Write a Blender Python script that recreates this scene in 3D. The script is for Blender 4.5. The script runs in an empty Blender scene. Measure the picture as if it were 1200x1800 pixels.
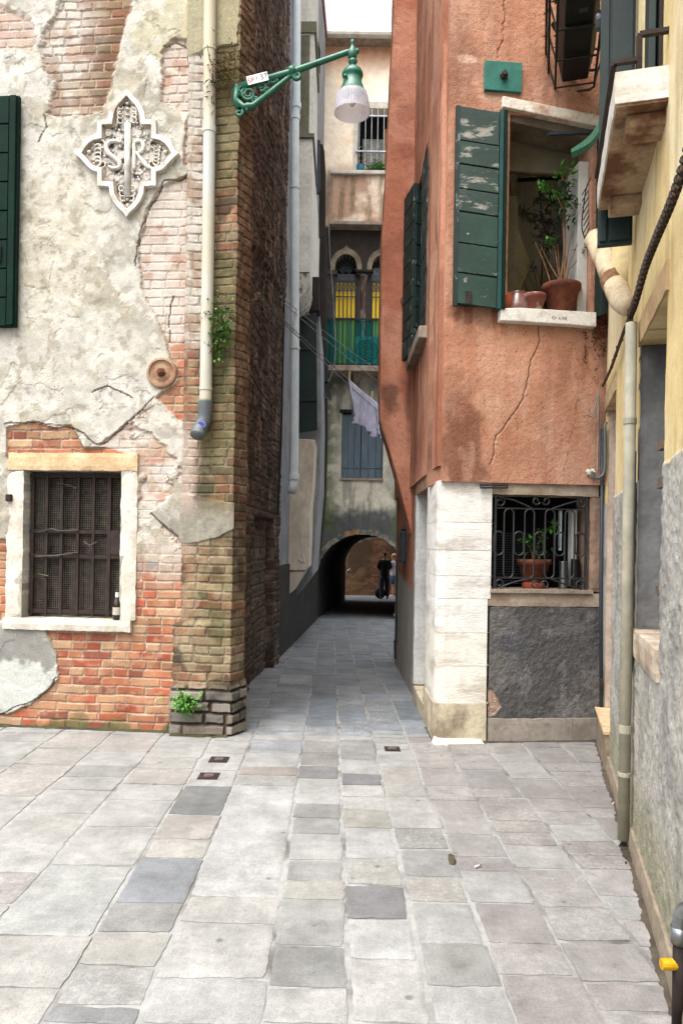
import bpy, bmesh, math, random
import numpy as np
from mathutils import Vector, Matrix
R = math.radians
random.seed(7)
scn = bpy.context.scene
COL = scn.collection

# ------------------------------------------------------------------ survey
FOC, CX, CY, EYE, ROLL = 1300.0, 600.0, 955.0, 1.47, R(0.9)
cR, sR = math.cos(ROLL), math.sin(ROLL)
SLOPE, D0 = 0.0265, 5.6
def gz(d): return -SLOPE*max(0.0, d-D0)
def ray(px, py):
    dx, dy = px-CX, py-CY
    return (dx*cR+dy*sR)/FOC, -(-dx*sR+dy*cR)/FOC
def at(px, py, d):
    a, b = ray(px, py); return Vector((a*d, d, EYE+b*d))
def gnd(px, py):
    a, b = ray(px, py); d = EYE/(-b)
    if d > D0: d = (EYE-SLOPE*D0)/(-b-SLOPE)
    return Vector((a*d, d, gz(d)))
class Frame:
    """a wall plane: O foot point, U along the wall, N outwards"""
    def __init__(s, x0, y0, x1, y1, n):
        s.O = Vector((x0, y0, 0)); s.U = Vector((x1-x0, y1-y0, 0)).normalized(); s.N = Vector((n[0], n[1], 0))
        s.N = (s.N-s.U*s.N.dot(s.U)).normalized(); s.Z = Vector((0, 0, 1))
    def p(s, u, v, n=0): return s.O+s.U*u+s.Z*v+s.N*n
    def q(s, px, py, off=0):
        a, b = ray(px, py); dr = Vector((a, 1, b)); c = Vector((0, 0, EYE)); o = s.O+s.N*off
        t = (o-c).dot(s.N)/dr.dot(s.N); w = c+dr*t-o
        return w.dot(s.U), w.z
FA = Frame(-2.655, 5.80, -1.29, 5.675, (0, -1))
FP = Frame(-1.27, 5.60, -.828, 5.586, (0, -1))
FO = Frame(.734, 5.534, 1.98, 5.654, (0, -1))
FS = Frame(.734, 5.534, .734, 9.0, (-1, 0))
FY = Frame(2.0, 5.655, 1.171, 2.572, (-1, 0))
FR = Frame(0, 17.2, 1, 17.2, (0, -1))
FL = Frame(-.93, 7.3, -.544, 16.5, (1, 0))

# ------------------------------------------------------------------ numpy noise
def _T(seed): return np.random.RandomState(seed).rand(256, 256)
_TC = {}
def vn(x, y, seed):
    T = _TC.setdefault(seed, _T(seed))
    xi = np.floor(x).astype(int); yi = np.floor(y).astype(int); fx = x-xi; fy = y-yi
    fx = fx*fx*(3-2*fx); fy = fy*fy*(3-2*fy); x0 = xi & 255; x1 = (xi+1) & 255; y0 = yi & 255; y1 = (yi+1) & 255
    return (T[x0, y0]*(1-fx)+T[x1, y0]*fx)*(1-fy)+(T[x0, y1]*(1-fx)+T[x1, y1]*fx)*fy
def fbm(x, y, sc, oc=4, seed=1):
    s = 0; a = 1; t = 0
    for i in range(oc):
        s = s+a*vn(x*sc+17.3*i, y*sc+9.1*i, seed+i); t += a; a *= .5; sc *= 2.03
    return s/t
def hsh(a, b, seed): T = _TC.setdefault(seed, _T(seed)); return T[a.astype(int) & 255, b.astype(int) & 255]
def ss(a, b, x): t = np.clip((x-a)/(b-a), 0, 1); return t*t*(3-2*t)
def lin(c): return tuple(((v/255/12.92) if v/255 <= .04045 else ((v/255+.055)/1.055)**2.4) for v in c)
KA = 0.62
def S(r, g, b, k=KA): return tuple(v*k for v in lin((r, g, b)))
def mixc(A, B, m): m = np.asarray(m)[..., None]; return A*(1-m)+np.asarray(B)*m
def sdf(U, V, poly):
    n = len(poly); d = np.full(U.shape, 1e9); ins = np.zeros(U.shape, bool)
    for i in range(n):
        ax, ay = poly[i]; bx, by = poly[(i+1) % n]; ex, ey = bx-ax, by-ay
        t = np.clip(((U-ax)*ex+(V-ay)*ey)/(ex*ex+ey*ey+1e-12), 0, 1)
        d = np.minimum(d, np.hypot(U-ax-t*ex, V-ay-t*ey))
        c = ((ay > V) != (by > V)); xx = (bx-ax)*(V-ay)/((by-ay) if abs(by-ay) > 1e-9 else 1e-9)+ax
        ins ^= c & (U < xx)
    return np.where(ins, d, -d)
def pm(U, V, poly, soft=.012, amp=.03, sc=7, seed=3):
    u = U+amp*2*(fbm(U, V, sc, 4, seed)-.5); v = V+amp*2*(fbm(U, V, sc, 4, seed+50)-.5)
    u = u+amp*.8*(fbm(U, V, sc*4.5, 4, seed+80)-.5); v = v+amp*.8*(fbm(U, V, sc*4.5, 4, seed+130)-.5)
    return ss(-soft, soft, sdf(u, v, poly))
def lm(U, V, pts, w, amp=.012, sc=18, seed=5):
    u = U+amp*2*(fbm(U, V, sc, 3, seed)-.5); v = V+amp*2*(fbm(U, V, sc, 3, seed+50)-.5); d = np.full(U.shape, 1e9)
    for (ax, ay), (bx, by) in zip(pts[:-1], pts[1:]):
        ex, ey = bx-ax, by-ay; t = np.clip(((u-ax)*ex+(v-ay)*ey)/(ex*ex+ey*ey+1e-12), 0, 1)
        d = np.minimum(d, np.hypot(u-ax-t*ex, v-ay-t*ey))
    return 1-ss(w*.5, w, d)
def blob(U, V, c, ru, rv, seed=9, amp=.35):
    return 1-ss(.5, 1.1, np.hypot((U-c[0])/ru, (V-c[1])/rv)+amp*2*(fbm(U, V, 9, 4, seed)-.5))
def bricks(U, V, L=.235, H=.068, m=.012, seed=20, warp=.007):
    v = V+warp*2*(fbm(U, V, 5, 3, seed+1)-.5); row = np.floor(v/H)
    u = U+(row % 2)*.5*L+hsh(row, row*0+3, seed)*.06+warp*2*(fbm(U, V, 9, 3, seed+2)-.5); col = np.floor(u/L)
    fu = u-col*L; fv = v-row*H
    half = hsh(row, col, seed+3) > .62; L2 = np.where(half, L/2, L); sub = np.where(half, np.floor(fu/(L/2)), 0); fu = fu-sub*L/2
    d = np.minimum(np.minimum(fu, L2-fu), np.minimum(fv, H-fv)); d = d+.004*2*(fbm(U, V, 40, 2, seed+4)-.5)
    e = ss(m*.25, m*.75, d)
    return e, hsh(row, col*2+sub, seed+5), hsh(row, col*2+sub, seed+6)
def pal(r, cols):
    cols = np.array(cols); i = np.minimum((r*len(cols)).astype(int), len(cols)-1); return cols[i]

# ------------------------------------------------------------------ materials
def _mat(name):
    m = bpy.data.materials.new(name); m.use_nodes = True; nt = m.node_tree; b = nt.nodes['Principled BSDF']; return m, nt, b
def N(nt, t, **k):
    n = nt.nodes.new(t)
    for a, v in k.items():
        if a in n.inputs.keys(): n.inputs[a].default_value = v
        else: setattr(n, a, v)
    return n
def coords(nt, stretch=(1, 1, 1)):
    tc = N(nt, 'ShaderNodeTexCoord'); mp = N(nt, 'ShaderNodeMapping'); mp.inputs['Scale'].default_value = stretch
    nt.links.new(tc.outputs['Object'], mp.inputs['Vector']); return mp.outputs[0]
def noise(nt, vec, sc, det=6, rough=.6):
    n = N(nt, 'ShaderNodeTexNoise'); n.inputs['Scale'].default_value = sc; n.inputs['Detail'].default_value = det; n.inputs['Roughness'].default_value = rough
    nt.links.new(vec, n.inputs['Vector']); return n.outputs['Fac']
def ramp(nt, fac, stops):
    r = N(nt, 'ShaderNodeValToRGB'); e = r.color_ramp.elements
    while len(e) < len(stops): e.new(.5)
    for i, (p, c) in enumerate(stops):
        e[i].position = p; e[i].color = (c[0], c[1], c[2], 1) if not isinstance(c, (int, float)) else (c, c, c, 1)
    nt.links.new(fac, r.inputs[0]); return r.outputs[0]
def mul(nt, a, b, mode='MULTIPLY', f=1.0):
    x = N(nt, 'ShaderNodeMix', data_type='RGBA', blend_type=mode)
    for s, v in ((x.inputs[6], a), (x.inputs[7], b)):
        if isinstance(v, tuple): s.default_value = (*v, 1)
        else: nt.links.new(v, s)
    if isinstance(f, (int, float)): x.inputs[0].default_value = f
    else: nt.links.new(f, x.inputs[0])
    return x.outputs[2]
def bump(nt, b, h, st=.3, dist=.01):
    n = N(nt, 'ShaderNodeBump'); n.inputs['Strength'].default_value = st; n.inputs['Distance'].default_value = dist
    nt.links.new(h, n.inputs['Height']); nt.links.new(n.outputs[0], b.inputs['Normal'])
def mat(name, c1, c2=None, rough=.8, sc=6, bs=60, bst=.3, bd=.006, metal=0, stretch=(1, 1, 1), lo=.35, hi=.65, var=.16, spec=.3):
    m, nt, b = _mat(name); v = coords(nt, stretch)
    c2 = c2 or tuple(x*.75 for x in c1)
    base = ramp(nt, noise(nt, v, sc), [(lo, c1), (hi, c2)])
    base = mul(nt, base, ramp(nt, noise(nt, v, sc*7, 5), [(.3, 1-var), (.7, 1+var)]))
    nt.links.new(base, b.inputs['Base Color']); b.inputs['Roughness'].default_value = rough; b.inputs['Metallic'].default_value = metal
    b.inputs['Specular IOR Level'].default_value = spec
    if bst: bump(nt, b, noise(nt, v, bs, 5), bst, bd)
    return m
def vcol(name, rough=.9, bs=90, bst=.5, bd=.006, var=.12, vs=30, stretch=(1, 1, 1), spec=.2, grit=0):
    m, nt, b = _mat(name); v = coords(nt, stretch); a = N(nt, 'ShaderNodeAttribute'); a.attribute_name = 'Col'
    c = mul(nt, a.outputs['Color'], ramp(nt, noise(nt, v, vs, 6), [(.3, 1-var), (.7, 1+var)]))
    c = mul(nt, c, ramp(nt, noise(nt, v, vs*5, 4), [(.3, 1-var*.9), (.7, 1+var*.9)]))
    if grit: c = mul(nt, c, ramp(nt, noise(nt, v, grit, 3), [(.3, .45), (.42, 1)]))
    nt.links.new(c, b.inputs['Base Color']); b.inputs['Roughness'].default_value = rough; b.inputs['Specular IOR Level'].default_value = spec
    bump(nt, b, noise(nt, v, bs, 6, .65), bst, bd); return m
def flake(name, paint, paint2, bare, lo, hi, stretch, sc=9, rough=.6):
    m, nt, b = _mat(name); v = coords(nt, stretch)
    base = ramp(nt, noise(nt, v, 3), [(.35, paint), (.65, paint2)])
    bw = ramp(nt, noise(nt, v, 30), [(.3, tuple(x*.6 for x in bare)), (.7, bare)])
    f = ramp(nt, noise(nt, v, sc, 9, .7), [(lo, 0), (hi, 1)])
    c = mul(nt, base, bw, 'MIX', f); c = mul(nt, c, ramp(nt, noise(nt, v, 60), [(.3, .82), (.7, 1.15)]))
    nt.links.new(c, b.inputs['Base Color']); b.inputs['Roughness'].default_value = rough; b.inputs['Specular IOR Level'].default_value = .3
    bump(nt, b, noise(nt, v, 40, 6), .35, .004); return m
def glass(name, tint=(1, 1, 1), gl=(.9, .9, .9), f=None):
    m, nt, b = _mat(name); nt.nodes.remove(b); o = nt.nodes['Material Output']
    t = N(nt, 'ShaderNodeBsdfTransparent'); t.inputs[0].default_value = (*tint, 1); g = N(nt, 'ShaderNodeBsdfGlossy'); g.inputs[0].default_value = (*gl, 1); g.inputs['Roughness'].default_value = .03
    x = N(nt, 'ShaderNodeMixShader')
    if f is None:
        fr = N(nt, 'ShaderNodeFresnel'); fr.inputs[0].default_value = 1.45; nt.links.new(fr.outputs[0], x.inputs[0])
    else: x.inputs[0].default_value = f
    nt.links.new(t.outputs[0], x.inputs[1]); nt.links.new(g.outputs[0], x.inputs[2]); nt.links.new(x.outputs[0], o.inputs[0]); return m

# ------------------------------------------------------------------ object helpers
OFF = {}
def link(o): COL.objects.link(o); return o
def tag(o, label, cat, group=None, kind=None):
    if label: o['label'] = label
    if cat: o['category'] = cat
    if group: o['group'] = group
    if kind: o['kind'] = kind
    return o
def empty(name, loc, label, cat, group=None):
    o = bpy.data.objects.new(name, None); o.empty_display_size = .1; o.location = loc; link(o); OFF[o.name] = Vector(loc)
    return tag(o, label, cat, group)
def finish(me, name, m, parent, smooth=False):
    me.materials.append(m)
    if smooth: me.polygons.foreach_set('use_smooth', [True]*len(me.polygons))
    o = bpy.data.objects.new(name, me); link(o)
    if parent: o.parent = parent; OFF[o.name] = OFF[parent.name]
    else: OFF[o.name] = Vector((0, 0, 0))
    return o
class MB:
    def __init__(s): s.v = []; s.f = []
    def add(s, vs, fs):
        b = len(s.v); s.v += [Vector(x) for x in vs]; s.f += [tuple(i+b for i in f) for f in fs]; return s
    def box(s, F, u0, u1, v0, v1, n0, n1, bev=0):
        P = [F.p(u, v, n) for n in (n0, n1) for v in (v0, v1) for u in (u0, u1)]
        return s.hexa(P)
    def hexa(s, P):
        return s.add(P, [(0, 1, 3, 2), (4, 6, 7, 5), (0, 4, 5, 1), (2, 3, 7, 6), (0, 2, 6, 4), (1, 5, 7, 3)])
    def obox(s, c, hx, hy, hz, rot=None):
        c = Vector(c); M = rot or Matrix.Identity(3)
        return s.hexa([c+M @ Vector((a*hx, b*hy, d*hz)) for d in (-1, 1) for b in (-1, 1) for a in (-1, 1)])
    def bar(s, a, b, w, h=None, up=(0, 0, 1)):
        a = Vector(a); b = Vector(b); h = h or w; d = (b-a).normalized(); up = Vector(up)
        if abs(d.dot(up)) > .98: up = Vector((1, 0, 0))
        x = d.cross(up).normalized()*w/2; y = x.cross(d).normalized()*h/2
        return s.hexa([p+i*x+j*y for p in (a, b) for j in (-1, 1) for i in (-1, 1)])
    def tube(s, pts, r, n=8, closed=False, cap=True):
        pts = [Vector(p) for p in pts]; k = len(pts); rs = r if isinstance(r, (list, tuple)) else [r]*k
        b = len(s.v); prev = None
        for i, p in enumerate(pts):
            if closed: t = pts[(i+1) % k]-pts[i-1]
            else: t = pts[min(i+1, k-1)]-pts[max(i-1, 0)]
            t.normalize()
            if prev is None:
                x = t.cross(Vector((0, 0, 1)));
                if x.length < .05: x = t.cross(Vector((1, 0, 0)))
            else: x = prev-t*prev.dot(t)
            x.normalize(); y = t.cross(x); prev = x
            for j in range(n):
                a = 2*math.pi*j/n; s.v.append(p+(x*math.cos(a)+y*math.sin(a))*rs[i])
        for i in range(k if closed else k-1):
            for j in range(n):
                a = b+i*n+j; c = b+i*n+(j+1) % n; i2 = (i+1) % k; d = b+i2*n+(j+1) % n; e = b+i2*n+j; s.f.append((a, c, d, e))
        if cap and not closed: s.f.append(tuple(b+j for j in range(n))[::-1]); s.f.append(tuple(b+(k-1)*n+j for j in range(n)))
        return s
    def lathe(s, c, prof, n=24, M=None, cap=True):
        c = Vector(c); b = len(s.v); M = M or Matrix.Identity(3)
        for (r, z) in prof:
            for j in range(n):
                a = 2*math.pi*j/n; s.v.append(c+M @ Vector((r*math.cos(a), r*math.sin(a), z)))
        for i in range(len(prof)-1):
            for j in range(n): s.f.append((b+i*n+j, b+i*n+(j+1) % n, b+(i+1)*n+(j+1) % n, b+(i+1)*n+j))
        if cap: s.f.append(tuple(b+j for j in range(n))[::-1]); s.f.append(tuple(b+(len(prof)-1)*n+j for j in range(n)))
        return s
    def prism(s, F, poly, n0, n1, bevel=0):
        k = len(poly); b = len(s.v)
        for n in (n0, n1): s.v += [F.p(u, v, n) for u, v in poly]
        s.f.append(tuple(b+i for i in range(k))); s.f.append(tuple(b+k+i for i in range(k))[::-1])
        for i in range(k): j = (i+1) % k; s.f.append((b+i, b+k+i, b+k+j, b+j))
        return s
    def ring(s, F, outer, inner, n0, n1):
        k = len(outer); b = len(s.v)
        for poly, n in ((outer, n0), (outer, n1), (inner, n1), (inner, n0)): s.v += [F.p(u, v, n) for u, v in poly]
        for r in range(3):
            for i in range(k): j = (i+1) % k; s.f.append((b+r*k+i, b+r*k+j, b+(r+1)*k+j, b+(r+1)*k+i))
        return s
    def sph(s, c, rx, ry, rz, n=10, m=6):
        c = Vector(c); b = len(s.v)
        for i in range(m+1):
            t = math.pi*i/m
            for j in range(n): a = 2*math.pi*j/n; s.v.append(c+Vector((rx*math.sin(t)*math.cos(a), ry*math.sin(t)*math.sin(a), rz*math.cos(t))))
        for i in range(m):
            for j in range(n): s.f.append((b+i*n+j, b+(i+1)*n+j, b+(i+1)*n+(j+1) % n, b+i*n+(j+1) % n))
        return s
    def build(s, name, m, parent=None, smooth=False, bevel=0, label=None, seg=2):
        o = OFF[parent.name] if parent else Vector((0, 0, 0))
        me = bpy.data.meshes.new(name); me.from_pydata([tuple(v-o) for v in s.v], [], s.f)
        bm = bmesh.new(); bm.from_mesh(me); bmesh.ops.remove_doubles(bm, verts=bm.verts, dist=1e-6); bmesh.ops.recalc_face_normals(bm, faces=bm.faces); bm.to_mesh(me); bm.free()
        ob = finish(me, name, m, parent, smooth)
        if bevel:
            md = ob.modifiers.new('bevel', 'BEVEL'); md.width = bevel; md.segments = seg; md.limit_method = 'ANGLE'
        if label: ob['label'] = label
        return ob
def solo(name, mb, m, label, cat, group=None, **k):
    o = mb.build(name, m, None, **k)
    # put the origin at the foot of the thing
    c = [v.co for v in o.data.vertices]; ctr = Vector((sum(v.x for v in c)/len(c), sum(v.y for v in c)/len(c), min(v.z for v in c)))
    o.data.transform(Matrix.Translation(-ctr)); o.location = ctr; OFF[o.name] = ctr
    return tag(o, label, cat, group)
def copy_tree(o, parent=None):
    c = o.copy(); COL.objects.link(c)
    if parent: c.parent = parent
    for ch in [x for x in bpy.data.objects if x.parent == o]: copy_tree(ch, c)
    return c
def lines(a, b, res, breaks):
    br = sorted(set([a, b]+[x for x in breaks if a+1e-4 < x < b-1e-4])); out = []
    for p, q in zip(br[:-1], br[1:]): out.append(np.linspace(p, q, max(2, int(round((q-p)/res))+1))[:-1])
    return np.concatenate(out+[np.array([b])])
def grid_wall(name, m, parent, pos, u0, u1, v0, v1, res, disp=None, col=None, holes=(), cut=None, thick=.25, resv=None, ub=(), smooth=False):
    """displaced wall sheet with real openings; pos(u) -> x, y, nx, ny"""
    us = lines(u0, u1, res, [h[0] for h in holes]+[h[1] for h in holes]+list(ub)); vs = lines(v0, v1, resv or res, [h[2] for h in holes]+[h[3] for h in holes])
    U, V = np.meshgrid(us, vs, indexing='ij'); nu, nv = U.shape
    x, y, nx, ny = pos(U); D = disp(U, V) if disp else 0*U
    o = OFF[parent.name] if parent else Vector((0, 0, 0))
    P = np.stack([x+nx*D-o.x, y+ny*D-o.y, V-o.z], -1)
    B = np.stack([x-nx*thick-o.x, y-ny*thick-o.y, V-o.z], -1)
    C = col(U, V) if col else np.ones(U.shape+(3,))*.5
    K = np.ones((nu-1, nv-1), bool); uc = (us[1:]+us[:-1])/2; vc = (vs[1:]+vs[:-1])/2; UC, VC = np.meshgrid(uc, vc, indexing='ij')
    for h in holes: K &= ~((UC > h[0]) & (UC < h[1]) & (VC > h[2]) & (VC < h[3]))
    if cut is not None: K &= ~cut(UC, VC)
    idx = np.arange(nu*nv).reshape(nu, nv); i, j = np.nonzero(K)
    Q = np.stack([idx[i, j], idx[i+1, j], idx[i+1, j+1], idx[i, j+1]], -1)
    Kp = np.pad(K, 1); faces = Q.tolist(); bidx = {}; bv = []; bc = []
    def bk(a):
        if a not in bidx: bidx[a] = nu*nv+len(bv); bv.append(B.reshape(-1, 3)[a]); bc.append(C.reshape(-1, 3)[a])
        return bidx[a]
    for di, dj, e in ((-1, 0, ((0, 0), (0, 1))), (1, 0, ((1, 0), (1, 1))), (0, -1, ((0, 0), (1, 0))), (0, 1, ((0, 1), (1, 1)))):
        for a, b in zip(*np.nonzero(K & ~Kp[1+di:nu+di, 1+dj:nv+dj])):
            p, q = int(idx[a+e[0][0], b+e[0][1]]), int(idx[a+e[1][0], b+e[1][1]]); faces.append((p, q, bk(q), bk(p)))
    allv = np.concatenate([P.reshape(-1, 3), np.array(bv).reshape(-1, 3)]); allc = np.concatenate([C.reshape(-1, 3), np.array(bc).reshape(-1, 3)])
    used = np.zeros(len(allv), bool); fl = np.array(faces); used[fl.ravel()] = True; remap = np.cumsum(used)-1
    me = bpy.data.meshes.new(name); me.from_pydata(allv[used].tolist(), [], remap[fl].tolist())
    at_ = me.color_attributes.new('Col', 'FLOAT_COLOR', 'POINT'); cc = np.ones((used.sum(), 4), np.float32); cc[:, :3] = np.clip(allc[used], .003, 1); at_.data.foreach_set('color', cc.ravel())
    return finish(me, name, m, parent, smooth)
def fpos(F):
    return lambda U: (F.O.x+F.U.x*U, F.O.y+F.U.y*U, np.full(U.shape, F.N.x), np.full(U.shape, F.N.y))
def ppos(pts):
    pts = np.array(pts, float); seg = np.hypot(*np.diff(pts, axis=0).T); s = np.concatenate([[0], np.cumsum(seg)])
    t = np.diff(pts, axis=0)/seg[:, None]; nn = np.stack([t[:, 1], -t[:, 0]], -1)
    mid = np.concatenate([[s[0]], (s[:-1]+s[1:])/2, [s[-1]]]); nm = np.concatenate([nn[:1], nn, nn[-1:]])
    def f(U):
        x = np.interp(U, s, pts[:, 0]); y = np.interp(U, s, pts[:, 1]); a = np.interp(U, mid, nm[:, 0]); b = np.interp(U, mid, nm[:, 1]); l = np.hypot(a, b); return x, y, a/l, b/l
    return f, s
def inset(poly, d):
    n = len(poly); A = sum(poly[i][0]*poly[(i+1) % n][1]-poly[(i+1) % n][0]*poly[i][1] for i in range(n)); sg = 1 if A > 0 else -1; out = []
    for i in range(n):
        p = Vector(poly[i-1]); c = Vector(poly[i]); q = Vector(poly[(i+1) % n]); a = (c-p).normalized(); b = (q-c).normalized()
        na = Vector((-a.y, a.x))*sg; nb = Vector((-b.y, b.x))*sg; mm = (na+nb)
        mm = mm.normalized() if mm.length > 1e-3 else na; k = max(.45, mm.dot(na)); out.append(tuple(c+mm*d/k))
    return out
def smooth_path(pts, n=6):
    pts = [Vector(p) for p in pts]; out = []
    for i in range(len(pts)-1):
        p0, p1, p2, p3 = pts[max(i-1, 0)], pts[i], pts[i+1], pts[min(i+2, len(pts)-1)]
        for k in range(n):
            t = k/n; out.append(.5*((2*p1)+(p2-p0)*t+(2*p0-5*p1+4*p2-p3)*t*t+(3*p1-p0-3*p2+p3)*t**3))
    return out+[pts[-1]]
def text(name, s, F, u, v, n, size, m, parent, ext=.001, shear=0):
    cu = bpy.data.curves.new('lettering', 'FONT'); cu.body = s; cu.size = size; cu.extrude = ext; cu.align_x = 'CENTER'; cu.align_y = 'CENTER'; cu.shear = shear
    t = bpy.data.objects.new('lettering', cu); link(t); dg = bpy.context.evaluated_depsgraph_get(); me = bpy.data.meshes.new_from_object(t.evaluated_get(dg)); bpy.data.objects.remove(t)
    Mx = Matrix((F.U, F.Z, F.N)).transposed().to_4x4(); Mx.translation = F.p(u, v, n)-OFF[parent.name]; me.transform(Mx); me.materials.clear()
    return finish(me, name, m, parent)
# ------------------------------------------------------------------ palette
M = {}
M['plaster'] = vcol('weathered_plaster', bs=70, bst=.55, bd=.008, var=.11, vs=14)
M['brick'] = vcol('old_brick', bs=110, bst=.6, bd=.006, var=.2, vs=40)
M['stucco'] = vcol('orange_stucco', bs=85, bst=.75, bd=.009, var=.10, vs=22, grit=60)
M['yellow'] = vcol('yellow_plaster', bs=130, bst=.45, bd=.006, var=.09, vs=14)
M['paving'] = vcol('paving_stone', bs=70, bst=.35, bd=.004, var=.13, vs=9, rough=.75, spec=.3)
M['stone'] = mat('white_stone', S(240, 234, 222), S(205, 195, 178), .85, 5, 60, .4)
M['stone_warm'] = mat('warm_stone', S(233, 205, 165), S(205, 172, 130), .85, 6, 50, .5)
M['stone_dull'] = mat('dull_stone', S(190, 172, 152), S(140, 125, 110), .9, 6, 50, .5)
M['relief_bg'] = mat('soiled_marble', S(212, 206, 196), S(66, 58, 52), .9, 17, 50, .6, lo=.46, hi=.58)
M['marble'] = mat('white_marble', S(244, 239, 230), S(196, 184, 168), .8, 9, 60, .5, lo=.45, hi=.66)
M['black_iron'] = mat('black_iron', S(28, 28, 30), S(45, 40, 38), .6, 12, 80, .2)
M['rust_iron'] = mat('rusty_iron', S(62, 48, 42), S(40, 30, 27), .8, 14, 90, .4)
M['mesh_wire'] = mat('mesh_wire', S(116, 106, 92), S(70, 62, 54), .7, 20, 0, 0)
M['dark'] = mat('dark_interior', S(22, 20, 19), S(14, 13, 12), .9, 4, 0, 0)
M['grey_boards'] = mat('grey_boards', S(88, 78, 68), S(48, 42, 38), .9, 5, 60, .4, stretch=(12, 12, 1))
M['green_paint'] = mat('dark_green_paint', S(13, 46, 36), S(9, 35, 28), .75, 5, 60, .15, spec=.1)
M['green_dull'] = mat('dull_green_paint', S(24, 50, 46), S(18, 38, 38), .6, 5, 60, .2)
M['lamp_green'] = mat('lamp_green_enamel', S(30, 125, 95), S(22, 95, 75), .4, 10, 90, .25, spec=.5)
M['teal'] = mat('teal_paint', S(45, 125, 108), S(32, 100, 88), .6, 9, 60, .2)
M['pipe_white'] = mat('stained_white_pipe', S(205, 213, 212), S(212, 192, 148), .55, 1.6, 60, .1, stretch=(1, 1, .5), var=.07)
M['pipe_grey'] = mat('grey_pipe', S(226, 236, 238, .85), S(205, 218, 222, .85), .5, 3, 60, .1, var=.06)
M['pipe_plastic'] = mat('grey_plastic', S(118, 125, 128), S(88, 95, 97), .5, 6, 60, .1)
M['pipe_green'] = mat('greenish_grey_pipe', S(192, 184, 160), S(158, 156, 140), .75, 2, 80, .2)
M['cream_pipe'] = mat('cream_flue', S(225, 205, 172), S(120, 85, 62), .8, 5, 60, .4, lo=.48, hi=.72)
M['blue'] = mat('blue_sticker', S(45, 60, 150), S(70, 85, 170), .5, 40, 0, 0)
M['terracotta'] = mat('terracotta', S(146, 84, 60), S(96, 54, 42), .85, 9, 60, .3)
M['terracotta_red'] = mat('red_terracotta', S(175, 85, 55), S(140, 66, 45), .85, 9, 60, .3)
M['terra_pale'] = mat('limed_terracotta', S(150, 88, 75), S(205, 190, 178), .85, 11, 60, .3, lo=.5, hi=.62)
M['soil'] = mat('soil', S(50, 38, 30), S(30, 24, 20), .95, 20, 60, .5)
M['leaf'] = mat('leaf_green', S(95, 165, 55), S(55, 115, 40), .55, 12, 0, 0)
M['leaf_dark'] = mat('leaf_dark_green', S(62, 95, 45), S(35, 62, 30), .6, 12, 0, 0)
M['leaf_dry'] = mat('dry_leaf', S(130, 110, 55), S(90, 75, 40), .8, 12, 0, 0)
M['twig'] = mat('twig', S(170, 130, 90), S(120, 85, 58), .85, 20, 60, .3)
M['white_frame'] = mat('white_window_frame', S(225, 225, 220), S(200, 200, 192), .5, 5, 60, .1, var=.06)
M['cream_frame'] = mat('cream_window_frame', S(134, 127, 106), S(112, 105, 86), .6, 5, 60, .1, var=.06)
M['slate'] = mat('slate_metal', S(62, 70, 78), S(48, 55, 62), .5, 5, 60, .15)
M['black_plastic'] = mat('black_plastic', S(20, 21, 22), S(13, 14, 15), .6, 6, 60, .1)
M['steel'] = mat('brushed_steel', S(190, 195, 198), S(150, 155, 160), .3, 6, 0, 0, metal=.9)
M['brass'] = mat('brass', S(200, 160, 60), S(160, 120, 40), .4, 8, 0, 0, metal=.6)
M['yellow_cap'] = mat('yellow_plastic', S(235, 190, 30), S(215, 165, 20), .5, 8, 0, 0)
M['white_plastic'] = mat('white_plastic', S(240, 240, 240), S(225, 225, 225), .5, 8, 0, 0)
M['wire'] = mat('grey_wire', S(150, 150, 150), S(110, 110, 112), .6, 8, 0, 0)
M['cable_black'] = mat('black_cable', S(40, 36, 38), S(28, 26, 28), .6, 8, 0, 0)
M['red'] = mat('red_lettering', S(205, 45, 50), S(190, 40, 45), .6, 8, 0, 0)
M['ink'] = mat('black_lettering', S(35, 35, 40), S(30, 30, 34), .6, 8, 0, 0)
M['cobweb'] = mat('cobweb', S(104, 96, 84), S(64, 58, 52), .95)
M['flake_green'] = flake('flaking_green_boards', S(58, 80, 72), S(44, 64, 58), S(184, 180, 168), .53, .60, (.8, .8, 2.4), 5)
M['flake_low'] = flake('chipped_green_boards', S(50, 80, 69), S(38, 62, 55), S(190, 186, 174), .61, .65, (1, 1, 1.6), 6)
M['flake_dark'] = flake('worn_dark_green_boards', S(40, 62, 58), S(28, 46, 44), S(165, 174, 168), .57, .64, (2, 2, 1), 9)
M['blue_boards'] = flake('worn_blue_grey_boards', S(112, 128, 140), S(92, 108, 120), S(120, 118, 100), .62, .8, (3, 3, .6), 5)
M['roof'] = mat('clay_roof_tiles', S(170, 120, 95), S(130, 92, 75), .9, 6, 40, .4)

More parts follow.
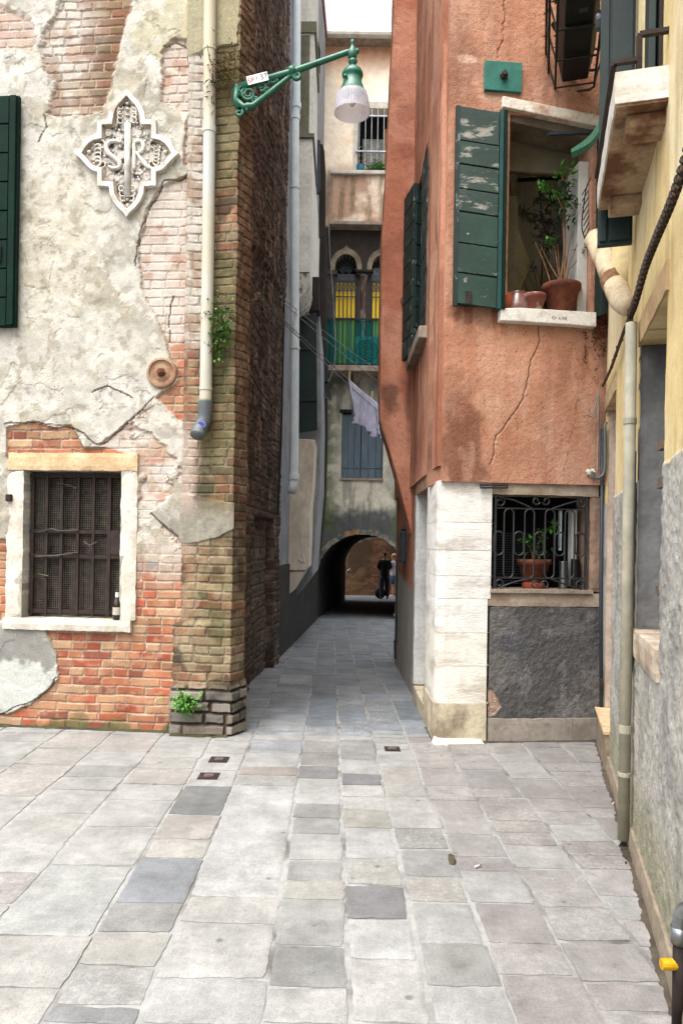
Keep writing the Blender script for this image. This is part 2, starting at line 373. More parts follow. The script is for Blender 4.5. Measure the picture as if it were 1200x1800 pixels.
# ------------------------------------------------------------------ light, air, camera
cam = bpy.data.cameras.new('camera'); co = link(bpy.data.objects.new('camera', cam)); cam.sensor_fit = 'VERTICAL'; cam.sensor_height = 36; cam.lens = 26
cam.shift_y = 55/1800; cam.clip_end = 500; cam.clip_start = .05
co.location = (0, 0, EYE); co.rotation_euler = (Matrix.Rotation(R(90), 3, 'X') @ Matrix.Rotation(ROLL, 3, 'Z')).to_euler(); scn.camera = co
SUN_EL, SUN_AZ = R(64), R(214)     # azimuth clockwise from +Y (behind the camera, to its left)
w = bpy.data.worlds.new('World'); scn.world = w; w.use_nodes = True; nt = w.node_tree; bg = nt.nodes['Background']
sky = N(nt, 'ShaderNodeTexSky', sky_type='NISHITA', sun_disc=False, sun_elevation=SUN_EL, sun_rotation=SUN_AZ, air_density=1.2, dust_density=7.0)
hs = N(nt, 'ShaderNodeHueSaturation'); hs.inputs['Saturation'].default_value = .2; hs.inputs['Value'].default_value = 1.25; nt.links.new(sky.outputs[0], hs.inputs['Color']); nt.links.new(hs.outputs[0], bg.inputs[0]); bg.inputs[1].default_value = .15
sl = bpy.data.lights.new('sun', 'SUN'); sl.energy = 1.45; sl.angle = R(60); sl.color = (1, .965, .91); so = link(bpy.data.objects.new('sun', sl))
dv = Vector((math.sin(SUN_AZ)*math.cos(SUN_EL), math.cos(SUN_AZ)*math.cos(SUN_EL), math.sin(SUN_EL))); so.rotation_euler = dv.to_track_quat('Z', 'Y').to_euler(); so.location = (0, -3, 12)
scn.view_settings.view_transform = 'Standard'; scn.view_settings.look = 'None'; scn.view_settings.gamma = 1; scn.view_settings.exposure = 1.16
scn.cycles.max_bounces = 10; scn.cycles.diffuse_bounces = 6; scn.cycles.use_denoising = True; scn.cycles.transparent_max_bounces = 16

# ------------------------------------------------------------------ the ground
def ground():
    us = np.concatenate([np.linspace(-60, -4, 6), np.linspace(-3.9, 3.9, 40), np.linspace(4, 60, 6)]); ds = np.concatenate([np.array([-60, -20, -5]), np.linspace(-3, 40, 87), np.array([60, 120])])
    v = []; f = []
    for d in ds:
        for x in us: v.append((x, d, gz(d)-.0048))
    n = len(us)
    for i in range(len(ds)-1):
        for j in range(n-1): f.append((i*n+j, i*n+j+1, (i+1)*n+j+1, (i+1)*n+j))
    me = bpy.data.meshes.new('ground'); me.from_pydata(v, [], f)
    o = finish(me, 'ground', mat('mortar_bed', S(190, 190, 188, .44), S(128, 124, 116, .40), .9, 2.6, 70, .5, lo=.48, hi=.66), None); o['kind'] = 'structure'
ground()
AX = -.0138
COLX = [-3.4, -2.98, -2.55, -2.08, -1.68, -1.29, -.90, -.61, -.227, .04, .297, .557, .825, 1.117, 1.40, 1.68, 1.97, 2.3]
LG = (206, 204, 200); MG = (176, 175, 171); DG = (138, 138, 139); BD = (142, 147, 156); TN = (194, 189, 179); PK = (193, 184, 176); MV = (184, 178, 174); MT = (158, 157, 153); CR = (214, 208, 192)
def Y(px, ys): return [gnd(px, y).y for y in ys]
SPEC = {
 6: (270, [1800, 1768, 1700, 1640, 1588, 1507, 1475, 1430, 1380, 1352, 1322, 1300], [DG, MG, TN, MT, BD, TN, PK, (124, 125, 125), LG, LG, LG]),
 7: (430, [1800, 1720, 1622, 1576, 1380, 1362, 1347, 1322, 1300], [LG, LG, (204, 200, 194), (208, 208, 208), MG, (176, 162, 150), LG, (182, 186, 191)]),
 8: (550, [1800, 1735, 1662, 1582, 1548, 1512, 1465, 1437, 1413, 1368, 1345, 1322, 1302], [LG, MT, MG, (200, 196, 184), MG, LG, MG, MT, LG, (132, 130, 130), (160, 152, 146), (178, 172, 166)]),
 9: (650, [1800, 1686, 1614, 1555, 1508, 1455, 1422, 1400, 1380, 1360, 1335, 1302], [LG, (214, 214, 212), (122, 120, 123), (190, 188, 180), (204, 204, 206), (190, 186, 172), LG, LG, (128, 126, 130), LG, (164, 162, 160)]),
 10: (740, [1800, 1733, 1658, 1585, 1540, 1492, 1456, 1400, 1350, 1318], [LG, (160, 160, 154), (190, 190, 186), (188, 182, 174), MG, (158, 158, 152), LG, (204, 198, 190), LG]),
}
def paving():
    rnd = random.Random(11); V = []; Fc = []; C = []
    def slab(x0, x1, d0, d1, c, blot):
        g = .008 if d1-d0 > .12 else .006; x0 += g*rnd.uniform(.3, 1.5); x1 -= g*rnd.uniform(.3, 1.5); d0 += g*rnd.uniform(.2, 1.2); d1 -= g*rnd.uniform(.2, 1.2)
        j = lambda: rnd.uniform(-.008, .008)
        k = [(x0+j(), d0+j()), (x1+j(), d0+j()), (x1+j(), d1+j()), (x0+j(), d1+j())]; pts = []
        st = .03 if d0 < 7 else .09
        for a in range(4):
            p, q = k[a], k[(a+1) % 4]; L = math.hypot(q[0]-p[0], q[1]-p[1]); n = max(2, int(L/st))
            for t in range(n):
                s = t/n; nx, ny = (q[1]-p[1])/L, -(q[0]-p[0])/L; r = rnd.gauss(-.001, .0020)
                if t == 0: r -= .005
                pts.append((p[0]+(q[0]-p[0])*s+nx*r, p[1]+(q[1]-p[1])*s+ny*r))
        z = rnd.uniform(-.0015, .0015); tx = rnd.uniform(-.004, .004); ty = rnd.uniform(-.004, .004); mx, my = (x0+x1)/2, (d0+d1)/2; b = len(V); n = len(pts)
        def put(x, d, dz): V.append((x+AX*(d-3), d, gz(d)+z+dz+tx*(x-mx)+ty*(d-my)))
        for x, d in pts: put(x, d, -.010)
        for x, d in pts: put(x, d, -.0016)
        for x, d in pts: put(mx+(x-mx)*(1-.012/max(.05, abs(x1-x0)/2)), my+(d-my)*(1-.012/max(.05, abs(d1-d0)/2)), 0)
        for r in range(2):
            for i in range(n): q = (i+1) % n; Fc.append((b+r*n+i, b+r*n+q, b+(r+1)*n+q, b+(r+1)*n+i))
        Fc.append(tuple(b+2*n+i for i in range(n))); C.extend([(c, blot)]*(3*n))
    for ci in range(len(COLX)-1):
        x0, x1 = COLX[ci], COLX[ci+1]; d = 1.2; lst = []
        if ci in SPEC:
            px, ys, cs = SPEC[ci]; ds = Y(px, ys); lst = [(1.2, ds[0]-.35, LG), (ds[0]-.35, ds[0], MG)]
            lst += [(ds[i], ds[i+1], cs[i]) for i in range(len(cs))]; d = ds[-1]
        while d < 33:
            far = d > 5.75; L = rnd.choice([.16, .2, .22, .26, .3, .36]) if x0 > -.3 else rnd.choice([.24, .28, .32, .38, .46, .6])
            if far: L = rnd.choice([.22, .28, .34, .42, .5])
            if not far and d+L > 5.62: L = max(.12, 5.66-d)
            if far: c = rnd.choice([(150, 156, 163), (158, 163, 168), (142, 149, 157), (166, 169, 172), (152, 151, 153), (174, 178, 182)]) if x0 > -.45 or d > 11 else rnd.choice([(188, 188, 190), (196, 195, 198), (172, 174, 178)])  # alley slabs take the bluish skylight cast into their own colour
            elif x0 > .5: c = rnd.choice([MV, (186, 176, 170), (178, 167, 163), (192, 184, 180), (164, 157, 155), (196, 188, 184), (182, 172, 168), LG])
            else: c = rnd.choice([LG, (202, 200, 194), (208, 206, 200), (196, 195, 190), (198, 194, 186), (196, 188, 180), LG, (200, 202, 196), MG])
            lst.append((d, d+L, c)); d += L
        if ci == 4: lst = [(a, b, (176, 166, 163) if abs((a+b)/2-gnd(30, 1545).y) < .12 else c) for a, b, c in lst]
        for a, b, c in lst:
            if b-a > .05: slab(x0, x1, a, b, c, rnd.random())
    V = np.array(V); gr = (186, 187, 187); base = np.array([S(*[v*.60+g_*.40 for v, g_ in zip(c, gr)], k=.44) for c, _ in C]); base[np.array(V)[:, 1] > 5.66] *= np.array([.92, .97, 1.03]); bl = np.array([b for _, b in C])  # slabs inside the alley tinted bluer and dimmer, skylight and shade as colour
    me = bpy.data.meshes.new('paving'); me.from_pydata(V.tolist(), [], Fc)
    a = me.color_attributes.new('Col', 'FLOAT_COLOR', 'POINT'); cc = np.ones((len(V), 4), np.float32); cc[:, :3] = base; cc[:, 3] = bl; a.data.foreach_set('color', cc.ravel())
    m, nt, b = _mat('worn_paving'); v = coords(nt); at_ = N(nt, 'ShaderNodeAttribute'); at_.attribute_name = 'Col'
    # light worn blotches on some stones only (alpha of the attribute), scratches, small dark spots
    bt = mul(nt, ramp(nt, noise(nt, v, 38, 5, .75), [(.5, 0), (.57, 1)]), ramp(nt, at_.outputs['Alpha'], [(.52, 0), (.72, .7)]))
    c = mul(nt, at_.outputs['Color'], S(212, 209, 200, .42), 'MIX', bt)
    c = mul(nt, c, ramp(nt, noise(nt, v, 3.2, 8, .7), [(.3, .74), (.7, 1.16)])); c = mul(nt, c, ramp(nt, noise(nt, v, 1.1, 6, .7), [(.35, .82), (.65, 1.1)])); c = mul(nt, c, ramp(nt, noise(nt, v, 9, 7, .75), [(.32, .80), (.62, 1.08)])); c = mul(nt, c, ramp(nt, noise(nt, v, 22, 6, .7), [(.3, .88), (.7, 1.1)]))
    v2 = coords(nt, (160, 9, 9)); c = mul(nt, c, ramp(nt, noise(nt, v2, 1, 4, .6), [(.3, .93), (.7, 1.05)]))
    vr = N(nt, 'ShaderNodeTexVoronoi'); vr.inputs['Scale'].default_value = 4.6; vr.inputs['Randomness'].default_value = 1; nt.links.new(v, vr.inputs['Vector'])
    c = mul(nt, c, ramp(nt, vr.outputs['Distance'], [(.04, .5), (.085, 1)]))
    c = mul(nt, c, S(150, 150, 95, 1.0), 'MULTIPLY', ramp(nt, noise(nt, v, .9, 5, .7), [(.6, 0), (.78, .35)]))
    c = mul(nt, c, ramp(nt, noise(nt, v, 130, 3), [(.3, .80), (.6, 1.05)])); c = mul(nt, c, ramp(nt, noise(nt, v, 48, 5, .8), [(.34, .70), (.42, 1)])); c = mul(nt, c, S(120, 112, 100, 1.0), 'MULTIPLY', ramp(nt, noise(nt, v, 5.5, 6, .75), [(.55, 0), (.72, .45)]))
    nt.links.new(c, b.inputs['Base Color']); b.inputs['Roughness'].default_value = .72; b.inputs['Specular IOR Level'].default_value = .35
    bump(nt, b, noise(nt, v, 60, 7, .7), .35, .004)
    o = finish(me, 'paving', m, None); o['kind'] = 'structure'
paving()

# ------------------------------------------------------------------ brick house on the left
LH = empty('brick_house', (-2.0, 7.5, 0), 'weathered house of peeling cream plaster over brick with a grated white-framed window', 'house')
qa = lambda px, py: FA.q(px, py)
PA = lambda pts: [qa(*p) for p in pts]
wu0, wv0 = qa(41, 1085); wu1, wv1 = qa(216, 828)
CREAM = np.array(S(190, 183, 165)); WHITE = np.array(S(215, 211, 202)); GREYP = np.array(S(168, 163, 149))
ORANGES = [S(*c) for c in ((180, 102, 74), (188, 122, 90), (168, 90, 68), (190, 142, 108), (182, 112, 82), (178, 134, 102), (156, 94, 76), (186, 112, 80), (194, 156, 124), (184, 126, 96))]
TANS = [S(*c) for c in ((156, 136, 106), (132, 110, 84), (146, 106, 80), (112, 100, 74), (162, 144, 116), (124, 96, 74), (136, 120, 94), (112, 88, 70))]
MORT = np.array(S(206, 190, 168)); MOSS = np.array(S(104, 102, 66)); DMOSS = np.array(S(66, 70, 42))
def masksA(U, V):
    P = {}
    P['top'] = pm(U, V, PA([(120, -60), (235, -60), (222, 60), (200, 140), (185, 200), (85, 205), (95, 150), (70, 90), (100, 30)]), .02, .05)
    P['tl'] = pm(U, V, PA([(-40, 10), (60, 30), (60, 95), (-40, 100)]), .03, .06, seed=13)*.6
    P['right'] = pm(U, V, PA([(262, 372), (285, 328), (345, 305), (420, 310), (420, 700), (300, 640), (296, 600), (250, 505), (243, 430)]), .008, .022)
    P['up2'] = pm(U, V, PA([(285, 95), (310, 70), (420, 85), (420, 290), (325, 290), (330, 200), (285, 180)]), .01, .03)
    P['anch'] = pm(U, V, PA([(300, 610), (420, 590), (420, 760), (330, 750), (275, 700), (318, 670)]), .01, .03)
    P['low'] = pm(U, V, PA([(272, 700), (330, 735), (420, 745), (420, 1330), (-90, 1330), (-90, 1262), (20, 1252), (62, 1232), (104, 1192), (102, 1150), (84, 1108), (150, 1095), (238, 1090), (222, 960), (238, 800), (175, 785), (215, 752)]), .006, .016)
    P['band'] = pm(U, V, PA([(14, 752), (60, 742), (100, 752), (128, 748), (150, 786), (240, 790), (250, 806), (14, 806)]), .004, .010)
    P['leftb'] = pm(U, V, PA([(-60, 945), (14, 950), (18, 1090), (-60, 1085)]), .006, .02)
    P['patch'] = pm(U, V, PA([(265, 902), (300, 878), (330, 868), (470, 868), (470, 950), (330, 955), (300, 930)]), .005, .012)
    nn_ = fbm(U, V, 5, 6, 91); hi_ = ss(qa(300, 1050)[1], qa(300, 930)[1], V+.2*(fbm(U, V, 2, 3, 92)-.5)); P['low'] = P['low']*(1-.95*hi_*ss(.40, .47, nn_)*(U > wu1+.05))
    E = np.clip(P['top']+P['tl']+P['right']+P['up2']+P['anch']+P['low']+P['band']+P['leftb'], 0, 1)*(1-P['patch'])
    P['E'] = E; return P
CRK = [PA([(345, 303), (318, 318), (290, 320), (278, 345), (262, 370), (246, 420), (240, 470)]), PA([(272, 700), (250, 722), (215, 752), (190, 776), (172, 783)]), PA([(172, 783), (150, 765), (130, 752), (60, 742), (12, 745)]), PA([(300, 600), (296, 560), (305, 520)]), PA([(290, 85), (310, 75), (345, 92), (360, 80)]), PA([(70, 250), (85, 225), (80, 205)]), PA([(0, 1256), (30, 1242), (62, 1232), (88, 1208), (104, 1190)]), PA([(265, 902), (290, 925), (322, 954)]), PA([(165, 690), (190, 680), (215, 690), (235, 700)])]
_ca = {}
def commonA(U, V):
    k = (U.shape, float(U[0, 0]), float(V[0, 0]))
    if k not in _ca: _ca[k] = (masksA(U, V), bricks(U, V), sum(lm(U, V, c, .006) for c in CRK))
    return _ca[k]
def dispA(U, V):
    P, (e, r1, r2), ck = commonA(U, V); E = P['E']; lump = fbm(U, V, 9, 5, 40)-.5
    white = np.clip(P['right']+P['up2']*.7, 0, 1); hp = .027+.010*lump+.006*(fbm(U, V, 3, 2, 41)-.5)
    hb = -.004+.009*e*(1-.45*white)+.005*(r1-.5)+.008*lump
    # thin old render layers that have half scaled away
    sc = ss(.50, .53, fbm(U, V, 4.2, 6, 44)); hp = hp-.004*sc
    hb = hb+.006*np.clip(P['low'], 0, 1)*(1-e)*ss(qa(300, 1060)[1], qa(300, 900)[1], V); return hp*(1-E)+hb*E-.012*np.clip(ck, 0, 1)
def colA(U, V):
    P, (e, r1, r2), ck = commonA(U, V); E = P['E']
    n1 = fbm(U, V, 2.4, 6, 42); n2 = fbm(U, V, 6, 6, 43); sc = ss(.50, .53, fbm(U, V, 4.2, 6, 44)); n3 = fbm(U, V, 14, 5, 45)
    c = mixc(np.broadcast_to(CREAM, U.shape+(3,)), WHITE, sc*.75); c = mixc(c, GREYP, ss(.52, .6, n2)*.55); c = mixc(c, WHITE, ss(.56, .66, n1)*.7)
    tv = V; c = mixc(c, WHITE, blob(U, V, qa(40, 90), .75, .45)*.8); c = mixc(c, np.array(S(206, 200, 172)), blob(U, V, qa(300, 40), .3, .4, 12)*.8)
    c = mixc(c, np.array(S(206, 198, 176)), blob(U, V, qa(90, 430), .4, .8, 14)*.6); c = mixc(c, WHITE, blob(U, V, qa(150, 640), .9, .5, 15)*.6)
    c = mixc(c, np.array(S(205, 170, 120)), blob(U, V, qa(330, 120), .12, .5, 16)*.3); c = mixc(c, np.array(S(120, 112, 100)), blob(U, V, qa(345, 275), .14, .22, 17)*.7)
    for sc_, th, sd in ((4.2, .515, 44), (7.5, .53, 57), (3.0, .5, 58)):
        fl_ = fbm(U, V, sc_, 6, sd); c = mixc(c, np.array(S(122, 110, 92)), ss(.010, .0, np.abs(fl_-th))*ss(.46, .56, fbm(U, V, 3.3, 3, sd+3))*.55)
    c = mixc(c, np.array(S(150, 140, 118)), ss(.60, .68, fbm(U, V, 16, 5, 56))*.5); c = mixc(c, np.array(S(226, 221, 210)), ss(.57, .64, fbm(U, V, 10, 6, 59))*.6)
    c = c*(.82+.36*n3)[..., None]
    # brick
    b = pal(r1, ORANGES)*(.8+.4*r2)[..., None]*(.7+.6*n2)[..., None]; ml_ = np.array(S(196, 160, 128)); b = mixc(b, np.broadcast_to(ml_, b.shape)*(.75+.5*n3)[..., None], ss(.5, .62, fbm(U, V, 11, 5, 49))*.45); b = mixc(mixc(np.broadcast_to(MORT, U.shape+(3,))*(.75+.4*n3)[..., None], b, .35+0*e), b, e)
    b = mixc(b, pal(r2, TANS)*(.7+.5*n2)[..., None], (P['top']*e)*.85)
    lime = np.clip(P['top']*ss(qa(205, 60)[0], qa(120, 60)[0], U+.25*(n1-.5))*(.5+.6*ss(.42, .52, n2))+P['right']*(.8+.3*ss(.42, .55, n2))*ss(-.1, .25, qa(352, 420)[0]+.02-U+.1*(n1-.5))+P['up2']*.8+P['tl']*.6, 0, 1)
    hi = ss(qa(300, 1060)[1], qa(300, 900)[1], V+.25*(n1-.5)); lime = np.clip(lime+P['low']*hi*(.45+.65*ss(.38, .50, n2)), 0, 1)*(1-P['anch']*.8)
    lmc = mixc(np.broadcast_to(np.array(S(220, 211, 200)), U.shape+(3,)), np.array(S(196, 174, 158)), ss(.52, .68, fbm(U, V, 8, 6, 53))); b = mixc(b, lmc*(.86+.14*e+.25*(n3-.5))[..., None], lime*.92)
    c = mixc(c, b, E)
    g = np.array(S(150, 148, 142)); w = np.array(S(206, 208, 200)); lowp = blob(U, V, qa(30, 1180), .5, .5, 18, .1)*(1-E)
    c = mixc(c, mixc(np.broadcast_to(g, U.shape+(3,)), w, ss(.45, .55, fbm(U, V, 10, 6, 47)*.6+.4*ss(qa(0, 1140)[1], qa(0, 1200)[1], V))), lowp)
    c = mixc(c, np.array(S(158, 154, 142))*(.7+.6*n3)[..., None], P['patch']*.85*ss(qa(300, 872)[1], qa(300, 925)[1], V+.12*(n2-.5)))
    # growth: damp foot and behind the drainpipe
    foot = ss(.17, .02, V+.14*(n2-.5)); c = mixc(c, MOSS*(.6+.8*n3)[..., None], foot*ss(.38, .55, fbm(U, V, 5, 4, 48))*.9)
    drip = blob(U, V, qa(368, 850), .13, .36, 19)*ss(.3, .6, n2); c = mixc(c, np.array(S(96, 92, 62)), drip*.85)
    c = mixc(c, np.array(S(112, 96, 74)), blob(U, V, qa(345, 560), .09, .5, 21)*.75)
    c = mixc(c, np.array(S(70, 62, 50)), np.clip(ck, 0, 1)*.7)
    c = mixc(c, np.array(S(92, 150, 175)), blob(U, V, qa(268, 992), .06, .022, 22, .5)*.5)
    return c
US = -.68; UE = FA.q(305, 1290)[0]
grid_wall('wall', M['plaster'], LH, fpos(FA), US, UE+.06, -.05, 6.1, .0085, dispA, colA, holes=[(wu0, wu1, wv0, wv1)], thick=.35)
# corner pier with its bevelled side
Pp = [FA.p(UE, 0, 0), FA.p(UE+.012, 0, .055), (-.828, 5.586), (-.752, 5.76), (-.775, 5.95), (-.99, 6.0)]
pf, ps = ppos([(p[0], p[1]) for p in Pp]); SP = ps[1]; SE = ps[2]; SF = ps[3]
def ppx(px, py): u, v = FP.q(px, py); return (u+SP-.0, v)
def pier_pos(U):
    return pf(U)
_cp = {}
def commonP(U, V):
    k = (U.shape, float(U[0, 0]), float(V[0, 0]))
    if k not in _cp:
        e1 = bricks(U, V, .235, .068, .013, 60, .008); e2 = bricks(U+.1, V, .30, .086, .024, 70, .010)
        _cp[k] = (e1, e2, pm(U, V, [ppx(240, 868), ppx(322, 868), ppx(400, 884), (SE+.01, ppx(400, 884)[1]), (SE+.01, ppx(400, 930)[1]), ppx(384, 944), ppx(330, 956), ppx(240, 950)], .006, .012),
                  pm(U, V, [(0, ppx(300, 100)[1]), (SP+.31, ppx(400, 78)[1]), (SE-.01, ppx(400, 80)[1]), (SE-.02, 6.5), (0, 6.5)], .008, .02))
    return _cp[k]
def dispP(U, V):
    e1, e2, patch, topp = commonP(U, V); lump = fbm(U, V, 8, 5, 61)-.5; front = ss(SE+.05, SE-.05, U)
    low = ss(.40, .34, V+.03*(fbm(U, V, 4, 2, 62)-.5)); hb = .010*e1[0]+.008*(e1[1]-.5)+.012*lump; hl = .026*e2[0]**.5+.014*(e2[1]-.5)+.01*lump+.008
    h = hb*(1-low)+hl*low; h = h*(1-patch)+(.022+.008*lump)*patch; h = h*(1-topp)+(.026+.006*lump)*topp
    h = h-.055*np.clip(1-U/SE, 0, 1)**.7*ss(.83, .87, V)
    side = ss(SE-.03, SE+.02, U); h = h+side*.05*(fbm(U*2, V, 5, 5, 63)-.5)*ss(1.2, 3.2, V)
    return h-.017*V*side*0
def colP(U, V):
    e1, e2, patch, topp = commonP(U, V); n1 = fbm(U, V, 2.5, 5, 64); n2 = fbm(U, V, 7, 6, 65); n3 = fbm(U, V, 18, 5, 66); side = ss(SE-.02, SE+.02, U)
    low = ss(.40, .34, V); b = pal(e1[1], TANS)*(.7+.6*e1[2])[..., None]*(.7+.6*n2)[..., None]; m = np.array(S(158, 148, 128))
    b = mixc(b, pal(e1[2], ORANGES)*(.65+.4*n2)[..., None], np.clip(ss(SP+.16, SP+.02, U+.1*(n2-.5))*ss(.8, .95, V)*.8+(e1[1] > .78)*.45+side*.3*(V > 1.5)*(e1[2] > .5), 0, 1))
    b = mixc(b, np.array(S(176, 158, 128))*(.7+.6*n3)[..., None], ss(.48, .6, fbm(U, V, 10, 5, 69))*.5); c = mixc(mixc(np.broadcast_to(m, U.shape+(3,))*(.7+.5*n3)[..., None], b, .3+0*e1[0]), b, e1[0])
    g = pal(e2[1], [S(150, 142, 130), S(128, 122, 114), S(166, 156, 142), S(136, 124, 112)])*(.65+.7*n2)[..., None]; gl = mixc(np.broadcast_to(np.array(S(66, 58, 50)), U.shape+(3,)), g, e2[0]); c = mixc(c, gl, low)
    ml = ss(.40, .60, n1+.25*blob(U, V, (SP+.25, 2.35), .5, 1.1, 67)+.18*blob(U, V, (SP+.3, 3.9), .3, 1.6, 68)-.08); c = mixc(c, np.array(S(60, 52, 42)), ss(.54, .66, fbm(U, V, 5, 6, 93))*.6*(1-topp)); c = mixc(c, MOSS*(.5+.8*n3)[..., None], ml*.6*(1-.75*side)*(1-low*.7)*ss(ppx(335, 800)[0], ppx(372, 800)[0], U+.1*(n2-.5)))
    ww = ss(ppx(380, 400)[0]+.0, ppx(352, 400)[0], U+.05*(n2-.5))*ss(ppx(340, 640)[1], ppx(340, 585)[1], V+.25*(n1-.5)); lw_ = mixc(np.broadcast_to(np.array(S(214, 206, 194)), U.shape+(3,)), np.array(S(180, 160, 142)), ss(.48, .62, n2)); c = mixc(c, lw_*(.8+.2*e1[0]+.2*(n3-.5))[..., None], ww*.9)
    wl = ss(ppx(352, 880)[0], ppx(318, 880)[0], U+.08*(n2-.5))*ss(ppx(330, 1000)[1], ppx(330, 930)[1], V)*(1-ss(ppx(330, 770)[1], ppx(330, 720)[1], V+.15*(n1-.5))); c = mixc(c, np.array(S(206, 190, 176)), wl*.8)
    c = mixc(c, np.array(S(74, 74, 56)), blob(U, V, ppx(352, 860), .1, .14, 70)*.8)
    c = mixc(c, np.array(S(156, 152, 138))*(.65+.7*n3)[..., None], patch*.9*ss(ppx(330, 872)[1], ppx(330, 925)[1], V+.12*(n2-.5))); c = mixc(c, np.array(S(172, 164, 132))*(.8+.4*n2)[..., None], topp*.85)
    c = mixc(c, np.array(S(122, 92, 72))*(.55+.9*n3)[..., None], side*ss(1.3, 2.6, V)*.6); c = mixc(c, c*.72, side)  # bevelled side darkened evenly, its shade put into the colour
    return c
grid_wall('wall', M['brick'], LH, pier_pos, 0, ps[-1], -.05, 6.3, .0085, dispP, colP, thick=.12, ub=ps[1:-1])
# long flank down the alley
_cf = {}
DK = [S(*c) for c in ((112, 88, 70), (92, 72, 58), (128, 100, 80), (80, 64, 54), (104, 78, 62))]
ui0, _ = FL.q(441, 1000); ui1, vnz = FL.q(480, 930); vnz = FL.q(446, 905)[1]
def dispF(U, V):
    e, r1, r2 = bricks(U, V, .24, .07, .014, 80, .01); h = .016*e+.014*(r1-.5)+.06*(fbm(U, V*.7, 3.0, 6, 82)-.5)+.03*(fbm(U*1.5, V*.35, 7, 4, 83)-.5)
    nz = ((U > ui0) & (U < ui1) & (V < vnz)); return h-.09*nz+.03*ss(4.25, 4.3, V-.12*(U+1))*1.0
def colF(U, V):
    e, r1, r2 = bricks(U, V, .24, .07, .014, 80, .01); n = fbm(U*1.3, V*.45, 3, 6, 84); n2 = fbm(U, V, 9, 5, 85)
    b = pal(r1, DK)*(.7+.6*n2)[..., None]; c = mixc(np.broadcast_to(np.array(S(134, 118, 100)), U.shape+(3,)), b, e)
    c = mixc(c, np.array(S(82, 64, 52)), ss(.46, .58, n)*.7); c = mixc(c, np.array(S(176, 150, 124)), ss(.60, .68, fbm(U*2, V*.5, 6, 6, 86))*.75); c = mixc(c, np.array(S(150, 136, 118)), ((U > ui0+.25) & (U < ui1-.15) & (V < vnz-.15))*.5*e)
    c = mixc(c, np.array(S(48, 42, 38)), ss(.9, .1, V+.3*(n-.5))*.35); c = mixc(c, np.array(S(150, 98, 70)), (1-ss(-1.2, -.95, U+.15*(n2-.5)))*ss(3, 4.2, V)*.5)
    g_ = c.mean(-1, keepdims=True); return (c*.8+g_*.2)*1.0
UF0 = -1.38; UF1 = (9.75-7.3)/FL.U.y
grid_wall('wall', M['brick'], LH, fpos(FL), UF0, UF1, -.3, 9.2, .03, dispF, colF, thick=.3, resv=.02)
b = MB(); b.box(FA, US, UE+.2, -.1, 9.2, -.6, -.62); b.add([(-3.3, 6.45, -.2), (-1.35, 6.45, -.2), (-1.2, 9.9, -.2), (-3.3, 9.9, -.2), (-3.3, 6.45, 9.15), (-1.35, 6.45, 9.15), (-1.2, 9.9, 9.15), (-3.3, 9.9, 9.15)], [(0, 1, 2, 3), (4, 5, 6, 7), (0, 1, 5, 4), (1, 2, 6, 5), (2, 3, 7, 6), (3, 0, 4, 7)]); b.build('light_block_core', M['dark'], LH)  # unseen core added inside the house to block light
b = MB(); b.add([FA.p(US-.1, 9.2, .25), FA.p(2.0, 9.2, .25), (-.75, 9.9, 9.2), (-3.6, 9.9, 9.2), FA.p(US-.1, 9.35, .25), FA.p(2.0, 9.35, .25), (-.75, 9.9, 9.35), (-3.6, 9.9, 9.35)], [(0, 1, 2, 3), (4, 5, 6, 7), (0, 1, 5, 4), (1, 2, 6, 5), (2, 3, 7, 6), (3, 0, 4, 7)]); b.build('roof', M['roof'], LH)
b = MB(); b.box(FA, US, UE+.45, 6.12, 9.19, -.02, -.3); b.build('upper_wall', mat('upper_plaster', S(210, 204, 188), S(190, 182, 165), .9), LH)

# grated window with white stone surround
def rough_block(name, F, u0, u1, v0, v1, n0, n1, m, parent, amp=.006, seed=1, res=.03):
    bm = bmesh.new(); nu = max(1, int((u1-u0)/res)); nv = max(1, int((v1-v0)/res)); V = {}
    o = OFF[parent.name] if parent else Vector((0, 0, 0))
    for i in range(nu+1):
        for j in range(nv+1):
            u = u0+(u1-u0)*i/nu; v = v0+(v1-v0)*j/nv; a = np.array([u*1.0]), np.array([v*1.0]); n = float(fbm(a[0], a[1], 14, 4, seed)[0])-.5; e = float(fbm(a[0], a[1], 22, 3, seed+9)[0])-.5; e2 = float(fbm(a[0], a[1], 22, 3, seed+19)[0])-.5
            bd = (i in (0, nu)) or (j in (0, nv)); k = amp*1.4 if bd else 0
            V[i, j] = bm.verts.new(F.p(u+e*2*k, v+e2*2*k, n1+n*2*amp-(amp*1.2 if bd else 0))-o)
            if bd: V[i, j, 'b'] = bm.verts.new(F.p(u+e*2*k, v+e2*2*k, n0)-o)
    for i in range(nu):
        for j in range(nv): bm.faces.new((V[i, j], V[i+1, j], V[i+1, j+1], V[i, j+1]))
    for i in range(nu):
        for j in (0, nv): bm.faces.new((V[i, j], V[i+1, j], V[i+1, j, 'b'], V[i, j, 'b']))
    for j in range(nv):
        for i in (0, nu): bm.faces.new((V[i, j], V[i, j+1], V[i, j+1, 'b'], V[i, j, 'b']))
    bmesh.ops.recalc_face_normals(bm, faces=bm.faces); me = bpy.data.meshes.new(name); bm.to_mesh(me); bm.free(); return finish(me, name, m, parent)
win = MB(); win.box(FA, wu0-.02, wu1+.02, wv0-.02, wv1+.02, -.34, -.36); W1 = win.build('window', M['dark'], LH)
fl, fr = qa(17, 950)[0], qa(242, 950)[0]; ft = qa(130, 797)[1]; fb = qa(120, 1107)[1]
rough_block('lintel', FA, fl, fr, wv1, ft, -.12, .035, M['stone_warm'], W1, .004, 3)
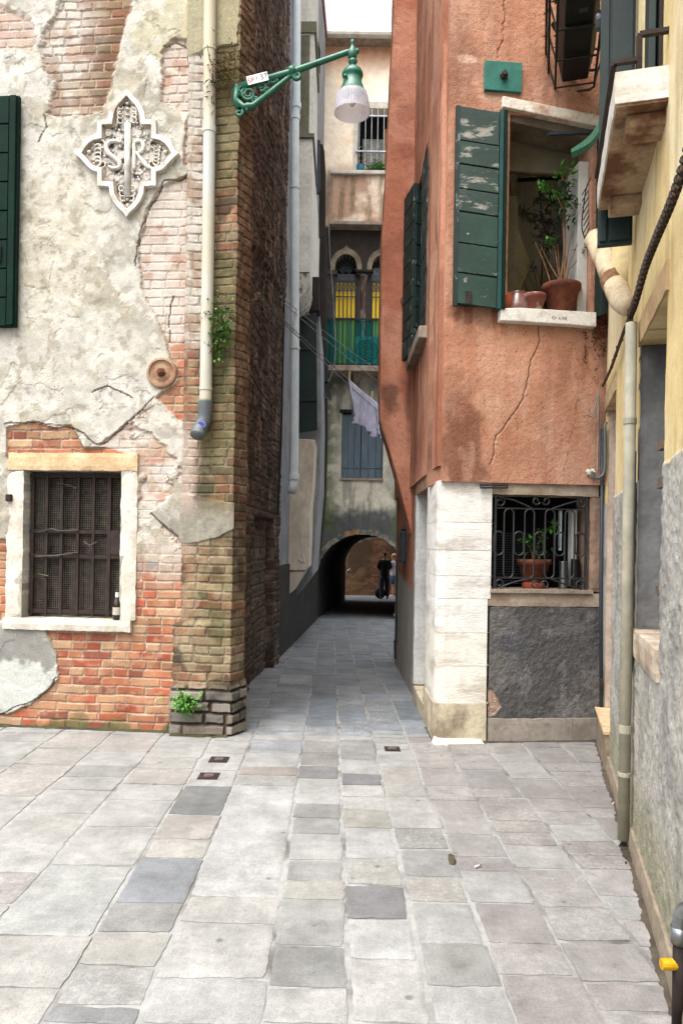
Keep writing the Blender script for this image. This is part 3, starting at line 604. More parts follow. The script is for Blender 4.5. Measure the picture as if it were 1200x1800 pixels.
rough_block('jamb', FA, fl-.01, wu0, wv0, wv1-.003, -.12, .030, M['stone'], W1, .005, 5); rough_block('jamb', FA, wu1, fr+.0, wv0, wv1-.003, -.12, .030, M['stone'], W1, .005, 6)
rough_block('sill', FA, fl-.02, fr-.03, fb, wv0-.002, -.16, .05, M['stone'], W1, .004, 7)
g = MB(); n_ = -.075; gu0, gv0 = FA.q(51, 1079, n_); gu1, gv1 = FA.q(220, 832, n_)
def gx(x): return gu0+(gu1-gu0)*(x-51)/(220-51)
def gy(y): return gv0+(gv1-gv0)*(y-1079)/(832-1079)
for x, ww in ((56, .026), (82, .02), (109, .02), (138, .022), (166, .02), (194, .024)): g.box(FA, gx(x)-ww/2, gx(x)+ww/2, gv0, gv1-.01, n_-.012, n_+.012)
for y, ww in ((1073, .03), (977, .03), (934, .03), (837, .03)): g.box(FA, gu0, gu1, gy(y)-ww/2, gy(y)+ww/2, n_-.018, n_+.006)
g.box(FA, gx(194), gu1, gy(973), gy(936), n_-.010, n_+.010); g.build('grille', M['rust_iron'], W1)
g = MB(); x = gu0
while x < gu1: g.box(FA, x-.0022, x+.0022, gv0, gv1, n_-.040, n_-.037); x += .0175
y = gv0
while y < gv1: g.box(FA, gu0, gu1, y-.0022, y+.0022, n_-.037, n_-.034); y += .0175
g.build('wire_mesh', M['mesh_wire'], W1)
g = MB()
for i, (xa, xb, h) in enumerate(((112, 136, 985), (139, 165, 960), (167, 188, 985), (198, 216, 982))): g.box(FA, gx(xa), gx(xb), gv0, gy(h), -.2, -.22)
g.box(FA, gx(62), gx(212), gy(960), gy(945), -.24, -.25); g.build('boards', M['grey_boards'], W1)
def rag(pts, F, n):
    b = MB(); k = len(pts); up = [F.p(*qa(x, y), n) for x, y in pts]; dn = [p-Vector((0, 0, .006))+F.N*.012 for p in up]
    th = [p-F.N*.003 for p in dn]+[p-F.N*.003 for p in up]
    for i in range(k-1): b.add([up[i], up[i+1], dn[i+1], dn[i]], [(0, 1, 2, 3)])
    return b
for pts in ([(84, 862), (95, 848), (112, 850), (130, 856)], [(62, 934), (85, 928), (100, 932), (132, 930)], [(58, 977), (90, 976), (132, 970)], [(52, 1015), (62, 1008), (80, 1012)], [(142, 950), (152, 958), (166, 952)]):
    rag(pts, FA, n_+.02).build('cobweb', M['cobweb'], W1)
g = MB(); u, v = qa(22, 875); g.box(FA, u-.025, u+.02, v-.03, v+.025, .01, .06); g.build('hinge_pin', M['rust_iron'], W1, bevel=.006)
# green shutter folded on the wall, left edge of the view
g = MB(); su1, sv0 = qa(38, 580); sv1 = qa(20, 180)[1]; su0 = su1-.62; sh = MB()
sh.box(FA, su0, su1, sv0, sv1, .05, .085); SH = sh.build('shutter', M['green_paint'], LH, bevel=.004)
g = MB(); n7 = 8
for i in range(n7):
    a = sv0+(sv1-sv0)*i/n7; g.box(FA, su0+.03, su1-.075, a+.006, a+(sv1-sv0)/n7-.006, .086, .098)
g.box(FA, su1-.062, su1-.012, sv0+.01, sv1-.01, .086, .112); g.build('board', M['green_paint'], SH, bevel=.003)
g = MB(); u, v = qa(14, 455); g.box(FA, u-.05, u-.035, v-.06, v+.06, .1, .115); g.box(FA, u-.01, u+.005, v-.06, v+.06, .1, .115); g.build('latch', M['black_iron'], SH)
# ------------------------------------------------------------------ alley house on the left, beyond the brick house
M['grey_render'] = mat('grey_render', S(176, 177, 180), S(138, 140, 144), .9, 2.2, 30, .4)
M['pale_render'] = mat('pale_render', S(232, 229, 218, .8), S(200, 197, 186, .8), .9, 2.5, 30, .4)
M['beige_render'] = mat('beige_render', S(232, 222, 204, .8), S(190, 176, 156, .8), .9, 2.2, 30, .5, stretch=(1, 1, .5))
M['mossy_render'] = mat('damp_render', S(140, 138, 116), S(108, 108, 88), .95, 3, 30, .4)
M['worn_stone'] = mat('worn_corbel', S(225, 222, 210), S(120, 118, 108), .9, 9, 40, .5, lo=.5, hi=.6)
M['dark_wood'] = mat('dark_recess_shade', S(58, 50, 45), S(38, 33, 30), .9, 3, 40, .4, stretch=(6, 6, .8))
M['damp_wall'] = mat('damp_base_wall', S(66, 62, 58), S(44, 42, 40), .95, 3, 40, .5)
GH = empty('alley_house', (-.9, 11, gz(11)), 'narrow grey house in the alley with an open dark green shutter', 'house')
fu = lambda d: (d-7.3)/FL.U.y
b = MB(); b.box(FL, fu(9.76), fu(17.2), 1.15, 13.2, -.04, -3.2); b.build('wall', M['grey_render'], GH)
b = MB(); b.box(FL, fu(9.76), fu(17.2), -.6, 1.148, -.02, -3.2); b.build('base_wall', M['damp_wall'], GH)
b = MB(); b.box(FL, fu(9.72), fu(17.2), 13.2, 13.35, .0, -3.2); b.build('roof', M['roof'], GH)
b = MB(); b.box(FL, fu(9.765), fu(9.84), 5.6, 13, -.04, .02); b.build('quoin_strip', mat('white_quoin', S(240, 242, 245), S(215, 218, 222), .8), GH)
F11 = Frame(0, 11, 1, 11, (0, -1)); Pq = lambda F, pts: [F.q(*p) for p in pts]
b = MB(); b.prism(F11, Pq(F11, [(500, -700), (559, -700), (551, 236), (500, 236)]), 0, -1.4); CB = b.build('chimney_breast', M['pale_render'], GH)
b = MB(); b.prism(F11, Pq(F11, [(500, 244), (549, 244), (544, 478), (500, 478)]), 0, -3.6); b.build('breast_shaft', M['pale_render'], CB)
b = MB(); b.prism(F11, Pq(F11, [(500, 479), (544, 479), (544.5, 487), (543.5, 497), (540, 507), (534, 516), (526, 523), (515, 526), (500, 527)]), -.01, -3.6); b.build('corbel', M['worn_stone'], CB)
b = MB(); b.prism(F11, Pq(F11, [(500, 236.5), (552.5, 236.5), (552, 243.5), (500, 243.5)]), .04, -1.5); b.build('ledge', M['mossy_render'], CB); b = MB(); b.prism(F11, Pq(F11, [(500, 40), (556.5, 40), (556, 59), (500, 59)]), .03, -1.45); b.build('ledge', M['mossy_render'], CB)
b = MB(); b.prism(F11, Pq(F11, [(500, 62), (545, 62), (543, 236), (500, 236)]), .002, -.002); b.build('damp_patch', M['mossy_render'], CB)
F123 = Frame(0, 12.3, 1, 12.3, (0, -1))
b = MB(); b.prism(F123, Pq(F123, [(500, 545), (561, 545), (564, 700), (562, 850), (557, 905), (549, 1012), (520, 1050), (500, 1050)]), 0, -3); b.build('wall_pier', M['grey_render'], GH)
b = MB(); b.prism(F123, Pq(F123, [(500, 500), (561, 500), (562, 556), (500, 560)]), .35, -.002); b.build('shade_block', M['dark_wood'], GH)  # dark block added in place of the shaded recess under the corbel
F116 = Frame(0, 11.6, 1, 11.6, (0, -1))
b = MB(); b.prism(F116, Pq(F116, [(512, 560), (556, 550), (557.5, 756), (512, 762)]), 0, -.045); SG = b.build('shutter', M['green_dull'], GH, bevel=.004)
for y in (610, 700): b = MB(); b.prism(F116, Pq(F116, [(514, y), (556, y-1), (556, y+5), (514, y+6)]), .001, .02); b.build('ledge_board', M['green_dull'], SG)
F113 = Frame(0, 11.3, 1, 11.3, (0, -1))
b = MB(); b.prism(F113, Pq(F113, [(505, 770), (553.5, 773), (552, 800), (550, 850), (546, 890), (544, 960), (542.5, 996), (537, 1003), (505, 1003)]), 0, -1.0); LB = b.build('chimney_foot', M['beige_render'], GH, bevel=.012)
b = MB(); b.prism(F113, Pq(F113, [(505, 1004.5), (536, 1004.5), (514, 1040), (505, 1046)]), -.02, -.95); b.build('corbel', M['beige_render'], LB)
b = MB()
for pts in (((529, 945), (531, 960), (532, 975), (534, 990)), ((537, 950), (536, 962)), ((525, 982), (530, 988), (533, 984))): b.tube([F113.p(*F113.q(*p), .004) for p in pts], .012, 6)
b.build('bird_lime', M['white_plastic'], LB)
F13 = Frame(0, 13.0, 1, 13.0, (0, -1))
b = MB(); b.prism(F13, Pq(F13, [(545, 855), (561, 855), (559, 905), (557, 912), (554, 938), (549, 942), (545, 942)]), 0, -1.8); b.build('wall_corbel', M['pale_render'], GH)
F155 = Frame(0, 15.6, 1, 15.6, (0, -1))
b = MB(); b.prism(F155, Pq(F155, [(540, 400), (572, 400), (573, 640), (574, 760), (571, 870), (563, 950), (558, 978), (540, 978)]), 0, -1.55); b.build('timber_bay', M['dark_wood'], GH)
b = MB(); b.prism(F155, Pq(F155, [(556, 640), (577, 640), (577, 676), (556, 674)]), .3, .02); b.build('green_panel', M['green_dull'], GH)
b = MB(); P = [at(562, 678, 15.3), at(577, 676, 15.2), at(583, 706, 14.6), at(569, 698, 14.6)]; b.add(P+[p+Vector((0, .02, .03)) for p in P], [(0, 1, 2, 3), (4, 5, 6, 7), (0, 1, 5, 4), (1, 2, 6, 5), (2, 3, 7, 6), (3, 0, 4, 7)]); b.build('awning', M['black_plastic'], GH)
F14 = Frame(0, 13.8, 1, 13.8, (0, -1))
b = MB(); b.prism(F14, Pq(F14, [(556, 246), (563, 246), (563.5, 330), (560, 340), (556, 340)]), 0, -.05); b.build('shutter', M['slate'], GH, label='slim blue-grey metal shutter standing open')
b = MB(); b.prism(F14, Pq(F14, [(560, 250), (566, 249), (570, 262), (572, 300), (571.5, 410), (566, 414), (560, 414)]), -.07, -.13); b.build('shutter', M['dark_wood'], GH, label='dark brown shutter with a rounded top')
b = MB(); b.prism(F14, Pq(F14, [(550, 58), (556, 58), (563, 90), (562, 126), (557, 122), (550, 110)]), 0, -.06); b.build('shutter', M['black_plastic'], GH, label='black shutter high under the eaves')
# long pale drainpipe
def pipe_thing(name, paths, r, m, label, cat, collars=(), cr=1.18, ch=.05, group=None, n=14, cm=None):
    base = min((Vector(p) for p in paths), key=lambda p: p.z); t = empty(name, base, label, cat, group)
    b = MB(); b.tube(paths, r, n); b.build('pipe', m, t, smooth=True)
    for c, h in collars:
        b = MB(); c = Vector(c); b.lathe(c-Vector((0, 0, h/2)), [(r*1.0, 0), (r*cr, 0.001), (r*cr, h), (r*1.0, h+.001)], n); b.build('collar', cm or m, t, smooth=False)
    return t
pl = [at(x, y, 10.2) for x, y in ((524, -250), (521.5, 0), (520.5, 180), (518.5, 215), (518.5, 400), (518.5, 610), (517.5, 800), (516.5, 838))]+[at(515, 853, 10.2), at(512, 866, 10.16)]
pipe_thing('drainpipe', pl, .058, M['pipe_grey'], 'tall pale grey drainpipe inside the alley beside the chimney breast', 'drainpipe', [(at(520.5, 186, 10.2), .07), (at(518.7, 206, 10.2), .07), (at(518.5, 330, 10.2), .03), (at(518.4, 612, 10.2), .03), (at(517, 838, 10.2), .08)])
b = MB(); b.tube([at(505, -250, 9.72), at(503, 0, 9.72), at(501.5, 300, 9.72), at(499, 560, 9.7), at(494, 780, 9.5), at(488, 905, 9.3)], .013, 6); b.tube([at(499.5, 24, 9.7), at(507, 24, 9.72)], .015, 5)
b.tube([at(494, 480, 9.7), at(502, 482, 9.72)], .015, 5); o = b.build('conduit', M['cable_black'], None); tag(o, 'thin black cable running down the dark brick alley wall', 'cable')
b = MB(); b.bar(at(431, 503, 7.45), at(489, 528, 9.5), .05, .09); o = b.build('timber_rail', M['dark_wood'], None); tag(o, 'dark timber rail fixed across the brown brick alley wall', 'rail')

# ------------------------------------------------------------------ arch house closing the alley
AH = empty('arch_house', (.5, 20, gz(20)), 'old grey house across the alley with an arched passage and a green balcony', 'house')
M['arch_plaster'] = vcol('arch_house_plaster', bs=30, bst=.5, bd=.015, var=.14, vs=8)
qr = lambda px, py: FR.q(px, py)
AC, AZ, AI, AO = .48, .645, 1.05, 1.16
bw = (qr(599, 840), qr(674, 727)); BW = (bw[0][0], bw[1][0], bw[0][1], bw[1][1])
g1 = (qr(586, 640), qr(627, 479)); g2 = (qr(650, 640), qr(692, 479)); gr = (g1[1][0]-g1[0][0])/2; gz1 = g1[1][1]
gc = [(g1[0][0]+g1[1][0])/2, (g2[0][0]+g2[1][0])/2]; gfloor = qr(620, 643)[1]
def cutR(U, V):
    k = (np.abs(U-AC) < AI) & (V < AZ); k |= np.hypot(U-AC, V-AZ) < AI
    for c in gc:
        k |= (np.abs(U-c) < gr) & (V < gz1+.12) & (V > gfloor); k |= np.hypot(U-c, (V-gz1-.12)/1.15) < gr
    return k
def colR(U, V):
    n = fbm(U, V, 1.6, 6, 101); n2 = fbm(U, V, 5, 6, 102); n3 = fbm(U*2.5, V*.35, 3, 5, 103)
    c = mixc(np.broadcast_to(np.array(S(168, 165, 152)), U.shape+(3,)), np.array(S(200, 193, 174)), ss(.42, .58, n)); c = mixc(c, np.array(S(112, 112, 106)), ss(.5, .62, n3)*.6)
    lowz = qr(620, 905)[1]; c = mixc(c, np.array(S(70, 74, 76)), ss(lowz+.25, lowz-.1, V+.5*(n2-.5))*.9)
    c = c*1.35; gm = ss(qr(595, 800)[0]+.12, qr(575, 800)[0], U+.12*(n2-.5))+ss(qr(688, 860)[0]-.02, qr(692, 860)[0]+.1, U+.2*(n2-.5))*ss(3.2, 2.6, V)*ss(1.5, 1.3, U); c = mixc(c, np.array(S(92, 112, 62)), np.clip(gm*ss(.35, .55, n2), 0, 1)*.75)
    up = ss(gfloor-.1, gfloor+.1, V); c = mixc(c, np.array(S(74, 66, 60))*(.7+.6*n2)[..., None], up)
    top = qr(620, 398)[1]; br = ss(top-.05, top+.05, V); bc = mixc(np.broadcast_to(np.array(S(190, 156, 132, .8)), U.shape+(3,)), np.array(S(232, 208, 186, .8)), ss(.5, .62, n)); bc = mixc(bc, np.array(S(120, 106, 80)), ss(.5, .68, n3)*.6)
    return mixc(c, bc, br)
def dispR(U, V): return .05*(fbm(U, V, 1.5, 5, 104)-.5)+.02*(fbm(U, V, 7, 4, 105)-.5)
ztop = qr(620, 308)[1]
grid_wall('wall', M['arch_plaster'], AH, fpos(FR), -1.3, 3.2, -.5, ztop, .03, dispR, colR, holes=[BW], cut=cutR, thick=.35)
def arc(c, z, r, a0, a1, n, sy=1): return [(c+r*math.cos(R(a0+(a1-a0)*i/n)), z+sy*r*math.sin(R(a0+(a1-a0)*i/n))) for i in range(n+1)]
ringc = [mat('arch_brick_pale', S(170, 166, 150), S(92, 90, 84), .95, 7, 40, .6), mat('arch_brick_red', S(186, 160, 110), S(140, 100, 80), .9, 7, 40, .5)]
for kind, rng in ((0, range(0, 26)), (1, range(26, 31)), (0, range(31, 50))):
    b = MB()
    for i in rng:
        a0, a1 = -3+186*i/50, -3+186*(i+1.0)/50; o_ = random.uniform(-.02, .02)
        b.prism(FR, arc(AC, AZ, AI-.005+o_*.6, a0, a1, 2)+arc(AC, AZ, AO+o_, a1, a0, 2), -.3, .03+o_)
    b.build('arch_ring', ringc[kind], AH)
# passage and the far wall of the house
TD, TC, TZ, TR = 26.3, 1.15, .70, 1.0
def prof(c, z, r, fl): return [(c-r, fl-.1)]+arc(c, z, r, 180, 0, 20)+[(c+r, fl-.1)]
b = MB(); A = prof(AC, AZ, AI+.004, gz(17.2)); B = prof(TC, TZ, TR, gz(TD)); k = len(A)
for j in range(13):
    t = j/12; d = 17.25+(TD-17.25)*t
    b.v += [Vector((A[i][0]*(1-t)+B[i][0]*t, d, A[i][1]*(1-t)+B[i][1]*t)) for i in range(k)]
for j in range(12): b.f += [(j*k+i, j*k+i+1, (j+1)*k+i+1, (j+1)*k+i) for i in range(k-1)]
b.build('passage', mat('sooty_plaster', S(74, 68, 62), S(46, 43, 40), .95, 3, 30, .5), AH)
FB = Frame(0, TD+.1, 1, TD+.1, (0, 1))
grid_wall('wall', M['arch_plaster'], AH, fpos(FB), -3, 6, -1, 13, .12, None, colR, cut=lambda U, V: ((np.abs(U-TC) < TR) & (V < TZ)) | (np.hypot(U-TC, V-TZ) < TR), thick=.1)
b = MB(); j_ = TC-TR; b.add([Vector((j_-.28, TD-.5, -.7)), Vector((j_+.0, TD-.5, -.7)), Vector((j_+.0, TD+.16, -.7)), Vector((j_-.28, TD+.16, -.7))]+[Vector((j_-.28, TD-.5, .75)), Vector((j_+.0, TD-.5, .75)), Vector((j_+.0, TD+.16, .75)), Vector((j_-.28, TD+.16, .75))], [(0, 1, 2, 3), (4, 5, 6, 7), (0, 1, 5, 4), (1, 2, 6, 5), (2, 3, 7, 6), (3, 0, 4, 7)]); b.build('door_jamb', M['stone_dull'], AH)
# shuttered window
b = MB(); b.box(FR, BW[0]-.05, BW[1]+.05, BW[2]-.05, BW[3]+.05, -.36, -.38); W2 = b.build('window', M['dark'], AH)
mid = qr(634, 790)[0]
for u0, u1 in ((BW[0], mid-.006), (mid+.006, BW[1])):
    b = MB(); nb = 3
    for i in range(nb): a = u0+(u1-u0)*i/nb; b.box(FR, a+.004, a+(u1-u0)/nb-.002, BW[2], BW[3]-.02, -.10, -.06+.004*(i % 2))
    b.box(FR, u0+.02, u1-.02, BW[2]+.24, BW[2]+.27, -.06, -.045); b.build('shutter', M['blue_boards'], W2, bevel=.004)
b = MB(); b.box(FR, BW[0]-.05, BW[1]+.05, BW[3], BW[3]+.08, -.1, .02); b.build('lintel', M['dark_wood'], W2); b = MB(); b.box(FR, BW[0]-.02, BW[1]+.02, BW[2]-.05, BW[2]-.002, -.1, .03); b.build('sill', M['stone_dull'], W2)
# gothic bay
M['arch_stone'] = mat('weathered_arch_stone', S(172, 158, 134), S(120, 108, 92), .9, 6, 40, .5)
M['yellow_glass'] = mat('yellow_blind', S(232, 192, 18, .95), S(222, 178, 12, .95), .5, 3, 0, 0, var=.06)
for c in gc:
    b = MB(); b.box(FR, c-gr-.06, c+gr+.06, gfloor-.02, gz1+.9, -.55, -.57); GW = b.build('window', M['dark'], AH)
    z0 = gz1+.12; inn = [(c-gr, gz1)]+arc(c, z0, gr*.99, 180, 0, 18, 1.15)+[(c+gr, gz1)]; ro = gr+.11; out = [(c-ro, gz1)]+arc(c, z0, ro, 180, 0, 18, 1.15)+[(c+ro, gz1)]
    out = [(u, v+(.07 if i == 10 else .015 if i in (9, 11) else 0)) for i, (u, v) in enumerate(out)]
    b = MB(); n = len(inn)
    for i in range(n-1): b.prism(FR, [inn[i], inn[i+1], out[i+1], out[i]], -.25, .05)
    b.build('archivolt', M['arch_stone'], GW)
    b = MB(); b.box(FR, c-gr-.01, c+gr+.01, gz1-.19, gz1-.03, -.2, -.02); b.build('transom', M['slate'], GW)
    b = MB()
    for i in range(9): a = R(12+156*i/8); b.bar(FR.p(c+.06*math.cos(a), gz1+.06*math.sin(a), -.12), FR.p(c+gr*.95*math.cos(a), z0+gr*1.05*math.sin(a), -.12), .012)
    b.tube([FR.p(u, v, -.12) for u, v in arc(c, gz1+.04, gr*.5, 180, 0, 12)], .007, 5); b.build('fan_grille', M['slate'], GW)
    b = MB(); b.box(FR, c-gr+.02, c+gr-.02, gfloor, gz1-.2, -.06, -.08); b.build('yellow_blind', M['yellow_glass'], GW)
    b = MB(); zt = gz1-.2; pw = 2*gr-.04
    for i in range(6): u = c-gr+.02+pw*i/5; b.box(FR, u-.012, u+.012, gfloor, zt, -.05, -.025)
    for v in (zt-.02, zt-.22, zt-.36, zt-.9): b.box(FR, c-gr, c+gr, v-.012, v+.012, -.024, -.010)
    for i in range(5):
        u = c-gr+.02+pw*i/5; b.bar(FR.p(u, zt-.21, -.045), FR.p(u+pw/5, zt-.04, -.045), .014); b.bar(FR.p(u+pw/5, zt-.21, -.043), FR.p(u, zt-.04, -.043), .014)
    b.build('glazing_bar', M['slate'], GW)
b = MB(); p = FR.p(*qr(693, 484), -.3); c = gc[1]; b.box(FR, c-gr+.05, c+gr, gz1-.02, gz1+.26, -.4, -.42); b.build('sky_glare_panel', mat('sky_glare_panel', S(235, 238, 245, .9), S(220, 225, 235, .9), .8), AH)  # pale panel paints the bright sky glare in the right lunette
uc, vt = qr(638.5, 478)
b = MB(); b.lathe(FR.p(uc, gfloor, -.05), [(.12, 0), (.12, .08), (.085, .14), (.075, .3), (.07, vt-gfloor-.28), (.085, vt-gfloor-.26), (.08, vt-gfloor-.24), (.11, vt-gfloor-.12), (.15, vt-gfloor-.09)], 16); CL = b.build('column', mat('veined_column', S(196, 172, 158), S(112, 88, 80), .7, 4, 40, .3, stretch=(2, 2, .7), lo=.46, hi=.56), AH, smooth=True)
b = MB(); b.box(FR, uc-.17, uc+.17, vt-.095, vt-.035, -.3, .09); b.box(FR, uc-.2, uc+.2, vt-.034, vt+.015, -.3, .12); b.build('capital', M['dark_wood'], CL)
ul = qr(581, 520)[0]; b = MB(); b.box(FR, ul-.12, ul+.11, gfloor, vt-.1, -.1, .07); b.box(FR, ul-.15, ul+.15, vt-.1, vt, -.1, .1); b.build('pilaster', mat('sooty_stone', S(84, 78, 74), S(60, 55, 52), .9, 6, 40, .5), AH)
zc0, zc1 = qr(620, 407)[1], qr(620, 400)[1]
b = MB(); b.box(FR, -.42, 3.2, zc0+.03, zc1+.02, -.02, .32); b.build('cornice', M['stone_dull'], AH, bevel=.012)
b = MB(); b.box(FR, .0, .25, zc1+.022, zc1+.09, .1, .3); b.build('cornice_block', M['stone'], AH)
FU = Frame(0, 17.55, 1, 17.55, (0, -1)); uz1 = FU.q(620, 82)[1]
uwu0, uwu1, uwv0, uwv1 = FU.q(628, 300)[0], FU.q(696, 300)[0], FU.q(650, 303)[1], FU.q(650, 192)[1]
def colU(U, V):
    n = fbm(U, V, 1.2, 5, 111); c = mixc(np.broadcast_to(np.array(S(248, 222, 192, .85)), U.shape+(3,)), np.array(S(250, 234, 212, .85)), ss(.4, .6, n)); c = mixc(c, np.array(S(232, 170, 132, .8)), ss(uz1-.75, uz1-.1, V+.3*(n-.5))*.85)  # orange towards the eave paints reflected light into the wall colour
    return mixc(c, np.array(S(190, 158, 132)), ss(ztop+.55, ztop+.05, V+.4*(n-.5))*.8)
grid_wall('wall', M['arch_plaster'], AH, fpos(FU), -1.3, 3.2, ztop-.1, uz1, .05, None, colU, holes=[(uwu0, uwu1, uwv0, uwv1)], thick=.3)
b = MB(); b.box(FR, -.4, 3.2, ztop, ztop+.09, -.5, .08); b.build('ledge', M['stone'], AH, bevel=.015)
b = MB(); b.box(FU, -1.3, 3.2, uz1, uz1+.12, .28, -9.2)
b.build('roof', M['stone_dull'], AH); b = MB(); x = -1.2
while x < 3.2: b.tube([Vector((x, 17.75, uz1+.15)), Vector((x, 20, uz1+.75))], .09, 8); x += .21
b.build('roof_tiles', M['roof'], AH); b = MB(); b.tube([Vector((-1.2, 17.2, uz1+.06)), Vector((3.2, 17.2, uz1+.06))], .085, 10); b.build('gutter', M['stone'], AH)
b = MB(); b.box(FU, uwu0-.1, uwu1+.1, uwv0-.1, uwv1+.1, -.5, -.52); W3 = b.build('window', M['dark'], AH)
b = MB(); b.box(FU, uwu0-.11, uwu0-.002, uwv0, uwv1+.15, -.25, .03); b.build('jamb', M['stone'], W3); b = MB(); b.box(FU, uwu0-.02, uwu1+.1, uwv1+.002, uwv1+.16, -.25, .04); b.build('lintel', M['stone'], W3)
b = MB(); b.box(FU, uwu0+.12, uwu1-.1, uwv0, uwv0+.95, -.3, -.32); b.build('backing_panel', mat('grey_curtain', S(160, 158, 150), S(130, 128, 122), .9), W3)
b = MB(); b.box(FU, FU.q(676, 250)[0], FU.q(684, 250)[0], uwv0, uwv1-.35, -.28, -.2); b.build('frame', mat('orange_wood', S(170, 110, 50), S(150, 95, 45), .6), W3)
b = MB(); u = uwu0+.03
while u < uwu1: b.tube([FU.p(u, uwv0, .05), FU.p(u, uwv1-.02, .05)], .010, 5); u += .145
for y in (206, 268): v = FU.q(650, y)[1]; b.box(FU, uwu0-.05, uwu1+.03, v-.016, v+.016, .04, .065)
u = uwu0+.1; v = FU.q(650, 268)[1]
while u < uwu1:
    for s in (1, -1): b.tube([FU.p(u+.07*math.cos(R(a)), v+s*(.02+.09*math.sin(R(a))), .06) for a in range(0, 181, 30)], .006, 4)
    u += .145
b.build('grille', M['steel'], W3)
# balcony
F165 = Frame(0, 16.55, 1, 16.55, (0, -1)); bz = F165.q(620, 641)[1]; bx0, bx1 = F165.q(571, 600)[0], 1.5; bt = F165.q(620, 562)[1]
b = MB(); b.box(F165, bx0-.02, bx1, bz-.15, bz-.03, .06, -.63); BL = b.build('balcony', M['stone_dull'], AH, bevel=.012)
for u in (.28, 1.0):
    b = MB(); b.prism(Frame(u-.07, 17.2, u-.07, 16.5, (1, 0)), [(0, bz-.16), (.55, bz-.16), (.5, bz-.24), (.2, bz-.36), (0, bz-.45)], 0, .16); b.build('bracket', M['stone_dull'], BL)
b = MB(); u = bx0
while u < bx1: b.box(F165, u-.012, u+.012, bz-.03, bt, -.012, .012); u += .133
b.box(F165, bx0-.02, bx1, bt, bt+.035, -.02, .02); b.box(F165, bx0-.02, bx1, bz-.0, bz+.022, -.012, .012)
for k in (bx0,):
    y = 16.7
    while y < 17.15: b.bar((k, y, bz-.03), (k, y, bt), .016); y += .13
    b.bar((k, 16.55, bt+.016), (k, 17.15, bt+.016), .03)
b.build('railing', M['green_dull'], BL)
m, nt, bs_ = _mat('green_netting'); nt.nodes.remove(bs_); o_ = nt.nodes['Material Output']; t_ = N(nt, 'ShaderNodeBsdfTransparent'); t_.inputs[0].default_value = (.52, .88, .86, 1); d_ = N(nt, 'ShaderNodeBsdfDiffuse'); d_.inputs[0].default_value = (*S(40, 135, 132), 1); x_ = N(nt, 'ShaderNodeMixShader'); x_.inputs[0].default_value = .28
nt.links.new(t_.outputs[0], x_.inputs[1]); nt.links.new(d_.outputs[0], x_.inputs[2]); nt.links.new(x_.outputs[0], o_.inputs[0])
b = MB(); b.box(F165, bx0, bx1, bz+.0, bt-.01, -.030, -.025); b.build('netting', m, BL)
u0, v0 = F165.q(624, 636); u1, v1 = F165.q(668, 590)
ac = empty('air_conditioner', F165.p((u0+u1)/2, bz-.03, -.2), 'white air conditioner unit behind the green balcony netting', 'air conditioner')
b = MB(); b.box(F165, u0, u1, bz-.028, v1, -.08, -.36); b.build('casing', M['white_plastic'], ac, bevel=.015)
b = MB(); uc_, vc_ = (u0+u1)/2-.02, (bz+v1)/2
for r_ in (.24, .18, .12, .06): b.tube([F165.p(uc_+r_*math.cos(R(a)), vc_+r_*math.sin(R(a)), -.07) for a in range(0, 360, 15)], .012, 5, closed=True)
b.build('fan_guard', M['slate'], ac)
b = MB(); pts = [F165.q(x, y) for x, y in ((604, 613), (621, 609), (621, 637), (616, 636), (610, 630))]; b.prism(F165, pts, -.2, -.23); solo('folded_cloth', b, M['white_plastic'], 'pale folded cloth lying behind the balcony netting', 'cloth')
# hanging cable in front of the arch house
b = MB(); b.tube(smooth_path([at(578, 300, 16.3), at(578, 400, 16.2), at(580, 450, 16.2), at(585, 520, 16.2), at(588, 580, 16.2), at(589, 610, 16.2), at(587, 640, 16.2), at(580, 665, 16.2), at(574, 673, 16.2)], 5), .012, 6); o = b.build('hanging_cable', M['wire'], None); tag(o, 'thin pale cable hanging loosely in front of the green balcony', 'cable')
# plants on the upper ledge
def leaf(b, p, d, L, W):
    d = d.normalized(); s = d.cross(Vector((random.uniform(-.4, .4), random.uniform(-.4, .4), 1))).normalized(); n = s.cross(d)
    b.add([p, p+d*L*.45+s*W/2+n*L*.06, p+d*L-n*L*.12, p+d*L*.45-s*W/2+n*L*.06], [(0, 1, 2, 3)])
def rdir(up=.2): return Vector((random.gauss(0, 1), random.gauss(0, 1), random.gauss(up, .7)))
c0 = FR.p(*FR.q(633, 304), -.12); c0.z = ztop+.09; pot = empty('plant_pot', c0, 'small blue glazed pot on the ledge of the high barred window', 'pot')
b = MB(); b.lathe(c0, [(.06, 0), (.085, .06), (.1, .15), (.09, .19), (.1, .2), (.08, .2), (.07, .16)], 16, cap=False); b.build('pot', mat('blue_glaze', S(60, 140, 160), S(40, 110, 130), .3), pot, smooth=True)
b = MB(); b.tube([c0+Vector((0, 0, .12)), c0+Vector((-.03, 0, .5))], .006, 5); b.tube([c0+Vector((.02, 0, .12)), c0+Vector((.05, 0, .42))], .006, 5); b.build('stem', M['twig'], pot)
b = MB()
for i in range(16): leaf(b, c0+Vector((random.gauss(.03, .06), random.gauss(0, .04), .2+random.random()*.3)), rdir(), .07, .03)
b.build('foliage', M['leaf_dry'], pot)
c0 = FR.p(*FR.q(662, 304), -.08); c0.z = ztop+.09; pt = empty('trailing_plant', c0, 'low bushy green plant in a trough on the high window ledge', 'plant')
b = MB(); b.box(FR, FR.q(645, 300)[0], FR.q(684, 300)[0], ztop+.092, ztop+.15, -.18, -.02); b.build('trough', M['black_plastic'], pt)
b = MB()
for i in range(320): leaf(b, c0+Vector((random.gauss(.03, .15), random.gauss(0, .05), .05+abs(random.gauss(0, .10)))), rdir(.4), .06, .04)
b.build('foliage', M['leaf'], pt)

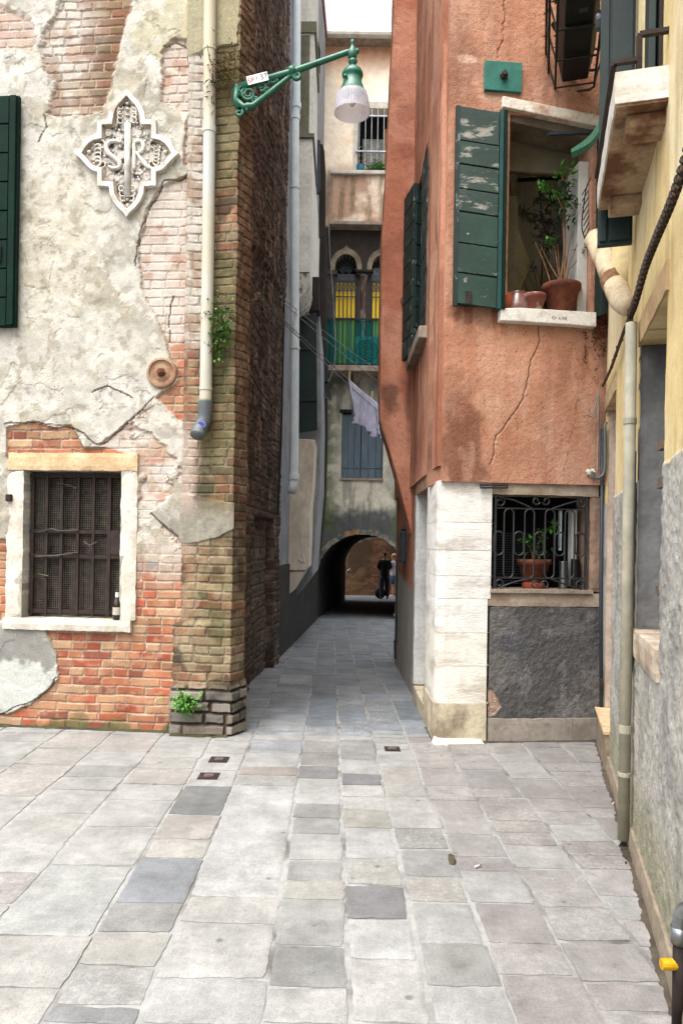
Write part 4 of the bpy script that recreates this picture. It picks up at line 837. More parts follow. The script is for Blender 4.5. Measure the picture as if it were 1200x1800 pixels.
# ------------------------------------------------------------------ beyond the passage
FW = empty('back_wall', (1.2, 30.4, gz(30.4)), 'brown brick and plaster wall beyond the far end of the passage', 'wall')
FWF = Frame(0, 30.4, 1, 30.4, (0, -1))
def colW(U, V):
    n = fbm(U, V, 1.6, 6, 121); e, r1, r2 = bricks(U, V, .25, .07, .012, 122); c = mixc(np.broadcast_to(np.array(S(128, 100, 72)), U.shape+(3,)), np.array(S(92, 72, 54)), ss(.4, .6, n)); bk = pal(r1, [S(128, 88, 66), S(112, 80, 60), S(140, 104, 80)])*(.7+.3*e)[..., None]
    return mixc(c, bk, np.clip(ss(1.25, 1.35, U+.3*(n-.5))*ss(2.1, 1.9, U+.3*(n-.5))+ss(.25, 0, V+.5*(n-.5))*.7, 0, 1))
grid_wall('wall', M['brick'], FW, fpos(FWF), -3.5, 6, -1, 6.5, .035, lambda U, V: .04*(fbm(U, V, 3, 5, 123)-.5), colW, thick=.3)
pg = at(611, 1003, 26.9); fl_ = empty('wall_lamp', pg, 'small silver lamp fixed beyond the left end of the passage', 'lamp'); b = MB(); b.bar(pg+Vector((-.22, 0, .06)), pg+Vector((-.02, 0, .03)), .03); b.build('arm', M['black_iron'], fl_)
b = MB(); b.lathe(pg+Vector((.02, 0, -.06)), [(.10, 0), (.08, .06), (.04, .1), (.03, .14)], 14, M=Matrix.Rotation(R(25), 3, 'Y')); b.build('lamp_shade', M['steel'], fl_, smooth=True)

# ------------------------------------------------------------------ people
def skin(name, vr, ed, m, parent, sub=2, root=0):
    me = bpy.data.meshes.new(name); me.from_pydata([v for v, r in vr], ed, []); o = finish(me, name, m, parent)
    md = o.modifiers.new('skin', 'SKIN'); md.use_smooth_shade = True
    for i, (v, r) in enumerate(vr):
        s = me.skin_vertices[0].data[i]; s.radius = (r, r) if isinstance(r, (int, float)) else r; s.use_root = (i == root)
    if sub: sm = o.modifiers.new('subdivision', 'SUBSURF'); sm.levels = sub; sm.render_levels = sub
    return o
SKIN = mat('skin', S(205, 150, 120), S(190, 135, 105), .6, 8, 0, 0, var=.04)
def person(loc, rz, h, label, arms, top_m, leg_m, hair_m, shorts=False, legs=((-.10, .0), (.10, .0)), tilt=.0, shoe_m=None, cap=None):
    t = empty('person', loc, label, 'person'); t.rotation_euler = (0, 0, rz); k = h/1.75
    J = {}
    def s3(p): return (p[0]*k, p[1]*k, p[2]*k)
    V = [((0, 0, .93), (.15, .11)), ((0, .0, 1.08), (.13, .095)), ((0, .0, 1.26), (.155, .11)), ((0, -.01, 1.40), (.14, .09)), ((0, -.005, 1.48), .06), ((0, .01, 1.54), .058), ((0, .02, 1.60), (.072, .088)), ((0, .015, 1.67), (.078, .095)), ((0, .005, 1.73), (.05, .06)), ((0, .115, 1.60), .016), ((.082, .0, 1.62), .018), ((-.082, .0, 1.62), .018)]
    E = [(0, 1), (1, 2), (2, 3), (3, 4), (4, 5), (5, 6), (6, 7), (7, 8), (6, 9), (6, 10), (6, 11)]
    A = {}
    for s, (el, wr) in zip((-1, 1), arms):
        i = len(V); V += [((s*.17, -.005, 1.41), .062), (el, .046), (wr, .032)]; E += [(3, i), (i, i+1), (i+1, i+2)]; A[s] = (V[i][0], el, wr)
        d = (Vector(wr)-Vector(el)).normalized(); side = d.cross(Vector((0, 0, 1))); side = side.normalized() if side.length > .1 else Vector((0, 1, 0)); nn = side.cross(d)
        pc = Vector(wr)+d*.06; V.append((tuple(pc), (.038, .02))); E.append((i+2, i+3))
        for f, L in ((-.03, .075), (-.01, .09), (.01, .085), (.03, .065)):
            q = len(V); b0 = pc+d*.035+side*f; V += [(tuple(b0), .0095), (tuple(b0+d*L*.5+nn*.012), .009), (tuple(b0+d*L*.9+nn*.035), .0075)]; E += [(i+3, q), (q, q+1), (q+1, q+2)]
        q = len(V); V += [(tuple(Vector(wr)+d*.03+side*.04), .011), (tuple(Vector(wr)+d*.075+side*.06), .009)]; E += [(i+3, q), (q, q+1)]
    LG_ = []
    for s, (fx, fy) in zip((-1, 1), legs):
        i = len(V); kn = (fx*.98, fy*.5+.02, .50); an = (fx, fy-.02, .09); V += [((s*.095, 0, .86), .092), (kn, .06), ((fx*.99, fy*.8-.01, .33), .057), (an, .038), ((fx*1.12, fy+.11, .035), .036)]; E += [(0, i), (i, i+1), (i+1, i+2), (i+2, i+3), (i+3, i+4)]; LG_.append((V[i][0], kn, an, V[i+4][0]))
    sc = lambda L: [(s3(v), (r*k if isinstance(r, (int, float)) else (r[0]*k, r[1]*k))) for v, r in L]
    skin('body', sc(V), E, SKIN, t)
    T = [((0, 0, .82), (.205, .165)), ((0, 0, .95), (.195, .155)), ((0, 0, 1.08), (.175, .138)), ((0, 0, 1.26), (.19, .142)), ((0, -.01, 1.40), (.168, .115)), ((0, -.005, 1.455), .075)]; TE = [(0, 1), (1, 2), (2, 3), (3, 4), (4, 5)]
    for s in (-1, 1):
        i = len(T); a, e, w_ = A[s]; mid_ = tuple(Vector(a).lerp(Vector(e), .85)); T += [(a, .088), (mid_, .074)]; TE += [(4, i), (i, i+1)]
        if not shorts: T += [(tuple(Vector(e).lerp(Vector(w_), .9)), .056)]; TE += [(i+1, i+2)]
    skin('shirt', sc(T), TE, top_m, t)
    L = [((0, 0, 1.0), (.185, .145)), ((0, 0, .86), (.182, .148))]; LE = [(0, 1)]
    for a, kn, an, toe in LG_:
        i = len(L); L += [(a, .125), (kn, .105 if shorts else .10)]; LE += [(1, i), (i, i+1)]
        if not shorts: L += [(tuple(Vector(kn).lerp(Vector(an), .5)), .086), (tuple(Vector(an)+Vector((0, 0, -.01))), .078)]; LE += [(i+1, i+2), (i+2, i+3)]
    skin('shorts' if shorts else 'trousers', sc(L), LE, leg_m, t)
    for a, kn, an, toe in LG_: skin('shoe', sc([((an[0], an[1]-.03, .045), .046), ((an[0], an[1]+.03, .05), .048), ((toe[0], toe[1]+.03, .036), .040)]), [(0, 1), (1, 2)], shoe_m or M['black_plastic'], t, 1)
    skin('hair', sc([((0, -.035, 1.62), (.075, .07)), ((0, -.02, 1.69), (.085, .095)), ((0, -.005, 1.745), (.06, .075))]), [(0, 1), (1, 2)], hair_m, t, 2)
    if cap:
        b = MB(); b.lathe(Vector((0, -.005*k, 1.67*k)), [(.105*k, 0), (.103*k, .04*k), (.075*k, .095*k), (.03*k, .115*k)], 18); b.add([Vector(p)*k for p in ((-.075, .08, 1.672), (.075, .08, 1.672), (.06, .19, 1.66), (-.06, .19, 1.66), (-.075, .08, 1.684), (.075, .08, 1.684), (.06, .19, 1.668), (-.06, .19, 1.668))], [(0, 1, 2, 3), (4, 5, 6, 7), (0, 1, 5, 4), (1, 2, 6, 5), (2, 3, 7, 6), (3, 0, 4, 7)])
        o_ = OFF[t.name]; OFF[t.name] = Vector((0, 0, 0)); b.build('cap', cap, t, smooth=True); OFF[t.name] = o_
    return t
HAIR = mat('dark_hair', S(30, 24, 22), S(22, 18, 16), .7, 8, 0, 0); JEAN = mat('dark_jeans', S(56, 66, 84), S(44, 52, 68), .9, 12, 0, 0)
p1 = gnd(675, 1053)
person(p1, R(8), 1.74, 'person in a black top and dark jeans standing beyond the passage', (((-.25, .05, 1.14), (-.12, .22, 1.08)), ((.25, .05, 1.14), (.12, .22, 1.1))), mat('black_top', S(26, 26, 30), S(20, 20, 24), .9, 8, 0, 0), JEAN, HAIR, legs=((-.11, 0), (.12, .02)))
p2 = gnd(691, 1049.5)
person(p2, R(62), 1.70, 'person in a white shirt, blue shorts and pale cap beyond the passage', (((-.2, .10, 1.16), (-.12, .30, 1.2)), ((.23, .04, 1.15), (.16, .26, 1.12))), mat('white_shirt', S(235, 228, 235), S(215, 208, 215), .9, 8, 0, 0), mat('blue_shorts', S(86, 100, 128), S(70, 84, 112), .9, 10, 0, 0), HAIR, shorts=True, legs=((-.1, -.05), (.1, .1)), shoe_m=M['white_plastic'], cap=mat('straw_cap', S(200, 180, 140), S(180, 160, 120), .9))
bg_ = p1+Vector((-.32, .12, 0)); bag = empty('round_bag', bg_, 'big round black bag on the ground beside the person in dark jeans', 'bag'); b = MB()
b.lathe(bg_+Vector((.17, 0, .21)), [(.02, -.07), (.15, -.065), (.2, -.03), (.205, .03), (.15, .065), (.02, .07)], 20, M=Matrix.Rotation(R(90), 3, 'X')); b.build('body', M['black_plastic'], bag, smooth=True)
b = MB(); b.tube([bg_+Vector((.17+.07*math.cos(R(a)), 0, .4+.06*math.sin(R(a)))) for a in range(0, 181, 20)], .012, 6); b.build('handle', M['black_plastic'], bag)
wb = gnd(694, 1086); wb.x += .05; b = MB(); b.sph(wb+Vector((0, 0, .07)), .09, .07, .07, 10, 6); b.sph(wb+Vector((.03, .03, .17)), .05, .05, .08, 8, 6)
for v in b.v: v += Vector((random.gauss(0, .008), random.gauss(0, .008), random.gauss(0, .008)))
solo('plastic_bag', b, M['white_plastic'], 'crumpled white plastic bag on the alley floor by the right wall', 'bag')
# ------------------------------------------------------------------ orange corner house
OH = empty('orange_house', (1.6, 7.5, 0), 'orange stucco corner house with white stone quoins and green shutters', 'house')
qo = lambda px, py, o=0: FO.q(px, py, o); PO = lambda pts: [qo(*p) for p in pts]
zb = qo(900, 850)[1]; cu = qo(767, 1000)[0]; FOR_ = 2.1
uw = (qo(889, 400)[0], qo(1034, 400)[0], qo(950, 557)[1], qo(950, 212)[1])
lw = (qo(862, 950)[0], qo(1035, 950)[0], qo(950, 1037)[1], qo(950, 871)[1])
OR1, OR2, OR3 = np.array(S(200, 144, 116)), np.array(S(212, 164, 138)), np.array(S(186, 126, 98))
CKO = [PO([(945, 565), (942, 600), (930, 640), (922, 680), (912, 710), (890, 745), (870, 765)]), PO([(868, 765), (866, 800), (858, 820)]), PO([(882, -20), (884, 30), (880, 70), (872, 110)]), PO([(1012, 700), (990, 810), (982, 845)]), PO([(780, 805), (790, 815)])]
def colO(U, V):
    n1 = fbm(U, V, 1.7, 6, 131); n2 = fbm(U, V, 6, 6, 132); n3 = fbm(U*2, V*.5, 5, 5, 133)
    c = mixc(np.broadcast_to(OR1, U.shape+(3,)), OR2, ss(.45, .62, n1)*.8); c = mixc(c, OR3, ss(.5, .64, n2)*.5)
    for p, ru, rv, a, sd in (((810, 800), .22, .4, .75, 1), ((790, 120), .25, .5, .45, 2), ((830, 555), .25, .12, .8, 3), ((800, 720), .15, .3, .5, 4), ((940, 140), .15, .3, .25, 5), ((1000, 600), .2, .5, .3, 6), ((880, 480), .1, .1, .5, 8)): c = mixc(c, np.array(S(124, 78, 58)), blob(U, V, qo(*p), ru, rv, 140+sd, .45)*a)
    c = mixc(c, np.array(S(112, 88, 70)), ss(uw[1]+.0, uw[1]+.14, U+.1*(n2-.5))*ss(uw[2]+.3, uw[2]-.2, V)*ss(1.6, 2.3, V)*.6)
    c = mixc(c, np.array(S(226, 168, 138)), blob(U, V, qo(900, 640), .35, .28, 150, .4)*.5); c = mixc(c, np.array(S(226, 190, 165)), blob(U, V, qo(822, 112), .1, .035, 151, .8)*.8+blob(U, V, qo(855, 178), .12, .03, 152, .7)*.6)
    c = mixc(c, np.array(S(222, 176, 150)), ss(.52, .68, n3)*.4); st = fbm(U*9, V*.5, 1, 5, 137); c = mixc(c, np.array(S(150, 100, 78)), ss(.54, .7, st)*ss(uw[2]+.1, uw[2]-1.0, V)*.35+ss(.52, .66, st)*ss(3.6, 5, V)*.3); c = c*(.92+.16*fbm(U, V, 24, 4, 138))[..., None]
    ck = np.clip(sum(lm(U, V, k, w, .02, 12, 7) for k, w in zip(CKO, (.007, .005, .005, .003, .003))), 0, 1); return mixc(c, np.array(S(110, 78, 64)), ck*.7)
def dispO(U, V):
    ck = np.clip(sum(lm(U, V, k, .009, .02, 12, 7) for k in CKO[:3]), 0, 1)
    return .007*(fbm(U, V, 5, 6, 134)-.5)+.02*(fbm(U, V, 1.6, 3, 135)-.5)+.004*(fbm(U, V, 40, 3, 136)-.5)-.007*ck+.05
LEAN = .010
def opos(U): x, y, a, b = fpos(FO)(U); return x, y, a, b
grid_wall('wall', M['stucco'], OH, opos, 0.0, FOR_, zb, 6.3, .010, dispO, colO, holes=[uw], thick=.5)
# flank along the alley
qs = lambda px, py, o=0: FS.q(px, py, o)
dz0, dz1 = qs(757, 1268)[0], qs(731, 1233)[0]; dtop = qs(742, 866)[1]; d_ = (qs(753, 1000)[0], qs(732.5, 1000)[0], -.2, dtop)
sw = (.95, 1.95, 3.36, 5.0)
zf = qs(745, 842)[1]
def colS(U, V):
    n1 = fbm(U, V, 1.7, 6, 161); n2 = fbm(U*3, V*.4, 4, 6, 162); c = mixc(np.broadcast_to(np.array(S(202, 138, 110)), U.shape+(3,)), np.array(S(212, 154, 126)), ss(.45, .6, n1)); c = mixc(c, np.array(S(140, 82, 60)), ss(.5, .62, n2)*.6)
    g = np.array(S(182, 174, 164)); dado = ss(.95, .88, V-.05*U+.06*(n2-.5))*ss(d_[1]+.02, d_[1]+.05, U); return mixc(c, g*(.6+.8*n2)[..., None], dado)
grid_wall('wall', M['stucco'], OH, fpos(FS), 0.0, 4.45, zf, 7.6, .03, lambda U, V: .02*(fbm(U, V, 4, 5, 163)-.5)+.03, colS, holes=[sw], thick=.4, resv=.02)
grid_wall('wall', M['stucco'], OH, fpos(FS), d_[1], 4.45, -.6, zf, .03, lambda U, V: .015*(fbm(U, V, 5, 5, 164)-.5), colS, thick=.4, resv=.02)
b = MB(); b.add([(1.5, 6.6, -.3), (3.2, 6.6, -.3), (3.2, 9.95, -.3), (1.2, 9.95, -.3), (1.5, 6.6, 7.55), (3.2, 6.6, 7.55), (3.2, 9.95, 7.55), (1.2, 9.95, 7.55)], [(0, 1, 2, 3), (4, 5, 6, 7), (0, 1, 5, 4), (1, 2, 6, 5), (2, 3, 7, 6), (3, 0, 4, 7)]); b.build('light_block_core', M['dark'], OH)  # hidden block added behind the walls so no light passes through
b = MB(); b.add([(.70, 5.50, 7.6), (3.3, 5.7, 7.6), (3.3, 10.05, 7.6), (.70, 10.05, 7.6), (.70, 5.50, 7.75), (3.3, 5.7, 7.75), (3.3, 10.05, 7.75), (.70, 10.05, 7.75)], [(0, 1, 2, 3), (4, 5, 6, 7), (0, 1, 5, 4), (1, 2, 6, 5), (2, 3, 7, 6), (3, 0, 4, 7)]); b.build('roof', M['roof'], OH)
b = MB(); b.box(FO, -.0, FOR_, 6.302, 7.59, .0, -.4); b.build('upper_wall', mat('upper_stucco', S(196, 122, 88), S(176, 104, 74), .9), OH)
# leaning chimney breast that swells out over the alley
CBF = Frame(0, 7.78, 1, 7.78, (0, -1)); qc = lambda x, y: CBF.q(x, y)
pts = [qc(*p) for p in ((722, 938), (707, 880), (694, 830), (680, 780), (671, 752), (667.5, 735), (667, 700), (668, 600), (669, 500), (671, 420), (675, 345), (678, 300), (683, 200), (688, 90), (692, 0), (697, -120))]
V0, V1 = pts[0][1], 7.65
bm = bmesh.new(); prof_ = pts+[(pts[-1][0]+.02, 9.5)]
zz = np.array([p[1] for p in prof_]); xx = np.array([p[0] for p in prof_])
zs = np.arange(V0, 8.05, .025); me_v = []; cols_ = []; NX = 16; ND = 10
def bcol(U, V):
    n1 = fbm(U, V, 1.6, 6, 171); n2 = fbm(U, V, 5, 6, 172); c = mixc(np.broadcast_to(np.array(S(206, 132, 104)), U.shape+(3,)), np.array(S(222, 156, 128)), ss(.45, .6, n1)); c = mixc(c, np.array(S(160, 100, 78)), ss(.48, .66, n2)*.4)
    return mixc(c, np.array(S(96, 66, 52)), blob(U, V, qc(683, 700), .12, .18, 173, .5)*.7+blob(U, V, qc(720, 700), .06, .5, 174, .5)*.6)
us_ = []; rows = []
for z in zs:
    xl = float(np.interp(z, zz, xx)); row = []
    for i in range(NX+1): row.append((xl+(.80-xl)*i/NX, 7.78))
    row = row[::-1]; cor = .025
    row = row[:-1]+[(xl+cor*.3, 7.78+cor*.3)]+[(xl, 7.78+cor+(.32)*j/ND) for j in range(ND+1)]; rows.append([(x, y, z) for x, y in row])
A_ = np.array(rows); n_r, n_c = A_.shape[:2]; uu = np.cumsum(np.ones((n_r, n_c))*.03, 1); cc_ = bcol(np.where(A_[..., 1] < 7.79, A_[..., 0], A_[..., 1]-6), A_[..., 2])
nd = .018*(fbm(A_[..., 0]*1.3+A_[..., 1], A_[..., 2], 4, 5, 175)-.5)+.006*(fbm(A_[..., 0]+A_[..., 1], A_[..., 2], 25, 3, 176)-.5); A_[..., 1] -= np.where(A_[..., 1] < 7.8, nd, 0); A_[..., 0] -= np.where(A_[..., 1] >= 7.8, nd, 0)
fs = [(i*n_c+j, i*n_c+j+1, (i+1)*n_c+j+1, (i+1)*n_c+j) for i in range(n_r-1) for j in range(n_c-1)]
me = bpy.data.meshes.new('chimney_breast'); me.from_pydata((A_.reshape(-1, 3)-np.array(OFF[OH.name])).tolist(), [], fs); at_ = me.color_attributes.new('Col', 'FLOAT_COLOR', 'POINT'); q_ = np.ones((n_r*n_c, 4), np.float32); q_[:, :3] = np.clip(cc_.reshape(-1, 3), .003, 1); at_.data.foreach_set('color', q_.ravel()); CBO = finish(me, 'chimney_breast', M['stucco'], OH)
b = MB(); b.tube([CBF.p(*qc(725, 930), .02), CBF.p(*qc(727, 800), .02), CBF.p(*qc(727, 640), .02)], .012, 6); b.build('conduit', M['dark_wood'], CBO)
b = MB(); b.tube([CBF.p(*qc(x, y), .03) for x, y in ((711, 527), (705, 525), (704, 532), (707, 540), (708, 545), (711, 547))], .006, 5); b.build('wire_hook', M['rust_iron'], CBO)

# white stone corner, blocks with fine joints
M['corner_stone'] = mat('istrian_stone', S(248, 245, 239, .66), S(200, 192, 180, .6), .85, 2.6, 40, .9, stretch=(1, 1, 3), lo=.5, hi=.72, var=.09)
cor = qo(862, 950)[0]; ys = [845, 918, 967, 1012, 1052, 1112, 1170, 1236, 1306]; zs_ = [qo(800, y)[1] for y in ys]; zs_[-1] = -.03
def block3(name, z0, z1, u1, d1, m, parent, sd, n=.012):
    """an L-shaped corner block: front face and alley face, lightly uneven"""
    bm = bmesh.new(); o = OFF[parent.name]; pth = [FO.p(u1, 0, n)]; k = max(2, int(u1/.04))
    pth = [FO.p(u1*(1-i/k), 0, n) for i in range(k+1)]; pth[-1] = FO.p(-.005, 0, n-.006); k2 = max(2, int(d1/.04)); pth += [FS.p(.004+d1*i/k2, 0, n) for i in range(1, k2+1)]
    nz = max(2, int((z1-z0)/.04)); G = []
    for j in range(nz+1):
        z = z0+(z1-z0)*j/nz; row = []
        for i, p in enumerate(pth):
            q = Vector((p.x, p.y, z)); a = float(fbm(np.array([p.x*3+p.y]), np.array([z]), 9, 4, sd)[0])-.5; c = Vector((p.x-1.1, p.y-6.2, 0)).normalized()
            e = -.0012 if j in (0, nz) else 0; q += c*(a*.008+e); row.append(bm.verts.new(q-o))
        G.append(row)
    ins = [[bm.verts.new(Vector((v.co.x, v.co.y, v.co.z))+Vector((.05, .06, 0))) for v in G[j]] for j in (0, nz)]
    for j in range(nz):
        for i in range(len(pth)-1): bm.faces.new((G[j][i], G[j][i+1], G[j+1][i+1], G[j+1][i]))
    for r, j in ((0, 0), (1, nz)):
        for i in range(len(pth)-1): bm.faces.new((G[j][i], G[j][i+1], ins[r][i+1], ins[r][i]))
    bmesh.ops.recalc_face_normals(bm, faces=bm.faces); me = bpy.data.meshes.new(name); bm.to_mesh(me); bm.free(); return finish(me, name, m, parent)
warm_low = mat('yellowed_stone', S(222, 208, 180), S(150, 134, 112), .9, 4, 45, .9, lo=.42, hi=.66); stone_mid = mat('cream_stone', S(244, 238, 226, .7), S(200, 188, 170, .66), .85, 2.6, 40, .9, stretch=(1, 1, 3), lo=.48, hi=.7, var=.10)
jd = d_[0]-.012
for i in range(8):
    w_ = qo(862 if i < 3 else (862 if i == 3 else 857), 1000)[0]-.004
    block3('quoin', zs_[i+1]+.0012, zs_[i]-.0012, w_, jd, M['corner_stone'] if i < 5 else (stone_mid if i < 7 else warm_low), OH, 200+i, .02 if i < 7 else .03)
b = MB(); b.box(FO, .06, lw[0]-.012, -.1, zs_[0], -.02, -.2); b.box(FS, .06, jd, -.1, zs_[0], -.02, -.2); b.build('quoin_core', M['stone_dull'], OH)
# frontal parts below the stucco
lint0 = lw[3]; b = MB(); rough_block('lintel', FO, lw[0]-.006, qo(1050, 860)[0], lint0+.002, zb+.004, -.25, .018, mat('stained_lintel', S(216, 204, 184), S(176, 150, 126), .9, 5, 50, .5), OH, .004, 31)
b = MB(); b.tube([FO.p(*qo(840, 858), .05), FO.p(*qo(888, 858), .05), FO.p(*qo(888, 853), .05), FO.p(*qo(840, 853), .05)], .008, 6, closed=True); b.build('iron_loop', M['black_iron'], OH)
rough_block('jamb', FO, lw[1]+.002, 1.56, lw[2]-.01, lint0, -.25, .012, mat('jamb_plaster', S(176, 148, 126), S(136, 112, 96), .9, 4, 50, .6), OH, .006, 32)
rough_block('sill', FO, lw[0]-.005, qo(1038, 1040)[0], lw[2]-.022, lw[2]+.004, -.28, .045, M['stone_dull'], OH, .002, 33)
rough_block('apron', FO, qo(845, 1050)[0], 1.5, qo(950, 1066)[1], lw[2]-.024, -.25, .012, mat('apron_stone', S(206, 190, 168), S(172, 150, 130), .9, 5, 50, .5), OH, .004, 34)
p0 = qo(857, 1262); p1_ = qo(1049, 1068)
M['bitumen'] = vcol('black_tarred_render', bs=75, bst=1.0, bd=.012, var=.3, vs=34, rough=.6, spec=.4)
def colB(U, V):
    n = fbm(U, V, 4, 6, 181); n2 = fbm(U*1.5, V*.6, 7, 5, 182); c = mixc(np.broadcast_to(np.array(S(88, 86, 85)), U.shape+(3,)), np.array(S(112, 108, 104)), ss(.45, .6, n)); c = mixc(c, np.array(S(128, 122, 120)), ss(.60, .68, n2)*.6); c = mixc(c, np.array(S(66, 76, 100)), blob(U, V, qo(900, 1130), .12, .3, 183)*.15)
    ch = pm(U, V, PO([(850, 1205), (864, 1212), (880, 1240), (868, 1256), (850, 1262)]), .004, .012); return mixc(c, np.array(S(190, 160, 140))*(.7+.6*n)[..., None], ch)
def dispB(U, V):
    ch = pm(U, V, PO([(850, 1205), (864, 1212), (880, 1240), (868, 1256), (850, 1262)]), .004, .012); return .007*(fbm(U, V, 14, 5, 184)-.5)+.010*(fbm(U, V, 34, 4, 185)-.5)+.012-.016*ch
grid_wall('tarred_panel', M['bitumen'], OH, fpos(FO), p0[0], 1.5, p0[1], p1_[1], .009, dispB, colB, thick=.2)
rough_block('plinth', FO, p0[0]-.006, 1.5, -.03, p0[1]-.002, -.2, .035, mat('plinth_stone', S(172, 162, 150), S(136, 126, 116), .9, 4, 50, .5), OH, .003, 35)
b = MB(); b.box(FO, 1.02, 1.0205+.006, .0, p0[1]-.01, .034, .04); b.build('joint', M['stone_dull'], OH)
b = MB(); b.box(FO, 0, 1.5, 0, zb, -.26, -.3) if False else b.box(FO, 1.28, 2.1, -.1, zb-.003, -.03, -.3); b.build('wall', M['stone_dull'], OH)
b = MB(); b.add([FO.p(-.02, 0, .09)+Vector((0, 0, .02)), FO.p(.33, 0, .07)+Vector((0, 0, .012)), FO.p(.33, 0, 0)+Vector((0, 0, .03)), FO.p(-.02, 0, 0)+Vector((0, 0, .04)), FO.p(-.05, 0, .11)-Vector((0, 0, .02)), FO.p(.36, 0, .09)-Vector((0, 0, .02)), FO.p(.36, 0, 0)-Vector((0, 0, .02)), FO.p(-.05, 0, 0)-Vector((0, 0, .02))], [(0, 1, 2, 3), (4, 5, 6, 7), (0, 1, 5, 4), (1, 2, 6, 5), (2, 3, 7, 6), (3, 0, 4, 7)]); b.build('mortar_fillet', M['stone'], OH)

# upper window: frame, glass, room with painted reflection, sill, lintel
refl_olive = mat('olive_reflection', S(128, 116, 62), S(96, 88, 48), .9, 2, 0, 0); 
b = MB(); b.box(FO, uw[0]-.05, uw[1]+.05, uw[2]-.05, uw[3]+.05, -.62, -.64); W4 = b.build('window', mat('back_wall_paint', S(56, 50, 34), S(40, 36, 26), .9, 2, 0, 0), OH)
b = MB(); b.prism(FO, [qo(905, 500), qo(905, 300), qo(930, 300), qo(975, 420), qo(940, 500)], -.52, -.56); b.build('backing_panel', refl_olive, W4); b = MB(); b.prism(FO, [qo(893, 550), qo(893, 460), qo(915, 450), qo(932, 550)], -.45, -.48); b.build('backing_panel', M['dark'], W4)  # olive slanted panel paints the reflection in the pane; dark panel beside it
b = MB(); b.prism(FO, [qo(930, 550), qo(930, 290), qo(948, 290), qo(948, 550)], -.5, -.515); b.build('inner_post', mat('pale_post', S(120, 112, 84), S(100, 94, 70), .8), W4)
n0 = -.22; iu0, iu1, iv0, iv1 = qo(893, 400)[0]-.01, qo(1020, 400)[0], qo(950, 557)[1], qo(950, 272)[1]
b = MB(); b.box(FO, uw[0]+.002, uw[1]-.002, iv1-.02, uw[3]-.04, n0, n0-.07); b.box(FO, uw[0]+.002, uw[0]+.035, uw[2], iv1-.022, n0, n0-.07); b.build('frame', M['cream_frame'], W4, bevel=.004)
b = MB(); b.box(FO, qo(1021, 400)[0]-.02, uw[1]-.002, uw[2]+.0, iv1-.022, -.012, n0-.07); b.build('frame', M['white_frame'], W4, bevel=.004)
M['pane'] = glass('window_glass'); b = MB(); b.box(FO, uw[0]+.03, qo(1021, 400)[0], uw[2]+.02, iv1-.02, n0-.03, n0-.034); b.build('pane', M['pane'], W4)
b = MB(); b.bar(FO.p(*qo(963, 236, .10), .10), FO.p(*qo(1048, 232, .10), .10), .03, .022); b.build('blind_rail', M['slate'], W4)
def slanted(name, pts, n0, n1, m, parent):
    b = MB(); b.prism(FO, [qo(*p) for p in pts], n0, n1); return b.build(name, m, parent, bevel=.006)
M['lintel_stone'] = mat('flaking_lintel', S(242, 232, 215), S(196, 160, 136), .9, 9, 45, .6, lo=.5, hi=.68)
slanted('lintel', [(877, 199), (877, 180), (1046, 214), (1042, 236), (1038, 232)], .085, -.2, M['lintel_stone'], W4)
slanted('head', [(884, 215), (884, 200), (1040, 233), (1040, 250)], .03, -.21, mat('head_stone', S(130, 116, 100), S(96, 84, 72), .9, 6, 50, .5), W4)
slanted('sill', [(871, 571), (871, 550), (905, 549), (1036, 557), (1036, 582), (990, 578)], .115, -.2, mat('sill_stone', S(246, 242, 234), S(210, 200, 184), .85, 9, 45, .5, lo=.5, hi=.7), W4)
text('lettering', 'Cr  a nd(', FO, *qo(972, 567), .1165, .032, M['wire'], W4)
# left shutter laid back on the wall: seven worn boards
SUH = MB(); a0, a1 = qo(801, 400, .1)[0], qo(873, 400, .1)[0]; va, vb = qo(840, 538, .1)[1], qo(840, 193, .1)[1]
SUH.box(FO, a0-.012, a1+.0, va, vb, .075, .095); S4 = SUH.build('shutter', M['flake_dark'], OH)
ylist = [195, 205, 247, 290, 340, 377, 420, 486, 538]; ylist = [193, 254, 295, 338, 378, 433, 485, 540]
for i in range(7):
    b = MB(); y0, y1 = qo(840, ylist[i+1], .1)[1], qo(840, ylist[i], .1)[1]; tl = -.03
    b.prism(FO, [(a0, y0+.006+.014), (a0, y1-.004+.014), (a1, y1-.004-.012), (a1, y0+.006-.012)], .0952, .118+.003*(i % 2)); b.build('board', M['flake_green'] if i < 4 else M['flake_low'], S4, bevel=.003)
b = MB(); b.box(FO, a0-.016, a0+.014, va-.01, vb+.01, .0955, .122); b.build('edge_strip', M['flake_dark'], S4); b = MB(); b.box(FO, a1+.004, a1+.03, va-.02, vb+.0, .06, .13); b.build('edge_strip', mat('blue_green_paint', S(36, 84, 82), S(28, 66, 66), .65, 6, 60, .2), S4); b = MB(); b.box(FO, a1+.031, a1+.062, va-.02, vb+.0, .03, .125); b.build('edge_strip', M['green_paint'], S4)
b = MB(); b.tube([FO.p(*qo(x, y, .1), .03) for x, y in ((808, 400), (820, 396), (826, 405), (822, 425))], .008, 6); b.box(FO, *sorted((qo(816, 530, .1)[0], qo(826, 530, .1)[0])), *sorted((qo(820, 536, .1)[1], qo(820, 514, .1)[1])), .12, .13); b.build('latch', M['rust_iron'], S4)
